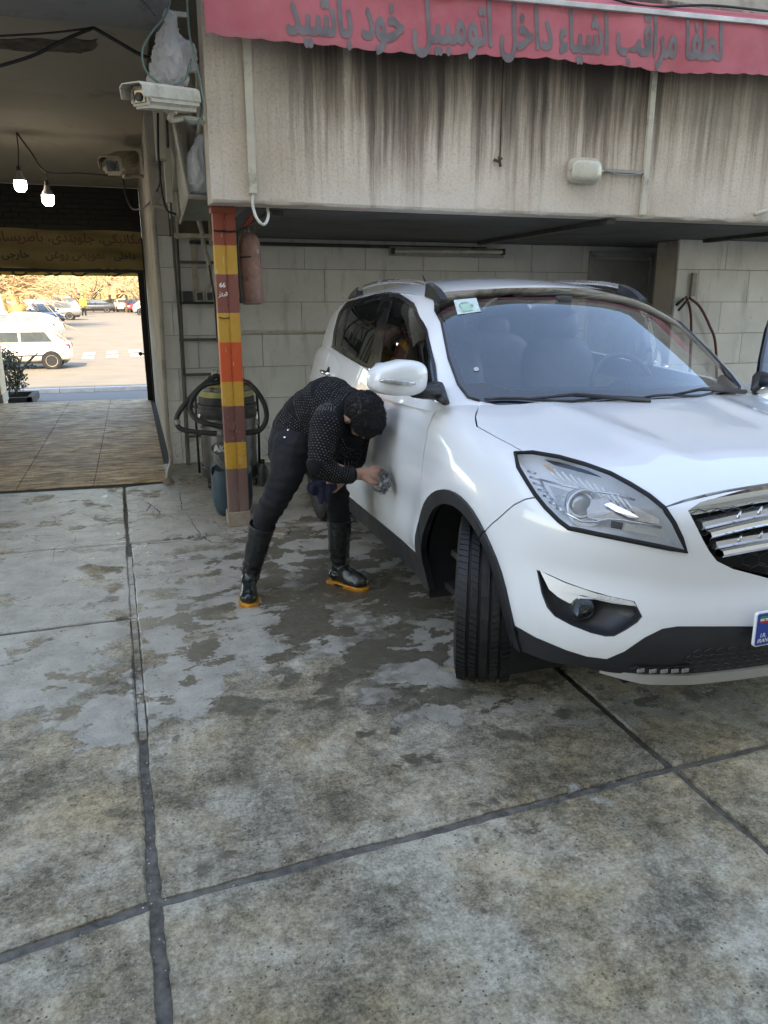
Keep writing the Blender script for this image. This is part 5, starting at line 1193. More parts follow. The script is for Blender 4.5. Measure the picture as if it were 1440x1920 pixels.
# boots
def boot(top,ank,gx,gy,ang,lean=0):
    d=Vector((math.cos(ang),math.sin(ang),0)); g=Vector((gx,gy,0)); sd=Vector((-d.y,d.x,0))
    o=bpy.data.objects.new('boot',None); COL.objects.link(o); o.parent=man; o.location=g-Vector(man['_o']); o['_o']=list(g)
    mb=MB(); heel=g+Vector((0,0,.055)); 
    chain(mb,[top,top.lerp(ank,.5)-d*.008,ank],[.0655,.060,.050],n=20); chain(mb,[ank,heel-d*.01],[.050,.040]); chain(mb,[ank,g+d*.07+Vector((0,0,.07)),g+d*.145+Vector((0,0,.048)),g+d*.175+Vector((0,0,.045))],[.050,.042,.040,.030]); capsule(mb,heel,g+d*.15+Vector((0,0,.036)),.036,.036)
    for s_ in(-1,1): capsule(mb,g+d*.08+sd*s_*.012+Vector((0,0,.040)),g+d*.155+sd*s_*.014+Vector((0,0,.040)),.033,.033)
    tdir=(top-ank).normalized(); 
    # crop the rounded top and the bottom
    def bd(co,n):
        h=(co-ank).length; f=.0022*mnoise.noise(co*26)
        if .0<h<.13: f+=.0042*math.sin(co.z*150+3*mnoise.noise(co*10))*(1-h/.13)
        return f
    bo_=remesh(mb,.006,'boot_shaft',m_boot,o,smooth=5,disp=bd)
    me=bo_.data; bm=bmesh.new(); bm.from_mesh(me); r_=bmesh.ops.bisect_plane(bm,geom=bm.verts[:]+bm.edges[:]+bm.faces[:],plane_co=top-g+tdir*.002,plane_no=tdir,clear_outer=True); bmesh.ops.bisect_plane(bm,geom=bm.verts[:]+bm.edges[:]+bm.faces[:],plane_co=Vector((0,0,.014)),plane_no=Vector((0,0,-1)),clear_outer=True); bm.to_mesh(me); bm.free()
    ri=MB(); up=Vector((0,0,1)); R0=[]; u=tdir.orthogonal().normalized(); w=tdir.cross(u)
    ri.tube([top+(u*math.cos(a)+w*math.sin(a))*.066 for a in [2*math.pi*k/28 for k in range(28)]],.0042,6,closed=True); ri.tube([top-tdir*.032+(u*math.cos(a)+w*math.sin(a))*.0668 for a in [2*math.pi*k/28 for k in range(28)]],.0016,5,closed=True); ri.build('boot_rim',m_boot,o,smooth=True)
    out=[]; prof=[(-.056,.0),(-.050,.024),(-.03,.034),(.02,.032),(.06,.033),(.11,.042),(.16,.042),(.188,.030),(.202,.012),(.205,0)]
    ring=[g+d*x_+sd*y_ for x_,y_ in prof]+[g+d*x_-sd*y_ for x_,y_ in prof[::-1][1:-1]]
    sm=MB(); m_=len(ring)
    def z0(i): x_=(ring[i]-g).dot(d); return .009 if .0<x_<.075 else .0
    sm.add([r+Vector((0,0,z0(i))) for i,r in enumerate(ring)]+[g+(r-g)*1.01+Vector((0,0,.015)) for r in ring]+[g+(r-g)*.93+Vector((0,0,.019)) for r in ring],[tuple(range(m_))[::-1],tuple(range(2*m_,3*m_))]+[(k*m_+i,k*m_+(i+1)%m_,(k+1)*m_+(i+1)%m_,(k+1)*m_+i) for k in range(2) for i in range(m_)])
    sm.build('sole',m_sole,o)
    hl_=MB(); 
    for k in range(12):
        for s_ in(-1,1): q=g+d*(.08+.0105*k)+sd*s_*.049*(1 if k<9 else .93-.12*(k-9)); hl_.box(q+Vector((0,0,.007)),(.006,.006,.012))
    hl_.box(g+d*(-.028)+Vector((0,0,.008)),(.05,.066,.018),Matrix.Rotation(ang,3,'Z')); hl_.build('sole_cleats',m_sole,o)
    return o
boot(btL,aL,.478,3.845,R(-98)); boot(btR,aR,.965,3.850,R(-52))
# ---- wash pad in the hand, cloth in the other
t=NT('grey_fleece'); p=t.pos('O'); n=t.noise(p,55,6,.75,.6); m_fleece=t.set(col=t.ramp(n,[(.35,(.04,.04,.042)),(.5,(.16,.16,.165)),(.68,(.42,.43,.44))]),ro=.95,n=t.bump(n,.9,.01))
wp0=Vector(onX(716,900,1.095)); pad=thing('wash_pad','shaggy grey wash mitt pressed on the car door in the person\'s hand','wash pad',tuple(wp0))
mb=MB(); capsule(mb,wp0+Vector((-.004,.01,.030)),wp0+Vector((.004,-.01,-.032)),.023,.024); capsule(mb,wp0+Vector((-.02,.0,-.03)),wp0+Vector((.008,-.03,-.01)),.026,.026)
remesh(mb,.004,'pad',m_fleece,pad,smooth=2,disp=lambda co,n: .010*mnoise.noise(co*60)+.005*mnoise.noise(co*130))
fz=MB()
for k in range(420):
    a=Vector((rnd.gauss(0,1),rnd.gauss(0,1),rnd.gauss(0,1))).normalized(); q=wp0+Vector((a.x*.024,a.y*.032,a.z*.050)); fz.tube([q,q+a*.010+Vector((0,0,-.004)),q+a*.014+Vector((rnd.uniform(-.008,.008),rnd.uniform(-.008,.008),-.012))],[.0016,.0013,.0005],4)
stuff(fz.build('pad_fibres',m_fleece,pad,fix=False))
m_navy=mk('navy_cloth',(.018,.022,.045),.9,var=.4,sc=14,bump=.4,bs=200)
cl0=J(604,920,3.64); cloth=thing('wiping_cloth','crumpled navy cloth hanging from the person\'s far hand','cloth',tuple(cl0))
mb=MB(); capsule(mb,J(592,912,3.64),J(622,912,3.65),.026,.028); capsule(mb,J(598,908,3.64),J(602,940,3.64),.028,.010); capsule(mb,J(614,912,3.65),J(612,935,3.65),.032,.02); capsule(mb,J(584,916,3.64),J(590,926,3.64),.024,.015)
remesh(mb,.005,'cloth_folds',m_navy,cloth,smooth=3,disp=lambda co,n: .013*mnoise.noise(Vector((co.x*26,co.y*26,co.z*11)))+.004*mnoise.noise(co*55))
# ================================================================= OBJECTS OF THE YARD
def pts(l,Y): return [onY(q[0],q[1],q[2] if len(q)>2 else Y) for q in l]
def one(mb,name,mat,label,cat,loc=None,smooth=False,group=None):
    lo=Vector(loc) if loc is not None else sum((Vector(v) for v in mb.v),Vector())/len(mb.v); o=thing('tmp','x','x',tuple(lo)); q=mb.build(name,mat,o,smooth=smooth); q.parent=None; q.location=lo; bpy.data.objects.remove(o); return tag(q,label,cat,group)
# ---- striped column
zb=[0,.105,.408,.590,.832,.993,1.247,1.431,1.67,1.844,3]
t=NT('striped_column_paint'); p=t.pos('W'); x,y,z=t.sep(p); n=t.noise(p,9,6,.7); zz=t.math('ADD',z,t.math('MULTIPLY',t.math('SUBTRACT',n,.5),.012))
RB_=(.15,.045,.030); YL=(.50,.27,.035); BR=(.165,.085,.068); OR=(.52,.075,.018)
c=(.20,.14,.09)
for lim,col in((.105,(.18,.105,.085)),(.408,YL),(.590,(.155,.062,.050)),(.832,YL),(.993,OR),(1.247,YL),(1.431,(.20,.060,.042)),(1.67,YL),(1.844,(.27,.055,.028))): c=t.mix(t.math('GREATER_THAN',zz,lim),c,col)
sc=t.mr(t.noise(p,16,8,.75,.4),.56,.66,0,.55); c=t.mix(t.math('MULTIPLY',sc,t.mr(z,.0,1.2,1,.35)),c,(.10,.075,.055)); c=t.mix(t.mr(t.noise(t.scale(p,(1,1,.3)),40,3),.68,.72,0,.7),c,(.45,.42,.36)); c=t.mix(t.mr(z,.35,.0,0,.45),c,(.22,.19,.16))
m_col=t.set(col=c,ro=.5,n=t.bump(t.noise(p,22,5),.4,.006))
m_cem=mk('old_cement',(.24,.20,.15),.9,var=.3,sc=12,bump=.7,bs=40,kind='W')
colo=thing('striped_column','steel column painted in red, yellow and orange bands beside the vacuum cleaner','column',(.60,5.20,0))
for xa in(.5655,.6365): mb=MB(); mb.box((xa,5.185,1.06),(.0685,.10,2.03),ch=.006); mb.build('steel_channel',m_col,colo,smooth=40)
wd=MB(); 
for k in range(26): z_=.15+.074*k; wd.tube([(.601+.002*random.uniform(-1,1),5.134,z_),(.601,5.132,z_+.05+.02*random.random())],[.0022,.0026],5)
stuff(wd.build('weld_bead',m_col,colo))
mb=MB(); mb.box((.600,5.19,.052),(.158,.128,.105),ch=.008); mb.build('cement_foot',m_cem,colo)
mb=MB(); mb.box((.600,5.186,2.052),(.155,.115,.034)); mb.build('head_plate',m_col,colo)
mb=MB(); mb.box((.578,5.133,.700),(.045,.006,.052),ch=.002); mb.build('welded_tab',m_col,colo)
mb=MB(); mb.tube([(.532,5.131,1.93),(.56,5.128,1.926),(.59,5.128,1.930),(.62,5.128,1.924),(.668,5.131,1.928)],.0055,6); mb.tube([(.534,5.131,1.405),(.565,5.126,1.398),(.60,5.128,1.402)],.003,6); mb.build('wire_wrap',m_iron,colo,smooth=True)
m_wp=mk('white_paint_marks',(.75,.72,.66),.7)
def words(s,size,M,mat,name,parent,bold=.0015,**k):
    v,f=text_mesh(s,size,bold,**k); mb=MB(); mb.add([M@Vector(p) for p in v],f); return mb.build(name,mat,parent,fix=False)
FX=lambda x,y,z: Matrix.Translation((x,y,z))@Matrix.Rotation(R(90),4,'X')
words('66',.040,FX(.568,5.1335,1.590),m_wp,'paint_mark',colo,.0012); words(shape('متر'),.038,FX(.566,5.1335,1.535),m_wp,'paint_mark',colo,.0012); words('3',.030,FX(.592,5.1335,1.540),m_wp,'paint_mark',colo,.0012)
# ---- vacuum cleaner
m_dsteel=mk('dull_steel',(.15,.15,.148),.34,.75,var=.25,sc=4,bump=.12,bs=70,dirt=.25,dcol=(.06,.055,.05)); m_vblack=mk('vacuum_black',(.028,.028,.028),.55,var=.4,dirt=.3,dcol=(.09,.085,.08)); m_vyel=mk('faded_yellow_plastic',(.42,.40,.12),.5,var=.2,dirt=.35,dcol=(.20,.19,.14)); m_vgrey=mk('grey_plastic',(.30,.29,.27),.5,dirt=.2); m_hose=mk('ribbed_hose',(.030,.030,.029),.6,var=.4,bump=.5,bs=60,dirt=.2,dcol=(.10,.10,.09))
vx,vy=.70,6.46; vac=thing('vacuum_cleaner','tall dented steel wet vacuum with yellow top and looped black hoses, behind the striped column','vacuum cleaner',(vx,vy,0)); VM=Matrix.Translation((vx,vy,0))
def lv(prof,name,mat,n=40,par=None): mb=MB(); mb.lathe(prof,VM,n); return mb.build(name,mat,par or vac,smooth=35)
lv([(.20,.075),(.238,.085),(.243,.10),(.243,.165),(.235,.175),(.20,.18)],'base_ring',m_vblack)
drum=lv([(.20,.17),(.226,.175),(.228,.30),(.228,.445),(.236,.455),(.236,.475),(.228,.485),(.228,.58),(.22,.59)],'drum',m_dsteel)
lv([(.20,.575),(.236,.58),(.240,.60),(.244,.625),(.236,.645),(.236,.66),(.244,.665),(.240,.69),(.21,.70)],'drum_lid_band',m_vblack)
lv([(.20,.69),(.228,.695),(.226,.745),(.222,.75),(.19,.755)],'motor_band',m_vblack)
top=lv([(.20,.75),(.222,.752),(.220,.80),(.205,.84),(.16,.865),(.05,.875),(.001,.876)],'yellow_top',m_vyel)
mb=MB(); mb.tube([Vector((vx+.222*math.cos(a),vy+.222*math.sin(a),.815-.0*a)) for a in [R(195+150*k/16) for k in range(17)]],.016,8,flat=.8); mb.build('switch_panel',m_vgrey,top,smooth=True)
m_sw=mk('dark_red_switch',(.07,.02,.015),.4)
for dx_ in(-.045,.012): a=R(252+dx_*400); mb=MB(); q=Vector((vx+.228*math.cos(a),vy+.228*math.sin(a),.822)); mb.box(q,(.034,.016,.036),Matrix.Rotation(a+R(90),3,'Z'),ch=.003); mb.build('switch',m_sw,top)
mb=MB(); mb.tube([(vx-.15,vy,.83),(vx-.13,vy,.90),(vx,vy,.925),(vx+.13,vy,.90),(vx+.15,vy,.83)],.016,8); mb.build('carry_handle',m_vblack,top,smooth=True)
# oval badge pressed in the drum
def ond(s,z,o=0.0): a=-math.pi/2+s/.228-.10; return Vector((vx+(.2285+o)*math.cos(a),vy+(.2285+o)*math.sin(a),z))
bd_=MB()
for rx,rz in((.080,.052),(.070,.044)): bd_.tube([ond(-.075+rx*math.cos(a),.345+rz*math.sin(a),.002) for a in [2*math.pi*k/40 for k in range(40)]],.0030,5,closed=True)
bd_.build('oval_badge',m_dsteel,drum,smooth=True)
v_,f_=text_mesh('AK',.07,.004); mb=MB(); mb.add([ond(-.085+x_,.322+y_,.003) for x_,y_,_ in v_],f_); mb.build('badge_letters',mk('badge_light',(.33,.33,.32),.4,.5),drum,fix=False)
for a in(200,345): 
    for z_ in(.60,): q=Vector((vx+.243*math.cos(R(a)),vy+.243*math.sin(R(a)),.56)); mb=MB(); mb.box(q,(.018,.03,.11),Matrix.Rotation(R(a),3,'Z'),ch=.004).tube([q+Vector((0,-.01,.05)),q+Vector((.0,-.03,0)),q+Vector((0,-.01,-.05))],.004,5); mb.build('clamp',m_chrome,vac,smooth=30)
for a in(215,325,60,130):
    q=Vector((vx+.225*math.cos(R(a)),vy+.225*math.sin(R(a)),.033)); mb=MB(); mb.lathe([(.012,-.014),(.031,-.013),(.033,0),(.031,.013),(.012,.014)],Matrix.Translation(q)@Matrix.Rotation(R(90),4,'Y')@Matrix.Rotation(R(25),4,'X'),18); cw_=mb.build('caster',m_vblack,vac,smooth=40); mb=MB(); mb.box(q+Vector((0,0,.040)),(.05,.05,.012)).box(q+Vector((.020,0,.02)),(.004,.03,.045)).box(q+Vector((-.020,0,.02)),(.004,.03,.045)); mb.build('caster_fork',m_dsteel,cw_)
mb=MB(); 
for sg in(-1,1): mb=MB(); mb.tube([(vx+sg*.255,vy+.05,.10),(vx+sg*.26,vy+.02,.55),(vx+sg*.25,vy,.80)],.010,6); mb.build('side_rail',m_vblack,vac,smooth=True)
mb=MB()
def hose(l,r,name='hose',parent=vac,mat=m_hose,rib=.009,Y=6.2):
    P=spl([onY(300+q[0]/6,680+q[1]/6,q[2] if len(q)>2 else Y) for q in l],10); L=0; out=[P[0]];acc=0
    for a,b in zip(P,P[1:]):
        d=(b-a).length; k=max(1,int(d/(rib/2)))
        for i in range(k): out.append(a.lerp(b,(i+1)/k))
    mb=MB(); mb.tube(out,[r*(1.0 if i%2 else .93) for i in range(len(out))],12); return mb.build(name,mat,parent,smooth=True)
hose([(700,215,6.35),(640,150,6.22),(560,195,6.20),(440,290,6.18),(335,400,6.18),(225,540,6.18),(185,650,6.18),(220,735,6.16),(330,770,6.15),(480,785,6.14),(650,795,6.14)],.021)
hose([(720,205,6.30),(620,225,6.18),(520,245,6.17),(430,310,6.16),(360,420,6.15),(340,530,6.15),(400,630,6.14),(530,685,6.13),(650,710,6.13),(780,725,6.12)],.021)
hose([(880,200,6.28),(980,230,6.22),(1060,290,6.18),(1140,400,6.18),(1190,520,6.18),(1195,640,6.18),(1140,745,6.16),(1050,785,6.15),(940,790,6.13)],.021)
mb=MB(); mb.tube([onY(300+a/6,680+b/6,6.13) for a,b in((640,790),(690,795))],[.026,.027],12); mb.tube([onY(300+a/6,680+b/6,6.17) for a,b in((188,640),(200,690))],[.0235,.0235],12); mb.build('hose_coupling',m_vgrey,vac,smooth=40)
mb=MB(); mb.tube([onY(300+a/6,680+b/6,6.2) for a,b in((935,205),(990,225),(1030,245))],[.016,.020,.014],8); mb.build('red_nozzle',m_sw,vac,smooth=True)
mb=MB(); capsule(mb,onY(403,700,6.30),onY(412,705,6.28),.032,.030); mb2=thing('rag','wad of dirty cream rag stuck on top of the vacuum hose','rag',tuple(onY(408,702,6.3))); remesh(mb,.005,'rag_folds',mk('dirty_cream_rag',(.45,.42,.35),.95,var=.4,sc=40),mb2,smooth=1,disp=lambda co,n:.016*mnoise.noise(co*45)+.006*mnoise.noise(co*110))
# ---- blue cut canister
m_blue=mk('faded_blue_plastic',(.028,.060,.075),.5,var=.3,sc=7,bump=.25,bs=40,dirt=.35,dcol=(.09,.09,.08))
bx,by=.600,5.50; bk=thing('blue_canister','faded blue plastic canister with a jagged cut top standing behind the column foot','canister',(bx,by,0))
mb=MB(); n=36; prof=[(.10,.004),(.122,.03),(.138,.085),(.145,.13),(.145,.36)]
def sq(a,r,e=.62): c_,s_=math.cos(a),math.sin(a); return Vector((math.copysign(abs(c_)**e,c_)*r,math.copysign(abs(s_)**e,s_)*r*.8,0))
vs_=[]
for r_,z_ in prof:
    for k in range(n): a=2*math.pi*k/n; v=sq(a,r_); v.z=z_ if z_<.3 else .325+.016*math.sin(a*3+1)+.012*math.sin(a*7)+.014*random.uniform(-1,1); vs_.append(v+Vector((bx,by,0)))
for r_,z_ in((.138,1),(.138,.14),(.10,.04)):
    for k in range(n): a=2*math.pi*k/n; v=sq(a,r_); v.z=(vs_[4*n+k].z-.002) if z_==1 else z_; vs_.append(v+Vector((bx,by,0)))
mb.add(vs_,[(j*n+k,j*n+(k+1)%n,(j+1)*n+(k+1)%n,(j+1)*n+k) for j in range(7) for k in range(n)]+[tuple(range(n))[::-1],tuple(7*n+k for k in range(n))]); mb.build('canister_body',m_blue,bk,smooth=40)
mb=MB(); mb.lathe([(.001,.12),(.13,.122)],Matrix.Translation((bx,by,0)),20); mb.build('dark_water',m_gapblack,bk)
# ---- bottle, shoe
b0=Vector((.95,6.30,0)); bt=thing('black_bottle','small black plastic bottle on the floor right of the vacuum cleaner','bottle',tuple(b0)); mb=MB(); mb.lathe([(.040,.0),(.043,.006),(.043,.14),(.038,.165),(.018,.185),(.016,.195)],Matrix.Translation(b0),24); mb.build('bottle_body',m_vblack,bt,smooth=40); mb=MB(); mb.lathe([(.018,.193),(.019,.197),(.019,.222),(.016,.226)],Matrix.Translation(b0),18); mb.build('bottle_cap',m_gapblack,bt,smooth=40)
s0=Vector((1.20,7.30,0)); sh=thing('shoe','worn white sneaker against the tiled wall','shoe',tuple(s0)); m_shoe=mk('dirty_white_fabric',(.48,.46,.41),.8,var=.25,sc=30,dirt=.3)
mb=MB(); capsule(mb,s0+Vector((-.09,0,.035)),s0+Vector((.08,0,.055)),.030,.040); capsule(mb,s0+Vector((.08,0,.05)),s0+Vector((.10,0,.085)),.038,.034); capsule(mb,s0+Vector((-.02,0,.05)),s0+Vector((.05,0,.075)),.030,.034); remesh(mb,.006,'upper',m_shoe,sh,smooth=3)
mb=MB(); mb.prism([(x_*1.0,y_) for x_,y_ in((-.14,0),(-.12,.035),(-.05,.045),(.05,.034),(.12,.034),(.145,.01),(.145,-.01),(.12,-.034),(.05,-.034),(-.05,-.045),(-.12,-.035))],.024,Matrix.Translation(s0)); mb.build('sole',mk('white_sole',(.55,.53,.47),.6,dirt=.2),sh)
mb=MB()
for k in range(5): q=s0+Vector((-.055+.024*k,0,.078+.009*k)); mb.tube([q+Vector((0,-.03,-.012)),q+Vector((.004,0,.004)),q+Vector((0,.03,-.012))],.0035,5)
mb.build('laces',m_vgrey,sh,smooth=True)
# ---- fire extinguisher
m_ext=mk('faded_red_enamel',(.30,.165,.135),.65,var=.28,sc=14,bump=.3,bs=60,dirt=.42,dcol=(.10,.075,.06)); m_extr=mk('red_enamel',(.38,.05,.03),.45,dirt=.2)
e0=onY(471,571,5.32); ez=e0.z; ex=.782; ey=5.32; ext=thing('fire_extinguisher','dusty faded red fire extinguisher hanging on the right side of the striped column','fire extinguisher',(ex,ey,ez)); EM=Matrix.Translation((ex,ey,ez))@Matrix.Rotation(R(-1.5),4,'Y')
mb=MB(); mb.lathe([(.055,0),(.070,.006),(.074,.02),(.075,.04),(.0755,.36),(.074,.39),(.064,.425),(.045,.445),(.022,.455),(.018,.47)],EM,32); cy=mb.build('cylinder_body',m_ext,ext,smooth=40)
mb=MB(); mb.tube([EM@Vector((.076*math.cos(a),.076*math.sin(a),.375+.004*math.sin(a*5))) for a in [2*math.pi*k/32 for k in range(32)]],.002,5,closed=True); mb.tube([EM@Vector((.076*math.cos(a),.076*math.sin(a),.030)) for a in [2*math.pi*k/32 for k in range(32)]],.002,5,closed=True); mb.build('seam',m_ext,cy,smooth=True)
mb=MB(); mb.lathe([(.02,.455),(.024,.462),(.024,.485),(.014,.492)],EM,14).tube([EM@Vector((0,0,.475)),EM@Vector((.03,-.02,.482)),EM@Vector((.048,-.03,.482))],[.014,.016,.018],10); mb.build('valve',m_dsteel,ext,smooth=35)
mb=MB(); mb.tube([EM@Vector((-.02,0,.487)),EM@Vector((0,-.01,.510)),EM@Vector((.030,-.02,.555)),EM@Vector((.036,-.02,.560))],[.012,.014,.012,.010],8,flat=1.7); mb.build('lever',m_extr,ext,smooth=35)
mb=MB(); mb.tube(spl([EM@Vector(v) for v in((-.005,-.02,.475),(-.045,-.045,.465),(-.072,-.050,.42),(-.080,-.045,.30),(-.081,-.045,.15),(-.080,-.045,.035))],8),[.011]*41,10); mb.build('rubber_hose',m_vblack,ext,smooth=True)
mb=MB(); mb.cyl(EM@Vector((-.080,-.045,.045)),EM@Vector((-.080,-.045,.010)),.015,.013,12); mb.build('hose_nozzle',m_vblack,ext,smooth=40)
mb=MB(); mb.box((ex-.085,ey-.01,ez+.38),(.10,.03,.03)).tube([EM@Vector((.078*math.cos(a),.078*math.sin(a),.30)) for a in [R(120+150*k/12) for k in range(13)]],.004,5); mb.build('wall_bracket',m_iron,ext)
m_tag=mk('worn_label',(.22,.12,.08),.7,var=.4,sc=40)
for s_,z_,w_,h_ in((-.035,.165,.026,.034),(.052,.335,.022,.026)):
    mb=MB(); ang=-math.pi/2+s_/.075; q=EM@Vector((.0765*math.cos(ang),.0765*math.sin(ang),z_)); mb.box(q,(w_,.0015,h_),Matrix.Rotation(ang+math.pi/2,3,'Z')); mb.build('label_patch',m_tag if s_<0 else m_vgrey,cy)
# ---- ladder
m_lad=mk('galvanised_dirty',(.10,.098,.088),.55,.5,var=.3,dirt=.3,kind='W')
lad=thing('ladder','thin grey steel ladder standing against the stone tiles behind the vacuum cleaner','ladder',(.41,7.38,0))
for a,b in(((.405,7.38,0),(.44,7.36,2.42)),((.86,7.40,0),(.80,7.38,2.30))): mb=MB(); mb.tube([a,b],.020,4); mb.build('rail',m_lad,lad)
for y_,nm in((491.6,'rung'),(637,'rung'),(703,'rung'),(763,'rung'),(819,'rung')):
    q=onY(345,y_,7.37); mb=MB(); mb.box((.63,7.37,q.z),(.46,.025,.024)); mb.build(nm,m_lad,lad)
q=onY(345,568,7.35); mb=MB(); mb.box((.65,7.33,q.z),(.46,.10,.022)); mb.build('tray',m_iron,lad)
shz=q.z+.011
def sock(x_,w_,name,lab,mat,dial):
    o=thing(name,lab,'socket box',(x_,7.33,shz)); mb=MB(); mb.box((x_,7.33,shz+.045),(w_,.07,.09),ch=.006); mb.build('housing',mat,o)
    if dial: mb=MB(); mb.box((x_,7.292,shz+.045),(w_*.7,.008,.066),ch=.003); mb.build('socket_face',m_vblack,o)
sock(.50,.085,'socket_box','black round-cornered socket box on the ladder tray, leftmost of the three',m_vblack,False); sock(.60,.070,'socket_box','grey edged socket box between the black box and the right-hand socket on the ladder tray',m_vgrey,True); sock(.69,.070,'socket_box','grey edged socket box nearest the striped column on the ladder tray',m_vgrey,True)
# ---- pipes and cables at the corner
m_pipe=mk('painted_pipe',(.33,.30,.25),.6,var=.2,dirt=.3,kind='W'); m_wood=mk('bare_lath',(.42,.36,.25),.8,var=.25,sc=10); m_cab=mk('black_cable',(.012,.012,.014),.5); m_pvc=mk('off_white_pvc',(.52,.48,.39),.5,var=.12,dirt=.2,kind='W'); m_grcab=mk('green_grey_cable',(.13,.20,.19),.5); m_lgcab=mk('pale_cable',(.50,.50,.45),.5)
def pipe(name,lab,l,Y,r,mat,cat='pipe',smooth=8,n=10,group=None):
    P=pts(l,Y); P=spl(P,smooth) if smooth and len(P)>2 else P; mb=MB(); mb.tube(P,r,n); return one(mb,name,mat,lab,cat,smooth=True,group=group)
pipe('drain_pipe','cream painted pipe running down the corner edge left of the stone tiles to the floor',[(333,397,7.30),(300,388,7.32),(289,392,7.33),(289,420,7.34),(294,480,7.35),(301,570,7.35),(308,700,7.35),(314,800,7.35),(321,862,7.35),(316,885,7.0),(314,905,6.75)],7.35,.021,m_pipe)
mb=MB(); q=onG(316,905); mb.lathe([(.05,0),(.045,.02),(.03,.035),(.02,.04)],Matrix.Translation(q),12); one(mb,'pipe_socket',m_cem,'crumbled cement collar on the floor at the foot of the corner pipe','pipe fitting')
pipe('bent_conduit','thick dirty conduit curving down behind the column to the socket tray',[(372,412,7.2),(380,440,7.25),(383,465,7.3),(393,500,7.3),(392,530,7.3),(388,548,7.3)],7.3,.022,m_pipe)
mb=MB(); a=onY(362,432,7.42); b=onY(366,552,7.42); mb.box((a+b)/2,(.04,.02,(a-b).length)); one(mb,'timber_lath',m_wood,'pale wooden lath fixed upright on the tiles behind the ladder','lath')
mb=MB(); a=onY(322,442,7.25); b=onY(398,442,7.25); mb.box((a+b)/2,((b-a).x,.03,.035)).box(onY(330,400,7.25),(.02,.02,.42)).box(onY(392,410,7.25),(.02,.02,.42)); one(mb,'timber_batten',m_wood,'pale timber batten frame under the metal cabinet beside the column top','batten')
mb=MB(); mb.box(onY(362,418,7.38),(.42,.02,.24)); one(mb,'brown_board',mk('brown_board',(.09,.07,.05),.8),'dark brown board behind the ladder top under the metal cabinet','board')
pipe('leaning_rod','thin dark rod leaning down from the camera bracket to the ladder rail',[(313,225,6.4),(318,350,6.8),(326,470,7.0),(336,600,7.2),(345,703,7.32)],7,.010,m_lad,'rod')
pipe('leaning_rod','thin dark rod slanting down right beside the column, behind the extinguisher side',[(392,498,7.0),(402,560,6.6),(408,640,6.3)],7,.009,m_lad,'rod')
pipe('wall_conduit','pale grey horizontal conduit on the tiles between the column and the car',[(455,622),(560,622),(640,622),(720,623)],7.42,.012,m_pvc,'conduit',0)
mb=MB(); mb.box((2.0,7.40,2.015),(2.9,.05,.03)); one(mb,'wall_trunking',m_vblack,'dark cable trunking along the top of the garage back wall','trunking')
pipe('down_pipe','thick grey down pipe behind the plastic bags beside the upper wall',[(352,70,5.9),(358,180,5.9),(362,300,5.9),(366,372,5.9)],5.9,.035,m_pipe)
pipe('down_pipe','thin brown down pipe between the hanging bags and the upper wall',[(370,120,5.5),(374,200,5.5),(373,262,5.5),(356,300,5.6)],5.5,.020,m_pipe)
# metal cabinet hung at the corner
m_cabi=mk('grey_green_sheet',(.24,.25,.21),.6,.2,var=.25,sc=5,dirt=.4,dcol=(.12,.10,.07))
mc_=thing('metal_cabinet','rusty grey-green sheet metal box fixed high beside the column, holding a white bag','cabinet',tuple(onY(370,380,5.6)))
def quad(l,mat,name,par,th=.012):
    P=[onY(*q) for q in l]; nrm=(P[1]-P[0]).cross(P[2]-P[0]).normalized()*th; mb=MB(); k=len(P); mb.add(P+[p+nrm for p in P],[tuple(range(k)),tuple(range(k,2*k))[::-1]]+[(i,(i+1)%k,k+(i+1)%k,k+i) for i in range(k)]); return mb.build(name,mat,par)
quad([(353,367,5.25),(340,414,6.3),(330,300,6.3),(326,232,5.9),(335,250,5.25)],m_cabi,'side_panel',mc_)
quad([(353,367,5.25),(396,372,5.25),(394,414,6.3),(340,414,6.3)],m_cabi,'bottom_panel',mc_)
mb=MB(); mb.tube([onY(326,228,5.24),onY(340,300,5.24),onY(353,368,5.24)],.014,4); mb.tube([onY(353,368,5.24),onY(394,372,5.24)],.014,4); mb.tube([onY(353,368,5.24),onY(338,418,6.3),onY(330,360,6.3)],.012,4); mb.build('angle_frame',m_pipe,mc_)
quad([(352,378,7.0),(328,300,6.9),(316,225,6.9),(300,225,6.9),(320,410,7.0)],m_pvc,'rear_sheet',mc_,.01)
# pier plaster strips left of the cabinet
mb=MB(); mb.box((.30,6.2,2.80),(.07,.10,.62),ch=.004); mb.box((.36,6.6,2.7),(.05,.08,.9),ch=.004)
one(mb,'corner_post','m' and m_pvc,'cream boxed post under the security camera beside the passage','post')
# plastic bags
t=NT('thin_white_plastic'); p=t.pos('O'); n=t.noise(t.scale(p,(1,1,.35)),26,6,.7,.5)
t.set(col=(.93,.93,.93),ro=.32,n=t.bump(n,1.0,.02)); tl=t.node('ShaderNodeBsdfTranslucent'); tl.inputs[0].default_value=(.8,.82,.86,1); tp=t.node('ShaderNodeBsdfTransparent'); mx=t.node('ShaderNodeMixShader'); mx.inputs[0].default_value=.55; mx2=t.node('ShaderNodeMixShader'); mx2.inputs[0].default_value=.15
t.t.links.new(t.b.outputs[0],mx.inputs[1]); t.t.links.new(tl.outputs[0],mx.inputs[2]); t.t.links.new(mx.outputs[0],mx2.inputs[1]); t.t.links.new(tp.outputs[0],mx2.inputs[2]); t.t.links.new(mx2.outputs[0],t.out.inputs[0]); m_bag=t.m
bg=thing('plastic_bag','large crumpled white plastic bag tied up above the security camera','plastic bag',tuple(onY(320,100,5.0)))
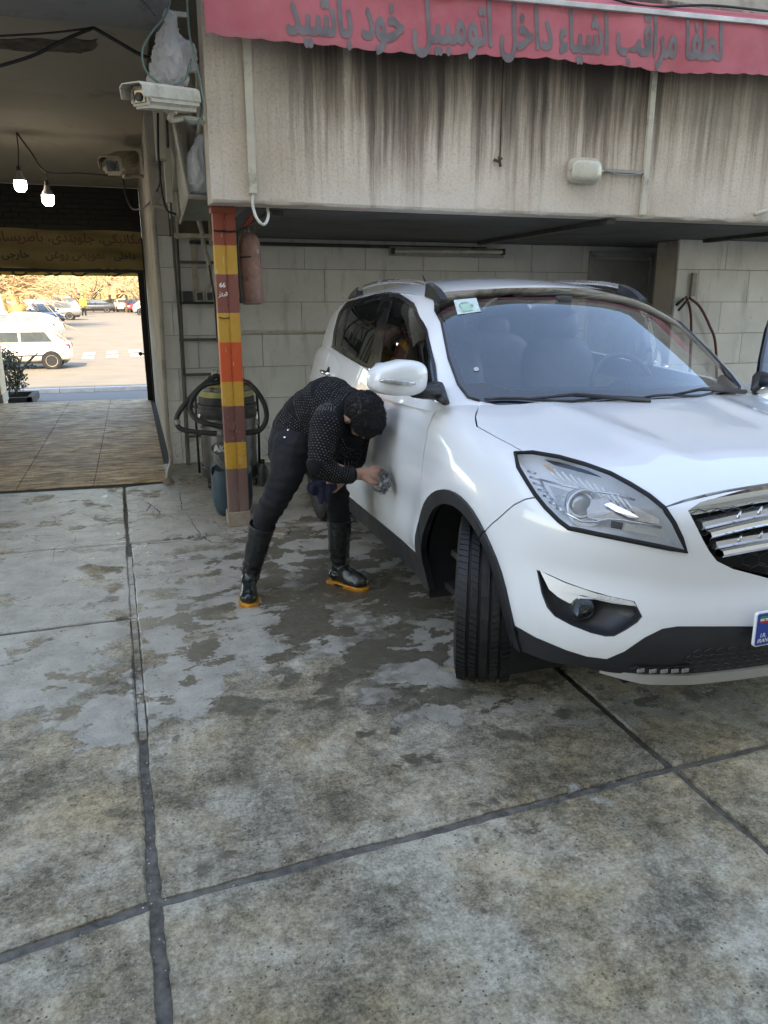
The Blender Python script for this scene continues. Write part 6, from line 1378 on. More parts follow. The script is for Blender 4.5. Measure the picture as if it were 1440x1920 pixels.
mb=MB(); chain(mb,[onY(320,36,5.0),onY(320,60,5.0),onY(324,100,5.0),onY(318,138,5.0)],[.018,.042,.082,.098],n=20); chain(mb,[onY(322,70,5.0),onY(347,92,5.0),onY(358,125,5.0)],[.04,.035,.03]); chain(mb,[onY(312,75,5.0),onY(286,150,5.0)],[.04,.022]); chain(mb,[onY(320,100,4.95),onY(345,146,4.95)],[.07,.03]); capsule(mb,onY(317,30,5.0),onY(326,44,5.0),.022,.022)
def bagd(co,n): return .022*mnoise.noise(Vector((co.x*11,co.y*11,co.z*5)))-.050*abs(mnoise.noise(Vector((co.x*30,co.y*30,co.z*8))))+.018-.022*abs(mnoise.noise(co*34))
remesh(mb,.006,'bag_film',m_bag,bg,smooth=2,disp=bagd)
bg2=thing('plastic_bag','rounded white plastic bag wedged between the metal cabinet and the upper wall','plastic bag',tuple(onY(374,320,5.25)))
mb=MB(); chain(mb,[onY(383,270,5.3),onY(374,300,5.3),onY(373,340,5.3)],[.055,.078,.085],n=20); remesh(mb,.009,'bag_film',m_bag,bg2,smooth=2,disp=lambda co,n:.5*bagd(co,n))
mb=MB(); q=onY(333,27,5.02); mb.box(q,(.10,.02,.022))
for k in range(5): mb.box(q+Vector((-.03+.018*k,-.012,0)),(.006,.006,.028))
one(mb,'bag_clip',m_lgcab,'pale slotted plastic clip the plastic bag hangs from','clip')
# security cameras
m_cctv=mk('aged_cream_metal',(.46,.42,.34),.5,var=.15,sc=8,dirt=.35,dcol=(.20,.16,.11))
def cctv(pf,pb,s,lab,lens=True,grp=None):
    pf,pb=Vector(pf),Vector(pb); d=(pf-pb); L=d.length; d.normalize(); o=thing('security_camera',lab,'security camera',tuple(pb))
    q=d.to_track_quat('X','Z').to_matrix().to_4x4(); M=Matrix.Translation(pb)@q
    b=bmesh.new(); bmesh.ops.create_cube(b,size=1); 
    for v in b.verts: v.co=Vector((v.co.x*L+L/2,v.co.y*s,v.co.z*s*.78))
    bmesh.ops.bevel(b,geom=[e for e in b.edges if abs((e.verts[0].co-e.verts[1].co).x)>.01],offset=s*.2,segments=3,affect='EDGES'); mb=MB(); mb.bm(b,M); mb.build('camera_housing',m_cctv,o,smooth=30)
    mb=MB(); w=s*.55; h=s*.44; 
    pr=[(-w,-s*.05),(-w,h*.75),(-w*.75,h),(w*.75,h),(w,h*.75),(w,-s*.05)]
    vs_=[M@Vector((x_,y_,z_+.004)) for x_ in(-.02*L,L*1.16) for y_,z_ in pr]+[M@Vector((x_,y_*.94,z_-.002)) for x_ in(-.02*L,L*1.16) for y_,z_ in pr]; k=6
    mb.add(vs_,[(i,i+1,k+i+1,k+i) for i in range(5)]+[(12+i,12+i+1,18+i+1,18+i) for i in range(5)]+[(6+i,7+i,19+i,18+i) for i in range(5)]+[(i,i+1,13+i,12+i) for i in range(5)]+[(0,6,18,12),(5,11,23,17)]); mb.build('sun_shield',m_cctv,o)
    mb=MB(); mb.box(M@Vector((L+.002,0,0)),(.01,s*.8,s*.60),q.to_3x3(),ch=.004); fp=mb.build('front_plate',m_cctv,o)
    mb=MB(); mb.box(M@Vector((L+.009,0,s*.02)),(.008,s*.55,s*.45),q.to_3x3(),ch=.003); mb.build('front_glass',m_frit,fp)
    mb=MB(); mb.lathe([(s*.16,0),(s*.16,.01),(s*.10,.014),(.001,.010)],M@Matrix.Translation((L+.010,0,0))@Matrix.Rotation(R(90),4,'Y'),18); mb.build('lens',m_vblack,fp,smooth=30)
    return o,M,L
cc,M,L=cctv(onY(264,182,4.55),onY(355,192,4.85),.135,'large cream security camera in a weatherproof housing under the hanging plastic bag')
mb=MB(); mb.tube(spl([onY(322,208,4.75),onY(320,224,4.8),onY(345,222,4.9),onY(372,226,4.95),onY(383,232,4.95)],6),.016,8); mb.lathe([(.03,-.02),(.03,.02),(.02,.03)],Matrix.Translation(onY(322,206,4.75)),12); mb.build('mounting_arm',m_cctv,cc,smooth=40)
cc2,M,L=cctv(onY(212,312,8.9),onY(240,302,9.35),.22,'smaller dusty security camera on a bracket at the far corner of the passage ceiling')
mb=MB(); mb.tube([onY(232,325,9.1),onY(232,333,9.1),onY(250,330,9.2),onY(274,331,9.3)],.018,8); mb.build('mounting_arm',m_cctv,cc2,smooth=40)
# hanging bulbs
m_cord=mk('brown_cord',(.05,.035,.03),.7)
t=NT('lit_bulb'); t.set(col=(.9,.9,.9),em=(1,.97,.90),es=6.0); m_bulb=t.m
for (bx_,by_,cy0),lab in(((38,345,247),'lit white bulb hanging lower and nearer from the passage ceiling'),((90,372,322),'lit white bulb hanging further right on the sagging cord in the passage')):
    q=onY(bx_,by_,9.0); o=thing('hanging_bulb',lab,'light bulb',tuple(q),'lit bulbs in the passage'); mb=MB(); mb.lathe([(.001,-.075),(.035,-.07),(.055,-.045),(.060,-.01),(.058,.03)],Matrix.Translation(q),24); mb.build('glowing_dome',m_bulb,o,smooth=True)
    mb=MB(); mb.lathe([(.058,.03),(.050,.06),(.030,.085),(.024,.12),(.018,.125)],Matrix.Translation(q),20); mb.build('bulb_base',m_vgrey,o,smooth=40)
    mb=MB(); mb.tube([q+Vector((0,0,.12)),onY(bx_-4 if cy0<300 else bx_-2,cy0+28,9.0),onY(bx_-7 if cy0<300 else 87,cy0,9.0)],.006,6); mb.lathe([(.012,.12),(.020,.125),(.020,.16),(.010,.17)],Matrix.Translation(q),12); mb.build('cord',m_cord,o,smooth=40)
pipe('ceiling_wire','thin cord sagging from the ceiling hook past the bulbs to the far camera bracket',[(30,247),(58,285),(87,322),(150,325),(215,330)],9.0,.008,m_cord,'wire')
pipe('camera_cable','grey cable looping down from the far security camera to the corner post',[(231,335,9.0),(237,370,8.9),(250,392,8.6),(275,385,8.0),(297,350,7.3),(300,300,6.6),(296,215,6.4)],8,.009,m_cab,'cable')
pipe('black_cable','black cable swinging down the cream post beside the passage',[(296,212,6.1),(297,290,6.1),(302,350,6.1),(312,392,6.1),(330,402,6.1)],6.1,.008,m_cab,'cable')
pipe('ceiling_cable','thick black cable drooping from the ceiling hook across to the left edge',[(175,52),(120,75),(60,105),(-30,132)],5.47,.010,m_cab,'cable')
pipe('ceiling_cable','thin black cable strung nearly level left from the ceiling hook',[(175,52),(90,62),(-30,69)],5.47,.006,m_cab,'cable')
pipe('ceiling_cable','thick black cable running down right from the ceiling hook to the corner post',[(175,52),(215,75),(262,102),(290,112)],5.47,.011,m_cab,'cable')
pipe('beam_cable','thin black cable crossing the grey front beam at the top of the picture',[(250,-12),(275,8),(292,30)],4.6,.005,m_cab,'cable')
pipe('hanging_cable','green grey cable looped round the hanging plastic bag',[(322,-15),(312,25),(285,60),(267,95),(275,135),(310,160),(345,150),(358,110)],4.9,.006,m_grcab,'cable')
pipe('hanging_cable','green grey cable dropping along the edge of the upper wall to the camera arm',[(350,-10),(355,60),(366,110),(378,170),(380,215),(362,232),(342,222)],4.88,.006,m_grcab,'cable')
# broken plaster in the ceiling
t=NT('broken_plaster'); p=t.pos('W'); n=t.noise(p,9,8,.7); m_brk=t.set(col=t.ramp(n,[(.35,(.035,.028,.022)),(.65,(.12,.10,.08))]),ro=.95,n=t.bump(n,.9,.03))
L_=[(-60,70),(0,74),(60,73),(110,77),(135,70),(160,76),(182,73),(178,92),(150,101),(110,97),(60,97),(10,92),(-60,94)]
mb=MB(); P=[onG(x_,y_,3.116) for x_,y_ in L_]; P=[p_ for a,b in zip(P,P[1:]+P[:1]) for p_ in(a,a.lerp(b,.33)+Vector((random.uniform(-.015,.015),random.uniform(-.02,.02),0)),a.lerp(b,.66)+Vector((random.uniform(-.015,.015),random.uniform(-.02,.02),0)))]
k=len(P); mb.add(P+[p_+Vector((0,0,.02)) for p_ in P],[tuple(range(k))]+[(i,(i+1)%k,k+(i+1)%k,k+i) for i in range(k)]); brk=mb.build('broken_plaster',m_brk,pc,fix=False)
# ---- items on the upper wall
mb=MB(); a=onY(462,66,4.88); b=onY(474,362,4.88); mb.box((a+b)/2,(.045,.025,(a-b).length)); one(mb,'cable_duct',m_pvc,'cream cable duct running down the left end of the stained upper wall','cable duct')
mb=MB(); a=onY(1226,128,4.88); b=onY(1206,400,4.88); mb.box((a+b)/2,(.040,.025,(a-b).length+.02)); one(mb,'cable_duct',m_pvc,'cream cable duct on the stained upper wall right of the oval lamp','cable duct')
mb=MB(); a=onY(1132,319,4.885); b=onY(1208,324,4.885); mb.box((a+b)/2,((b-a).x,.015,.018)); mb.tube(spl([a+Vector((.02,-.01,-.005)),(a+b)/2+Vector((0,-.012,-.025)),b+Vector((-.01,-.01,-.004))],6),.004,5); one(mb,'lamp_conduit',m_vgrey,'short grey conduit and wire joining the oval lamp to the right-hand duct','conduit')
q=onY(1097,320,4.86); bl=thing('bulkhead_lamp','cream oval bulkhead lamp on the stained upper wall, unlit','lamp',tuple(q))
m_opal=mk('aged_opal_glass',(.52,.50,.40),.25,var=.1,coat=.6); 
mb=superell(q+Vector((0,.012,0)),(.128,.030,.082),.55,32,12); mb.build('lamp_base',m_cctv,bl,smooth=True); mb=superell(q+Vector((0,-.016,0)),(.112,.036,.066),.62,32,14); mb.build('opal_cover',m_opal,bl,smooth=True)
for s_ in(-1,1): mb=MB(); mb.lathe([(.010,0),(.010,.008),(.006,.010)],Matrix.Translation(q+Vector((s_*.122,-.012,.0)))@Matrix.Rotation(R(90),4,'X'),10); mb.build('cover_screw',m_cctv,bl,smooth=40)
mb=MB(); q=onY(936,300,4.89); mb.tube([q+Vector((-.04,0,.0)),q+Vector((-.01,-.01,-.01)),q+Vector((.01,-.02,.01))],.009,7); mb.tube([q+Vector((0,0,.02)),q+Vector((.0,-.02,-.04))],.010,7); mb.tube([q+Vector((.005,.0,.75)),q+Vector((.003,-.003,.02))],.005,5); one(mb,'rusty_hook',mk('rusty_iron',(.10,.06,.04),.8,.3,var=.4,sc=30),'small rusty pipe hook sticking out of the middle of the stained wall','hook',smooth=True)
mb=MB(); mb.tube(spl([onY(474,360,4.89),onY(474,385,4.87),onY(482,410,4.84),onY(495,421,4.84),(onY(503,405,4.9)),onY(500,382,5.1)],8),.009,8); one(mb,'cable_loop',m_lgcab,'pale looped cable hanging below the left end of the stained wall','cable',smooth=True)
pipe('pipe_stub','short cream pipe stub at the bottom right corner of the stained wall',[(1416,402),(1432,396),(1450,390)],4.87,.016,m_pvc,'pipe',0)
# ---- awning
m_aw=None; t=NT('faded_red_canvas'); p=t.pos('W'); x,y,z=t.sep(p); n1=t.noise(p,1.6,5,.6); n2=t.noise(p,9,6,.7)
c=t.ramp(n1,[(.3,(.36,.075,.095)),(.7,(.50,.13,.15))]); c=t.mix(t.mr(t.math('ADD',z,t.math('MULTIPLY',n2,.06)),2.985,2.90,0,.45),c,(.20,.10,.10)); c=t.mix(t.mr(n2,.45,.70,0,.25),c,(.45,.20,.21))
m_aw=t.set(col=c,ro=.75,n=t.bump(n2,.2,.01)); XA,XB=.505,5.6
aw=thing('awning','faded red canvas awning valance with grey lettering and scalloped hem above the stained wall','awning',(2.5,4.78,3.1))
def awn(x_,z_): return 4.765+.016*math.sin(x_*9+1.3*math.sin(x_*2.3))*(3.27-z_)/.33+.010*mnoise.noise((x_*2,z_*4,1))+.012*mnoise.noise((x_*6,z_*2,7))-.10*(3.27-z_)
def awb(x_): return 2.945+.0105*abs(math.sin(x_*math.pi/.135))**.8*-1+.012*math.sin(x_*3.1)+.006*mnoise.noise((x_*7,0,0))
nx_,nz_=420,16; vs_=[]
for j in range(nz_+1):
    for i in range(nx_+1): x_=XA+(XB-XA)*i/nx_; zb_=awb(x_); z_=3.27+(zb_-3.27)*j/nz_; vs_.append((x_,awn(x_,z_),z_))
g=(nx_+1)*(nz_+1); vs_+=[(a,b+.003,c_) for a,b,c_ in vs_]; ff=[(j*(nx_+1)+i,j*(nx_+1)+i+1,(j+1)*(nx_+1)+i+1,(j+1)*(nx_+1)+i) for j in range(nz_) for i in range(nx_)]; ff+=[tuple(g+k for k in f[::-1]) for f in ff]; lo=nz_*(nx_+1); ff+=[(lo+i,lo+i+1,g+lo+i+1,g+lo+i) for i in range(nx_)]
mb=MB(); mb.add(vs_,ff); mb.build('canvas',m_aw,aw,smooth=60,fix=False)
mb=MB(); a=Vector((XA-.01,4.76,3.372)); mb.box(((XA+XB)/2,4.765,3.262),(XB-XA+.02,.05,.030),ch=.004); mb.build('front_bar',mk('white_aluminium',(.55,.55,.54),.4,.3),aw)
mb=MB(); mb.add([(XA,4.765,3.272),(XB,4.765,3.272),(XB,4.895,3.36),(XA,4.895,3.36),(XA,4.765,3.276),(XB,4.765,3.276),(XB,4.895,3.364),(XA,4.895,3.364)],[(0,1,2,3),(4,5,6,7),(0,1,5,4),(2,3,7,6)]); mb.build('top_canvas',m_aw,aw)
t=NT('grey_letter_paint'); p=t.pos('W'); n=t.noise(p,8,5); m_let=t.set(col=t.ramp(n,[(.3,(.115,.095,.10)),(.7,(.20,.175,.18))]),ro=.8)
v_,f_=text_mesh(shape('لطفا مراقب اشیاء داخل اتومبیل خود باشید'),.36,0,res=3); _o=len(v_); v0_,f0_=v_,f_; v_=[];f_=[]
for k in range(11): a=k*2*math.pi/10; q_=(0,0) if k==10 else (.0135*math.cos(a),.0135*math.sin(a)); f_+=[tuple(i+len(v_) for i in f) for f in f0_]; v_+=[(v[0]+q_[0],v[1]+q_[1],k*.00012) for v in v0_]
xs_=[v[0] for v in v_]; w_=max(xs_)-min(xs_); c0=(max(xs_)+min(xs_))/2; xa_,xb_=onY(533,30,4.75).x,onY(1352,100,4.75).x; sx_=(xb_-xa_)/w_
bm=bmesh.new(); bv=[bm.verts.new(((xa_+xb_)/2+(v[0]-c0)*sx_,v[1]*1.02,v[2])) for v in v_]
for f in f_:
    try: bm.faces.new([bv[i] for i in f])
    except ValueError: pass
for ax in range(2):
    lo_=min(v.co[ax] for v in bm.verts); hi_=max(v.co[ax] for v in bm.verts); st_=.035
    for k in range(1,int((hi_-lo_)/st_)+1):
        co=[0,0,0]; co[ax]=lo_+k*st_; no=[0,0,0]; no[ax]=1; bmesh.ops.bisect_plane(bm,geom=bm.verts[:]+bm.edges[:]+bm.faces[:],plane_co=co,plane_no=no)
tz=lambda c_: 3.020+c_.y*.88-.036*max(0,1-(c_.x-.96)/2.96)
mb=MB(); bm.verts.index_update(); mb.add([(v.co.x,awn(v.co.x,tz(v.co))-.0022-v.co.z,tz(v.co)) for v in bm.verts],[[v.index for v in f.verts] for f in bm.faces]); bm.free(); mb.build('lettering',m_let,aw,fix=False); aw.rotation_euler=(0,-.026,0)
pipe('roof_cable','thin dark cables lying on top of the awning at the upper right',[(1140,-4),(1220,12),(1330,10),(1450,22)],4.83,.008,m_cab,'cable')
# ---- garage fittings
fl=thing('tube_lamp','unlit fluorescent tube fixture on the garage back wall above the car roof','lamp',tuple(onY(836,470,7.36)))
a=onY(730,470,7.38); b=onY(943,472,7.38); mb=MB(); mb.box((a+b)/2+Vector((0,0,-.01)),((b-a).x,.05,.085),ch=.006); mb.build('fixture_tray',m_vgrey,fl); mb=MB(); mb.cyl(a+Vector((.03,-.05,-.005)),b+Vector((-.03,-.05,-.005)),.018); mb.build('tube',m_opal,fl,smooth=40)
for q in(a,b): mb=MB(); mb.box(q+Vector((.02 if q is a else -.02,-.045,-.005)),(.03,.05,.06),ch=.003); mb.build('tube_holder',m_vblack,fl)
hz=thing('hose_reel','dark red water hose hanging in loops from a pipe holder on the right garage wall','hose',tuple(onY(1302,540,6.36)))
mb=MB(); a=onY(1303,512,6.37); b=onY(1297,556,6.37); mb.box((a+b)/2,(.05,.03,(a-b).length)); mb.build('wall_holder',m_pipe,hz)
m_rh=mk('dark_red_rubber',(.11,.022,.02),.5)
for l in([(1286,556),(1294,580),(1296,620),(1293,700)],[(1292,558),(1312,575),(1330,610),(1342,650),(1344,760)]): mb=MB(); mb.tube(spl(pts(l,6.33),8),.013,8); mb.build('hose',m_rh,hz,smooth=True)
mb=MB(); mb.tube(pts([(1268,572),(1282,560)],6.3),.014,8); mb.tube(pts([(1272,582),(1290,562)],6.3),.012,8); mb.build('spray_gun',m_vblack,hz,smooth=True)
mb=MB(); mb.box((4.6,6.0,2.045),(.05,1.9,.05)); mb.box((2.9,5.9,2.05),(.04,1.4,.04)); mb.box((1.05,5.75,2.05),(.05,1.1,.04))
for x_ in(.86,1.05,4.6): pass
one(mb,'soffit_channel',m_vgrey,'steel channels fixed under the dark garage ceiling','channel') if 0 else None
for x_,y0_,y1_,lab in((.95,5.2,6.6,'dark steel channel under the garage ceiling next to the column head'),(3.3,5.0,7.2,'pale steel channel under the garage ceiling below the right-hand duct'),(5.2,5.2,6.3,'steel channel under the garage ceiling at the far right')):
    mb=MB(); mb.box((x_,(y0_+y1_)/2,2.052),(.07,y1_-y0_,.032)); one(mb,'soffit_channel',m_vblack if x_<1 else m_lad,lab,'steel channel',group='channels under the garage ceiling')
# ---- yellow banner in the passage
t=NT('yellow_banner_cloth'); p=t.pos('W'); n1=t.noise(p,3,5,.6); n2=t.noise(p,16,4,.6); m_bn=t.set(col=t.ramp(n1,[(.3,(.24,.18,.07)),(.7,(.34,.26,.11))]),ro=.7,n=t.bump(n2,.3,.02))
bn=thing('yellow_banner','creased yellow cloth banner with red and black lettering across the end of the passage','banner',(-1.5,12.5,2.3))
def bny(x_,z_): return 12.50+.030*mnoise.noise((x_*2.2,z_*5,2))+.020*math.sin(x_*5+z_*9+2*mnoise.noise((x_,z_,0)))+.018*math.sin(z_*26+x_*1.5)
X0_,X1_,Z0_,Z1_=-3.2,.235,1.965,2.50; nx_,nz_=150,26; vs_=[(X0_+(X1_-X0_)*i/nx_,bny(X0_+(X1_-X0_)*i/nx_,Z0_+(Z1_-Z0_)*j/nz_),Z0_+(Z1_-Z0_)*j/nz_+.012*math.sin(i*.11)) for j in range(nz_+1) for i in range(nx_+1)]
g=len(vs_); vs_+=[(a,b+.004,c_) for a,b,c_ in vs_]; ff=[(j*(nx_+1)+i,j*(nx_+1)+i+1,(j+1)*(nx_+1)+i+1,(j+1)*(nx_+1)+i) for j in range(nz_) for i in range(nx_)]; ff+=[tuple(g+k for k in f[::-1]) for f in ff]
mb=MB(); mb.add(vs_,ff); mb.build('banner_cloth',m_bn,bn,smooth=True,fix=False)
m_rl=mk('banner_red_ink',(.17,.075,.05),.7); m_kl=mk('banner_black_ink',(.05,.06,.05),.7)
def btext(s,xc,zb_,h,mat):
    v_,f_=text_mesh(shape(s),h,.003,res=2); bm=bmesh.new(); bv=[bm.verts.new((v[0]+xc,v[1]+zb_,0)) for v in v_]
    for f in f_:
        try: bm.faces.new([bv[i] for i in f])
        except ValueError: pass
    for ax in range(2):
        lo_=min(v.co[ax] for v in bm.verts); hi_=max(v.co[ax] for v in bm.verts)
        for k in range(1,int((hi_-lo_)/.05)+1):
            co=[0,0,0]; co[ax]=lo_+k*.05; no=[0,0,0]; no[ax]=1; bmesh.ops.bisect_plane(bm,geom=bm.verts[:]+bm.edges[:]+bm.faces[:],plane_co=co,plane_no=no)
    mb=MB(); bm.verts.index_update(); mb.add([(v.co.x,bny(v.co.x,v.co.y)-.007,v.co.y) for v in bm.verts],[[v.index for v in f.verts] for f in bm.faces]); bm.free(); mb.build('lettering',mat,bn,fix=False)
btext('مکانیکی، جلوبندی، باطریسازی، دینام',-1.02,2.335,.178,m_rl); btext('داخلی',-.02,2.110,.13,m_kl); btext('تعویض روغن',-.70,2.110,.155,m_rl); btext('خارجی',-1.50,2.110,.14,m_kl)
mb=MB(); mb.box((-1.5,12.56,1.945),(3.45,.05,.05)); mb.build('bottom_bar',m_iron,bn)
# bright outer banner seen edge-on below, over the street gate
ob=thing('outer_banner','sunlit yellow banner strip showing under the dark beam at the street opening','banner',(-1.5,13.3,1.9)); mb=MB(); mb.box((-1.6,13.15,2.02),(3.6,.02,.26)); mb.build('banner_sheet',mk('bright_yellow_banner',(.62,.44,.07),.6,var=.06),ob)
v_,f_=text_mesh(shape('تعویض روغن باطری'),.24,.004,res=1); mb=MB(); mb.add([(v[0]*1.5-1.2,13.138,v[1]*.9+1.93) for v in v_],f_); mb.build('lettering',m_kl,ob,fix=False)
# ================================================================= THE STREET BEYOND THE PASSAGE
rs=random.Random(11)
def onS(x,y):
    d=ray(x,y); t=5.0
    while t<400:
        q=_c+d*t
        if q[2]<zs(q[1])+.004: return Vector((q[0],q[1],zs(q[1])))
        t+=.05
    return Vector(_c+d*150)
def SP(cx,cy): return onS(cx/4.645,540+cy/4.645)
m_cw=mk('paint_white',(.62,.55,.46),.25,coat=.6,var=.03,bump=.02,dirt=.0)
m_csil=mk('paint_silver',(.22,.21,.19),.35,.4,coat=.5,var=.05,bump=.02); m_cdk=mk('paint_dark_grey',(.045,.048,.052),.3,.3,coat=.8,var=.1,bump=.02); m_cbk=mk('paint_black',(.015,.015,.017),.3,coat=.8,bump=.02); m_cbl=mk('paint_pale_blue',(.26,.30,.36),.3,.3,coat=.6,bump=.02); m_crd=mk('paint_red',(.30,.02,.02),.3,coat=.7,bump=.02)
m_carglass=mk('dark_car_glass',(.05,.06,.06),.06,coat=1,var=.2,bump=0); m_hub=mk('wheel_cover',(.42,.38,.32),.35,.4)
def section(mb,st,e=.45,n=22):
    vs_=[];
    for x_,zb_,zt_,w_ in st:
        zc_=(zb_+zt_)/2; h_=(zt_-zb_)/2
        for k in range(n):
            a=2*math.pi*k/n; c_,s_=math.cos(a),math.sin(a); yy__=math.copysign(abs(c_)**e,c_)*w_; z_=zc_+math.copysign(abs(s_)**e,s_)*h_; vs_.append((x_,yy__*(1-.10*max(0,(z_-.75))/.5),z_))
    m_=len(st); mb.add(vs_,[(i*n+k,i*n+(k+1)%n,(i+1)*n+(k+1)%n,(i+1)*n+k) for i in range(m_-1) for k in range(n)]+[tuple(range(n))[::-1],tuple((m_-1)*n+k for k in range(n))])
KIND={'hatch':dict(L=3.85,body=[(-1.92,.42,.80,.66),(-1.88,.28,.92,.80),(-1.6,.24,.95,.83),(-.8,.22,.94,.84),(.6,.22,.90,.84),(1.2,.22,.84,.83),(1.7,.24,.74,.80),(1.88,.30,.66,.70),(1.93,.40,.58,.55)],roof=[(-1.86,.90),(-1.42,1.27),(-.95,1.40),(0,1.45),(.35,1.38),(1.12,.88)],wx=(-1.28,1.20)),
 'sedan':dict(L=4.4,body=[(-2.2,.42,.86,.66),(-2.14,.30,.98,.80),(-1.7,.24,1.0,.85),(-.8,.22,.94,.86),(.8,.22,.90,.86),(1.4,.22,.84,.85),(1.95,.24,.74,.81),(2.14,.30,.64,.70),(2.2,.40,.56,.55)],roof=[(-1.72,.96),(-1.05,1.36),(-.5,1.42),(.1,1.42),(.45,1.36),(1.25,.88)],wx=(-1.38,1.32)),
 'suv':dict(L=4.4,body=[(-2.18,.45,.98,.68),(-2.12,.34,1.08,.82),(-1.7,.28,1.10,.87),(-.8,.26,1.06,.88),(.8,.26,1.02,.88),(1.4,.26,.98,.87),(1.95,.28,.90,.84),(2.12,.34,.80,.76),(2.18,.45,.66,.6)],roof=[(-2.0,1.06),(-1.75,1.60),(-1.2,1.68),(0,1.69),(.4,1.60),(1.15,1.0)],wx=(-1.36,1.32))}
def simple_car(kind,paint,label,pos,ang,group='cars in the street beyond the passage'):
    K=KIND[kind]; o=thing('street_car',label,'car',tuple(pos),group); o['_o']=[0,0,0]; o.rotation_euler=(0,0,ang)
    mb=MB(); section(mb,K['body'])
    # arches cut visually by dark discs; body
    b=mb.build('body',paint,o,smooth=50)
    rf=K['roof']; mb=MB(); section(mb,[(x_,.80,z_,.74 if 0<i<len(rf)-1 else .70) for i,(x_,z_) in enumerate(rf)],.5); mb.build('cabin',paint,o,smooth=50)
    top=rf[2][1]
    def yw(z_): return .742*(1-.10*max(0,z_-.75)/.5)+.004
    base=K['body'][3][2]
    xr,xf=rf[0][0],rf[-1][0]; z0_=base+.03; z1_=top-.09
    def xa(z_,a,b_): return a[0]+(b_[0]-a[0])*(z_-a[1])/(b_[1]-a[1])
    kq=.26 if kind=='hatch' else 0; R0=xa(z0_,rf[0],rf[1])+.16+kq; R1=xa(z1_,rf[0],rf[1])+.12+kq*.5; F0=xa(z0_,rf[-1],rf[-2])-.14; F1_=xa(z1_,rf[-1],rf[-2])-.10; mid=(R0+F0)/2-.02
    for s_ in(-1,1):
        for P_ in([(R0,z0_),(mid-.04,z0_),(mid-.04,z1_),(R1,z1_)],[(mid+.04,z0_),(F0,z0_),(F1_,z1_),(mid+.04,z1_)]):
            q=MB(); v_=[(x_,s_*(yw(z_)+.006),z_) for x_,z_ in P_]; v2=[(x_,s_*(yw(z_)-.03),z_) for x_,z_ in P_]; q.add(v_+v2,[(0,1,2,3),(7,6,5,4)]+[(i,(i+1)%4,4+(i+1)%4,4+i) for i in range(4)]); q.build('side_window',m_carglass,o)
        q=MB(); q.box((mid,s_*.855,base-.13),(.16,.02,.025),ch=.004); q.build('door_handle',paint,o)
        q=MB(); q.box((.78,s_*.93,base+.05),(.10,.16,.11),ch=.03); q.build('side_mirror',paint,o)
        q=MB(); q.box((K['body'][0][0]+.07,s_*.68,base-.14),(.16,.16,.17 if kind!='sedan' else .12),ch=.03); q.build('tail_light',m_red,o)
        q=MB(); q.box((K['body'][-1][0]-.17,s_*.60,.64 if kind!='suv' else .78),(.16,.26,.12),ch=.03); q.build('headlight',m_lens if 0 else m_bucket,o)
        q=MB(); q.box((0,s_*.846,.50),(2.0,.02,.035)); q.build('side_strip',m_blackpl,o)
    for (a,b_),nm in(((rf[0],rf[1]),'rear_window'),((rf[-1],rf[-2]),'windscreen')):
        d=Vector((b_[0]-a[0],0,b_[1]-a[1])); nrm=Vector((-d.z,0,d.x)).normalized(); nrm=nrm if (nrm.x<0)==(nm=='rear_window') else -nrm
        P_=[]
        for t_,w_ in((.20,.60),(.90,.56)):
            p=Vector((a[0],0,a[1]))+d*t_+nrm*.012; P_+= [p+Vector((0,-w_,0)),p+Vector((0,w_,0))]
        P_=[P_[0],P_[1],P_[3],P_[2]]; q=MB(); q.add(P_+[p-nrm*.03 for p in P_],[(0,1,2,3),(7,6,5,4)]+[(i,(i+1)%4,4+(i+1)%4,4+i) for i in range(4)]); q.build(nm,m_carglass,o)
    q=MB(); q.box((K['body'][0][0]-.005,0,.62),(.02,.50,.11)); q.build('rear_plate',m_pw,o); q=MB(); q.box((K['body'][-1][0]-.0,0,.45),(.02,.50,.11)); q.build('front_plate',m_pw,o); q=MB(); q.box((0,0,.30),(K['L']-.35,1.45,.20)); q.build('underside',m_gapblack,o)
    for x_ in K['wx']:
        for s_ in(-1,1):
            w=bpy.data.objects.new('wheel',None); COL.objects.link(w); w.parent=o; w['_o']=[0,0,0]; w.location=(x_,s_*.77,.30); Mx=Matrix.Rotation(R(90),4,'X')
            q=MB(); q.lathe([(.18,-.09),(.28,-.09),(.30,-.06),(.30,.06),(.28,.09),(.18,.09)],Mx,24); q.build('tyre',m_tyre,w,smooth=40); q=MB(); q.lathe([(.05,-.085*s_*1),(.18,-.088*s_),(.20,-.092*s_),(.205,-.06*s_)],Mx,20)
            q.build('wheel_cover',m_hub,w,smooth=40)
            q=MB()
            for k in range(8): a=math.pi/4*k; q.box((.135*math.cos(a),-s_*-.094,.135*math.sin(a)),(.03,.012,.03))
            q.build('cover_slot',m_gapblack,w)
    # wheel arch shadows as black liners standing proud
        for s_ in(-1,1):
            q=MB(); q.lathe([(.30,0),(.345,0),(.345,.012),(.30,.012)],Matrix.Translation((x_,s_*.842-.006,.31))@Matrix.Rotation(R(90),4,'X'),24); q.build('arch_shadow',m_gapblack,o)
    return o
def place(kind,paint,label,cx,cy,ang,dx=0,dy=0):
    p=SP(cx,cy); p.x+=dx; p.y+=dy; p.z=zs(p.y); return simple_car(kind,paint,label,p,R(ang))
VY=R(0)
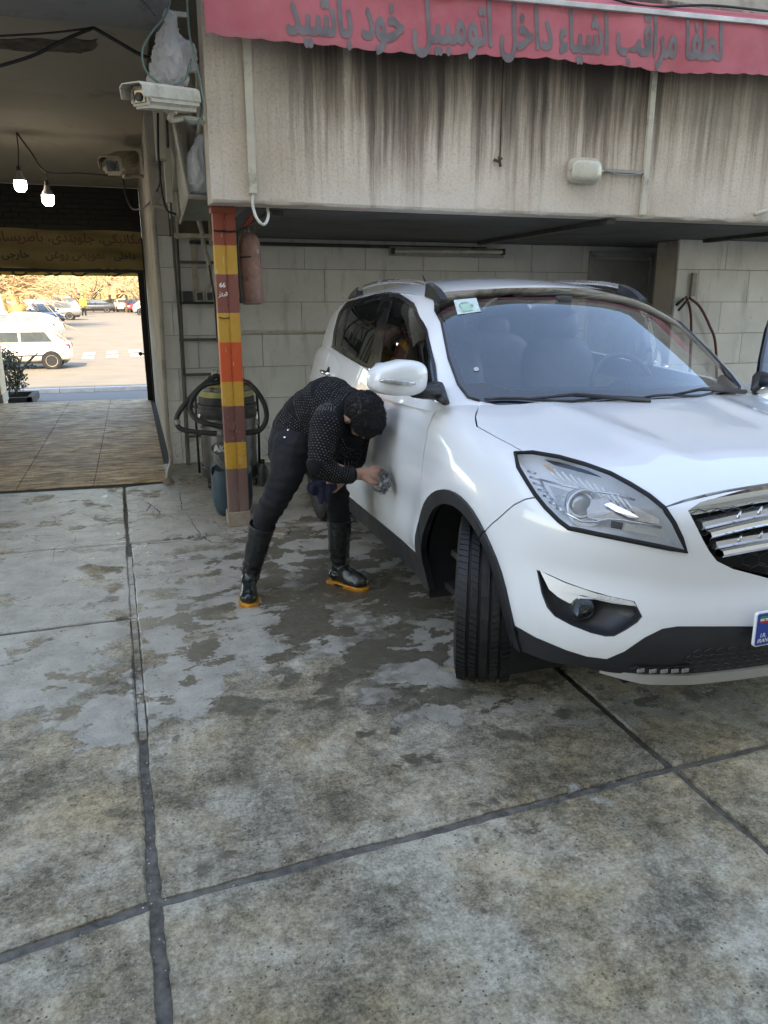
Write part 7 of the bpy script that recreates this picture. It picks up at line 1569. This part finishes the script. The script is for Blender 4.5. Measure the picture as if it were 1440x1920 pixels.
# side-on hatch nearest; its rear wheel touches the road at (462,708) of the enlarged view
p=SP(462,706); o=simple_car('hatch',m_cw,'white hatchback nearest the passage, seen side-on with its red tail light to the right',Vector((p.x-1.28,p.y+.75,p.z)),R(180))
place('hatch',m_cw,'white hatchback mostly hidden behind the nearest white one, its rear window showing',400,470,165,-1.2,1.2)
place('sedan',m_cdk,'dark grey saloon facing the passage behind the two white hatchbacks',340,345,-60,-.2,3.0)
place('sedan',m_csil,'silver saloon parked side-on, tail light beside the person in yellow',600,280,180,-1.3,.8)
place('suv',m_cw,'white estate standing behind the silver saloon',560,215,180,-.8,3)
place('sedan',m_cdk,'dark grey saloon right of the person in yellow, its red tail light to the right',805,215,180,.1,.8)
place('hatch',m_cbk,'black car between the dark saloon and the white front-facing car',925,200,180,.6,3)
place('hatch',m_cw,'white car facing the camera right of the bare dark tree',1070,208,-80,0,1.0)
place('hatch',m_crd,'red car partly hidden behind the white hatchback at the right',1165,214,-85,0,2.0)
place('hatch',m_cw,'white hatchback at the right edge of the street opening, in front of the red car',1225,237,0,1.28,.8)
place('sedan',m_cbl,'pale blue saloon at the far left behind the tree stump',60,330,165,-.8,4.0)
place('hatch',m_cbl,'pale blue car between the tree stump and the dark grey saloon',215,250,170,.2,3.5)
# person in the street
m_hiv=mk('yellow_jacket',(.62,.55,.05),.8); 
p=SP(735,252); w=thing('person','person in a yellow jacket and black trousers standing in the sunny street','person',tuple(p))
mb=MB(); q=lambda x_,z_,y_=0: p+Vector((x_,y_,z_))
chain(mb,[q(0,.95),q(0,1.2),q(0,1.42)],[.15,.16,.15]); chain(mb,[q(0,1.42),q(0,1.55)],[.07,.06]); capsule(mb,q(0,1.63),q(0,1.70),.09,.10)
for s_ in(-1,1): chain(mb,[q(s_*.08,.92),q(s_*.12,.5),q(s_*.13,.07)],[.10,.07,.05]); chain(mb,[q(s_*.13,.05),q(s_*.14,.05,-.14)],[.05,.04]); chain(mb,[q(s_*.18,1.40),q(s_*.25,1.12),q(s_*.20,.90,-.10)],[.065,.05,.045])
remesh(mb,.025,'body',m_skin,w,smooth=2)
mb=MB(); chain(mb,[q(0,.98),q(0,1.2),q(0,1.42)],[.18,.19,.175]); 
for s_ in(-1,1): chain(mb,[q(s_*.18,1.40),q(s_*.25,1.12),q(s_*.21,.96,-.06)],[.085,.07,.06])
remesh(mb,.025,'jacket',m_hiv,w,smooth=2)
mb=MB(); 
for s_ in(-1,1): chain(mb,[q(s_*.08,.92),q(s_*.12,.5),q(s_*.13,.12)],[.125,.09,.07])
remesh(mb,.025,'trousers',m_jeans,w,smooth=2); superell(q(0,1.72,.02),(.105,.115,.10),1,14,8).build('hair',m_hair,w,smooth=True)
# zebra markings in pairs of bars
zc=thing('crosswalk','x','x',(0,0,0)); 
for k in('label','category'): del zc[k]
struct(zc); m_zeb=mk('road_paint',(.46,.42,.34),.8,var=.25,sc=12,kind='W')
for l in([(728,565),(832,560),(824,583),(722,588)],[(720,598),(822,595),(812,620),(712,620)],[(928,553),(1022,548),(1028,568),(928,575)],[(925,590),(1030,583),(1034,606),(925,612)],[(1118,543),(1218,538),(1226,556),(1124,564)],[(1135,577),(1238,571),(1250,594),(1140,602)],[(585,585),(630,582),(626,594),(580,597)]):
    P=[SP(*a) for a in l]; mb=MB(); 
    P=[Vector((a.x,a.y,zs(a.y)+.012)) for a in P]; mb.add(P,[(0,1,2,3)]); mb.build('stripe',m_zeb,zc,fix=False)
# kerb and gutter in the building's shade
ks=thing('kerb','x','x',(0,0,0)); 
for k in('label','category'): del ks[k]
struct(ks)
for k in range(22):
    x_=-9+.8*k; mb=MB(); mb.box((x_+.4,20.2,zs(20.2)+.045),(.79,.16,.12),ch=.012); mb.build('kerb_stone',mk('kerb_stone_paint',(.40,.41,.43),.7) if k==0 else bpy.data.materials['kerb_stone_paint'],ks)
mw=bpy.data.materials.new('puddle_water'); mw.use_nodes=True; b_=mw.node_tree.nodes['Principled BSDF']; b_.inputs['Base Color'].default_value=(.03,.03,.03,1); b_.inputs['Roughness'].default_value=.05
P=[SP(1130+115*math.cos(a)*(1+.15*math.sin(3*a)),874+7*math.sin(a)) for a in [2*math.pi*k/24 for k in range(24)]]; mb=MB(); mb.add([Vector((a.x,a.y,zs(a.y)+.008)) for a in P],[tuple(range(24))]); struct(mb.build('puddle',mw,None,fix=False))
# planter with shrub at the left
pt=thing('planter','low dark planter edge with soil at the left of the street opening','planter',(-2.3,14.9,-.2)); mb=MB(); mb.box((-2.55,14.9,-.20),(1.5,.10,.14),ch=.01).box((-2.55,15.9,-.20),(1.5,.10,.14),ch=.01).box((-1.84,15.4,-.20),(.10,1.1,.14),ch=.01); mb.build('planter_wall',m_under,pt)
m_bark=mk('bark',(.10,.07,.045),.9,var=.3,sc=10); m_leafd=mk('dark_green_leaf',(.035,.050,.022),.5,var=.5,sc=5)
def leafcloud(mb,c,r,n,sz,rnd_,thin=1):
    for _ in range(n):
        a=Vector((rnd_.gauss(0,1),rnd_.gauss(0,1),rnd_.gauss(0,1))).normalized()*rnd_.random()**.4; q=Vector(c)+Vector((a.x*r[0],a.y*r[1],a.z*r[2])); u=Vector((rnd_.uniform(-1,1),rnd_.uniform(-1,1),rnd_.uniform(-1,1))).normalized(); v=u.orthogonal().normalized(); s_=sz*rnd_.uniform(.6,1.3)
        mb.add([q-u*s_,q+v*s_*.45*thin,q+u*s_,q-v*s_*.45*thin],[(0,1,2,3)])
sb_=thing('shrub','dark leafy shrub growing in the planter beside the beige pillar','shrub',(-2.15,15.3,-.1)); mb=MB()
for k in range(9): a=rs.uniform(0,6.28); mb.tube(spl([(-2.1,15.3,-.1),(-2.1+.15*math.cos(a),15.3+.15*math.sin(a),.3),(-2.1+rs.uniform(.2,.45)*math.cos(a),15.3+.35*math.sin(a),rs.uniform(.4,.62))],4),.012,5)
mb.build('stem',m_bark,sb_); mb=MB()
for k in range(70): leafcloud(mb,(-2.30+rs.gauss(0,.17),15.3+rs.gauss(0,.2),rs.uniform(.02,.68)),(.13,.13,.10),34,.034,rs)
stuff(mb.build('foliage',m_leafd,sb_,fix=False))
# pole with sign, tree stump
m_pole=mk('pale_pole',(.45,.43,.38),.6); p=SP(82,358); ps=thing('street_pole','slim pale pole with a small white and blue sign at the left','sign pole',tuple(p)); mb=MB(); mb.cyl(p,p+Vector((-.5,0,3.2)),.09,.07,10); mb.build('pole',m_pole,ps,smooth=True); mb=MB(); mb.box(p+Vector((-1.0,-.05,2.25)),(.9,.04,.75),ch=.01); mb.build('sign_board',mk('sign_white',(.55,.58,.62),.5),ps)
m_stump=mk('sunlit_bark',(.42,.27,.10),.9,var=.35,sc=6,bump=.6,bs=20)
m_twig=mk('golden_twigs',(.40,.27,.15),.85,var=.3,sc=2)
def bare_tree(rnd_,h=6.0,n0=5,spread=1.0):
    tr_=MB(); tw_=MB(); 
    def grow(mb,p,d,L,r,depth):
        q=p+d*L*.5+Vector((rnd_.uniform(-1,1),rnd_.uniform(-1,1),rnd_.uniform(-.3,.6)))*L*.08; e=q+d*L*.5; 
        (tr_ if depth<2 else tw_).tube([p,q,e],[r,r*.8,r*.6],5 if depth<2 else 3,cap=False)
        if depth>=5: return
        for _ in range(4 if depth<2 else 3):
            nd=(d+Vector((rnd_.gauss(0,.55*spread),rnd_.gauss(0,.55*spread),rnd_.gauss(.02,.35)))).normalized(); grow(mb,p.lerp(e,rnd_.uniform(.5,1)),nd,L*rnd_.uniform(.62,.85),r*.58,depth+1)
    grow(tr_,Vector((0,0,0)),Vector((0,0,1)),h*.34,h*.022,0); return tr_,tw_
protos=[]
for k,(hh_,sp_) in enumerate(((6.5,1.15),(5.5,1.3),(7.5,.8))):
    a,b=bare_tree(random.Random(20+k),hh_,5,sp_); protos.append((a,b,hh_))
def tree(i,pos,label,group=None,rz=0,sc=1,trunkmat=m_bark,twmat=m_twig):
    a,b,_=protos[i]; o=thing('bare_tree',label,'tree',tuple(pos),group); o['_o']=[0,0,0]; o.rotation_euler=(0,0,rz); o.scale=(sc,sc,sc); key='t%d'%i
    if key in tree.cache:
        for me in tree.cache[key]: c_=bpy.data.objects.new(me.name.split('.')[0],me); COL.objects.link(c_); c_.parent=o
        return o
    x1=a.build('trunk',trunkmat,o,fix=False,smooth=True); x2=b.build('twigs',twmat,o,fix=False); stuff(x2); tree.cache[key]=(x1.data,x2.data); return o
tree.cache={}
p=SP(165,352); stp=thing('pruned_tree','thick sunlit pruned tree trunk behind the nearest white hatchback','tree',tuple(p)); mb=MB(); P_=p
mb.tube([p,p+Vector((.05,0,.9)),p+Vector((-.05,0,1.9)),p+Vector((-.15,0,3.2))],[.42,.34,.26,.2],9); mb.tube([p+Vector((0,0,.6)),p+Vector((-.7,0,1.5)),p+Vector((-1.1,0,2.1))],[.22,.2,.12],7); mb.tube([p+Vector((0,0,.9)),p+Vector((.55,0,1.5))],[.25,.22],7); mb.build('trunk',m_stump,stp,smooth=True)
mb=MB(); r2=random.Random(5)
for k in range(260):
    a0=p+Vector((r2.uniform(-.8,.6),r2.uniform(-.5,.5),r2.uniform(2.0,3.4))); d=Vector((r2.uniform(-1,1.6),r2.uniform(-.6,.6),r2.uniform(-.15,.8))).normalized(); L=r2.uniform(1.2,4.2); e=a0+d*L+Vector((0,0,-.12*L*L*.5)); m_=a0+d*L*.5+Vector((0,0,.15)); mb.tube([a0,m_,e],[.035,.022,.008],3,cap=False)
    for j in range(5): b0=a0.lerp(e,r2.uniform(.3,1)); d2=(d+Vector((r2.gauss(0,.6),r2.gauss(0,.6),r2.gauss(0,.5)))).normalized(); mb.tube([b0,b0+d2*r2.uniform(.4,1.3)],[.014,.005],3,cap=False)
stuff(mb.build('twigs',m_twig,stp,fix=False))
G='bare golden trees in the park beyond the cars'
spots=[(0,0,88,1.3),(1,60,84,1.25),(0,110,92,1.3),(1,150,80,1.2),(1,172,95,1.4),(0,235,90,1.25),(1,262,82,1.15),(0,285,96,1.4),(1,25,96,1.5),(0,130,100,1.5),(1,222,102,1.5),(1,-25,86,1.3)]
NM=['behind the grey and silver saloons','left of the person in yellow','above the person in yellow','above the dark saloon','left of the slim dark tree','behind the white front-facing car','at the right edge beside the gate','deepest at the far right','deepest at the far left','deepest above the silver saloon','deepest above the white front-facing car','at the far left edge of the opening']
for k,(i,px_,Y_,s_) in enumerate(spots): q=onY(px_,566,Y_); tree(i,(q.x,Y_,zs(Y_)-.3),'golden leafless park tree '+NM[k],G,rs.uniform(0,6),s_)
q=SP(945,205); a,b,_=protos[2]; dt=thing('bare_tree','single dark slim bare tree forking above the black car','tree',(q.x,q.y+3,zs(q.y+3))); dt['_o']=[0,0,0]; dt.scale=(1.15,1.15,1.15); a.build('trunk',m_bark,dt,fix=False,smooth=True); stuff(b.build('twigs',m_bark,dt,fix=False))
# leafy yellow mass of the park
m_gold=mk('golden_leaves',(.42,.30,.13),.8,var=.6,sc=.8,kind='W'); mb=MB(); r3=random.Random(9)
for k in range(150):
    Y_=r3.uniform(98,118); px_=r3.uniform(-40,300); q=onY(px_,566,Y_); leafcloud(mb,(q.x,Y_,zs(Y_)+r3.uniform(.2,7.5)),(2.0,1.6,1.3),95,.17,r3)
fo=mb.build('park_foliage',m_gold,None,fix=False); stuff(fo,'golden mass of far park trees and hedges closing the street','foliage')
mb=MB(); 
for k in range(60):
    x_=-46+k*1.15; hh_=8+2.2*mnoise.noise((k*.3,1,0)); mb.box((x_,124,hh_/2),(1.3,3,hh_))
mb2=mb.build('far_hedge',mk('far_hedge_leaf',(.32,.24,.11),.9,var=.4,sc=.7,kind='W'),None); stuff(mb2,'tall sunlit hedge line at the far end of the street','hedge')
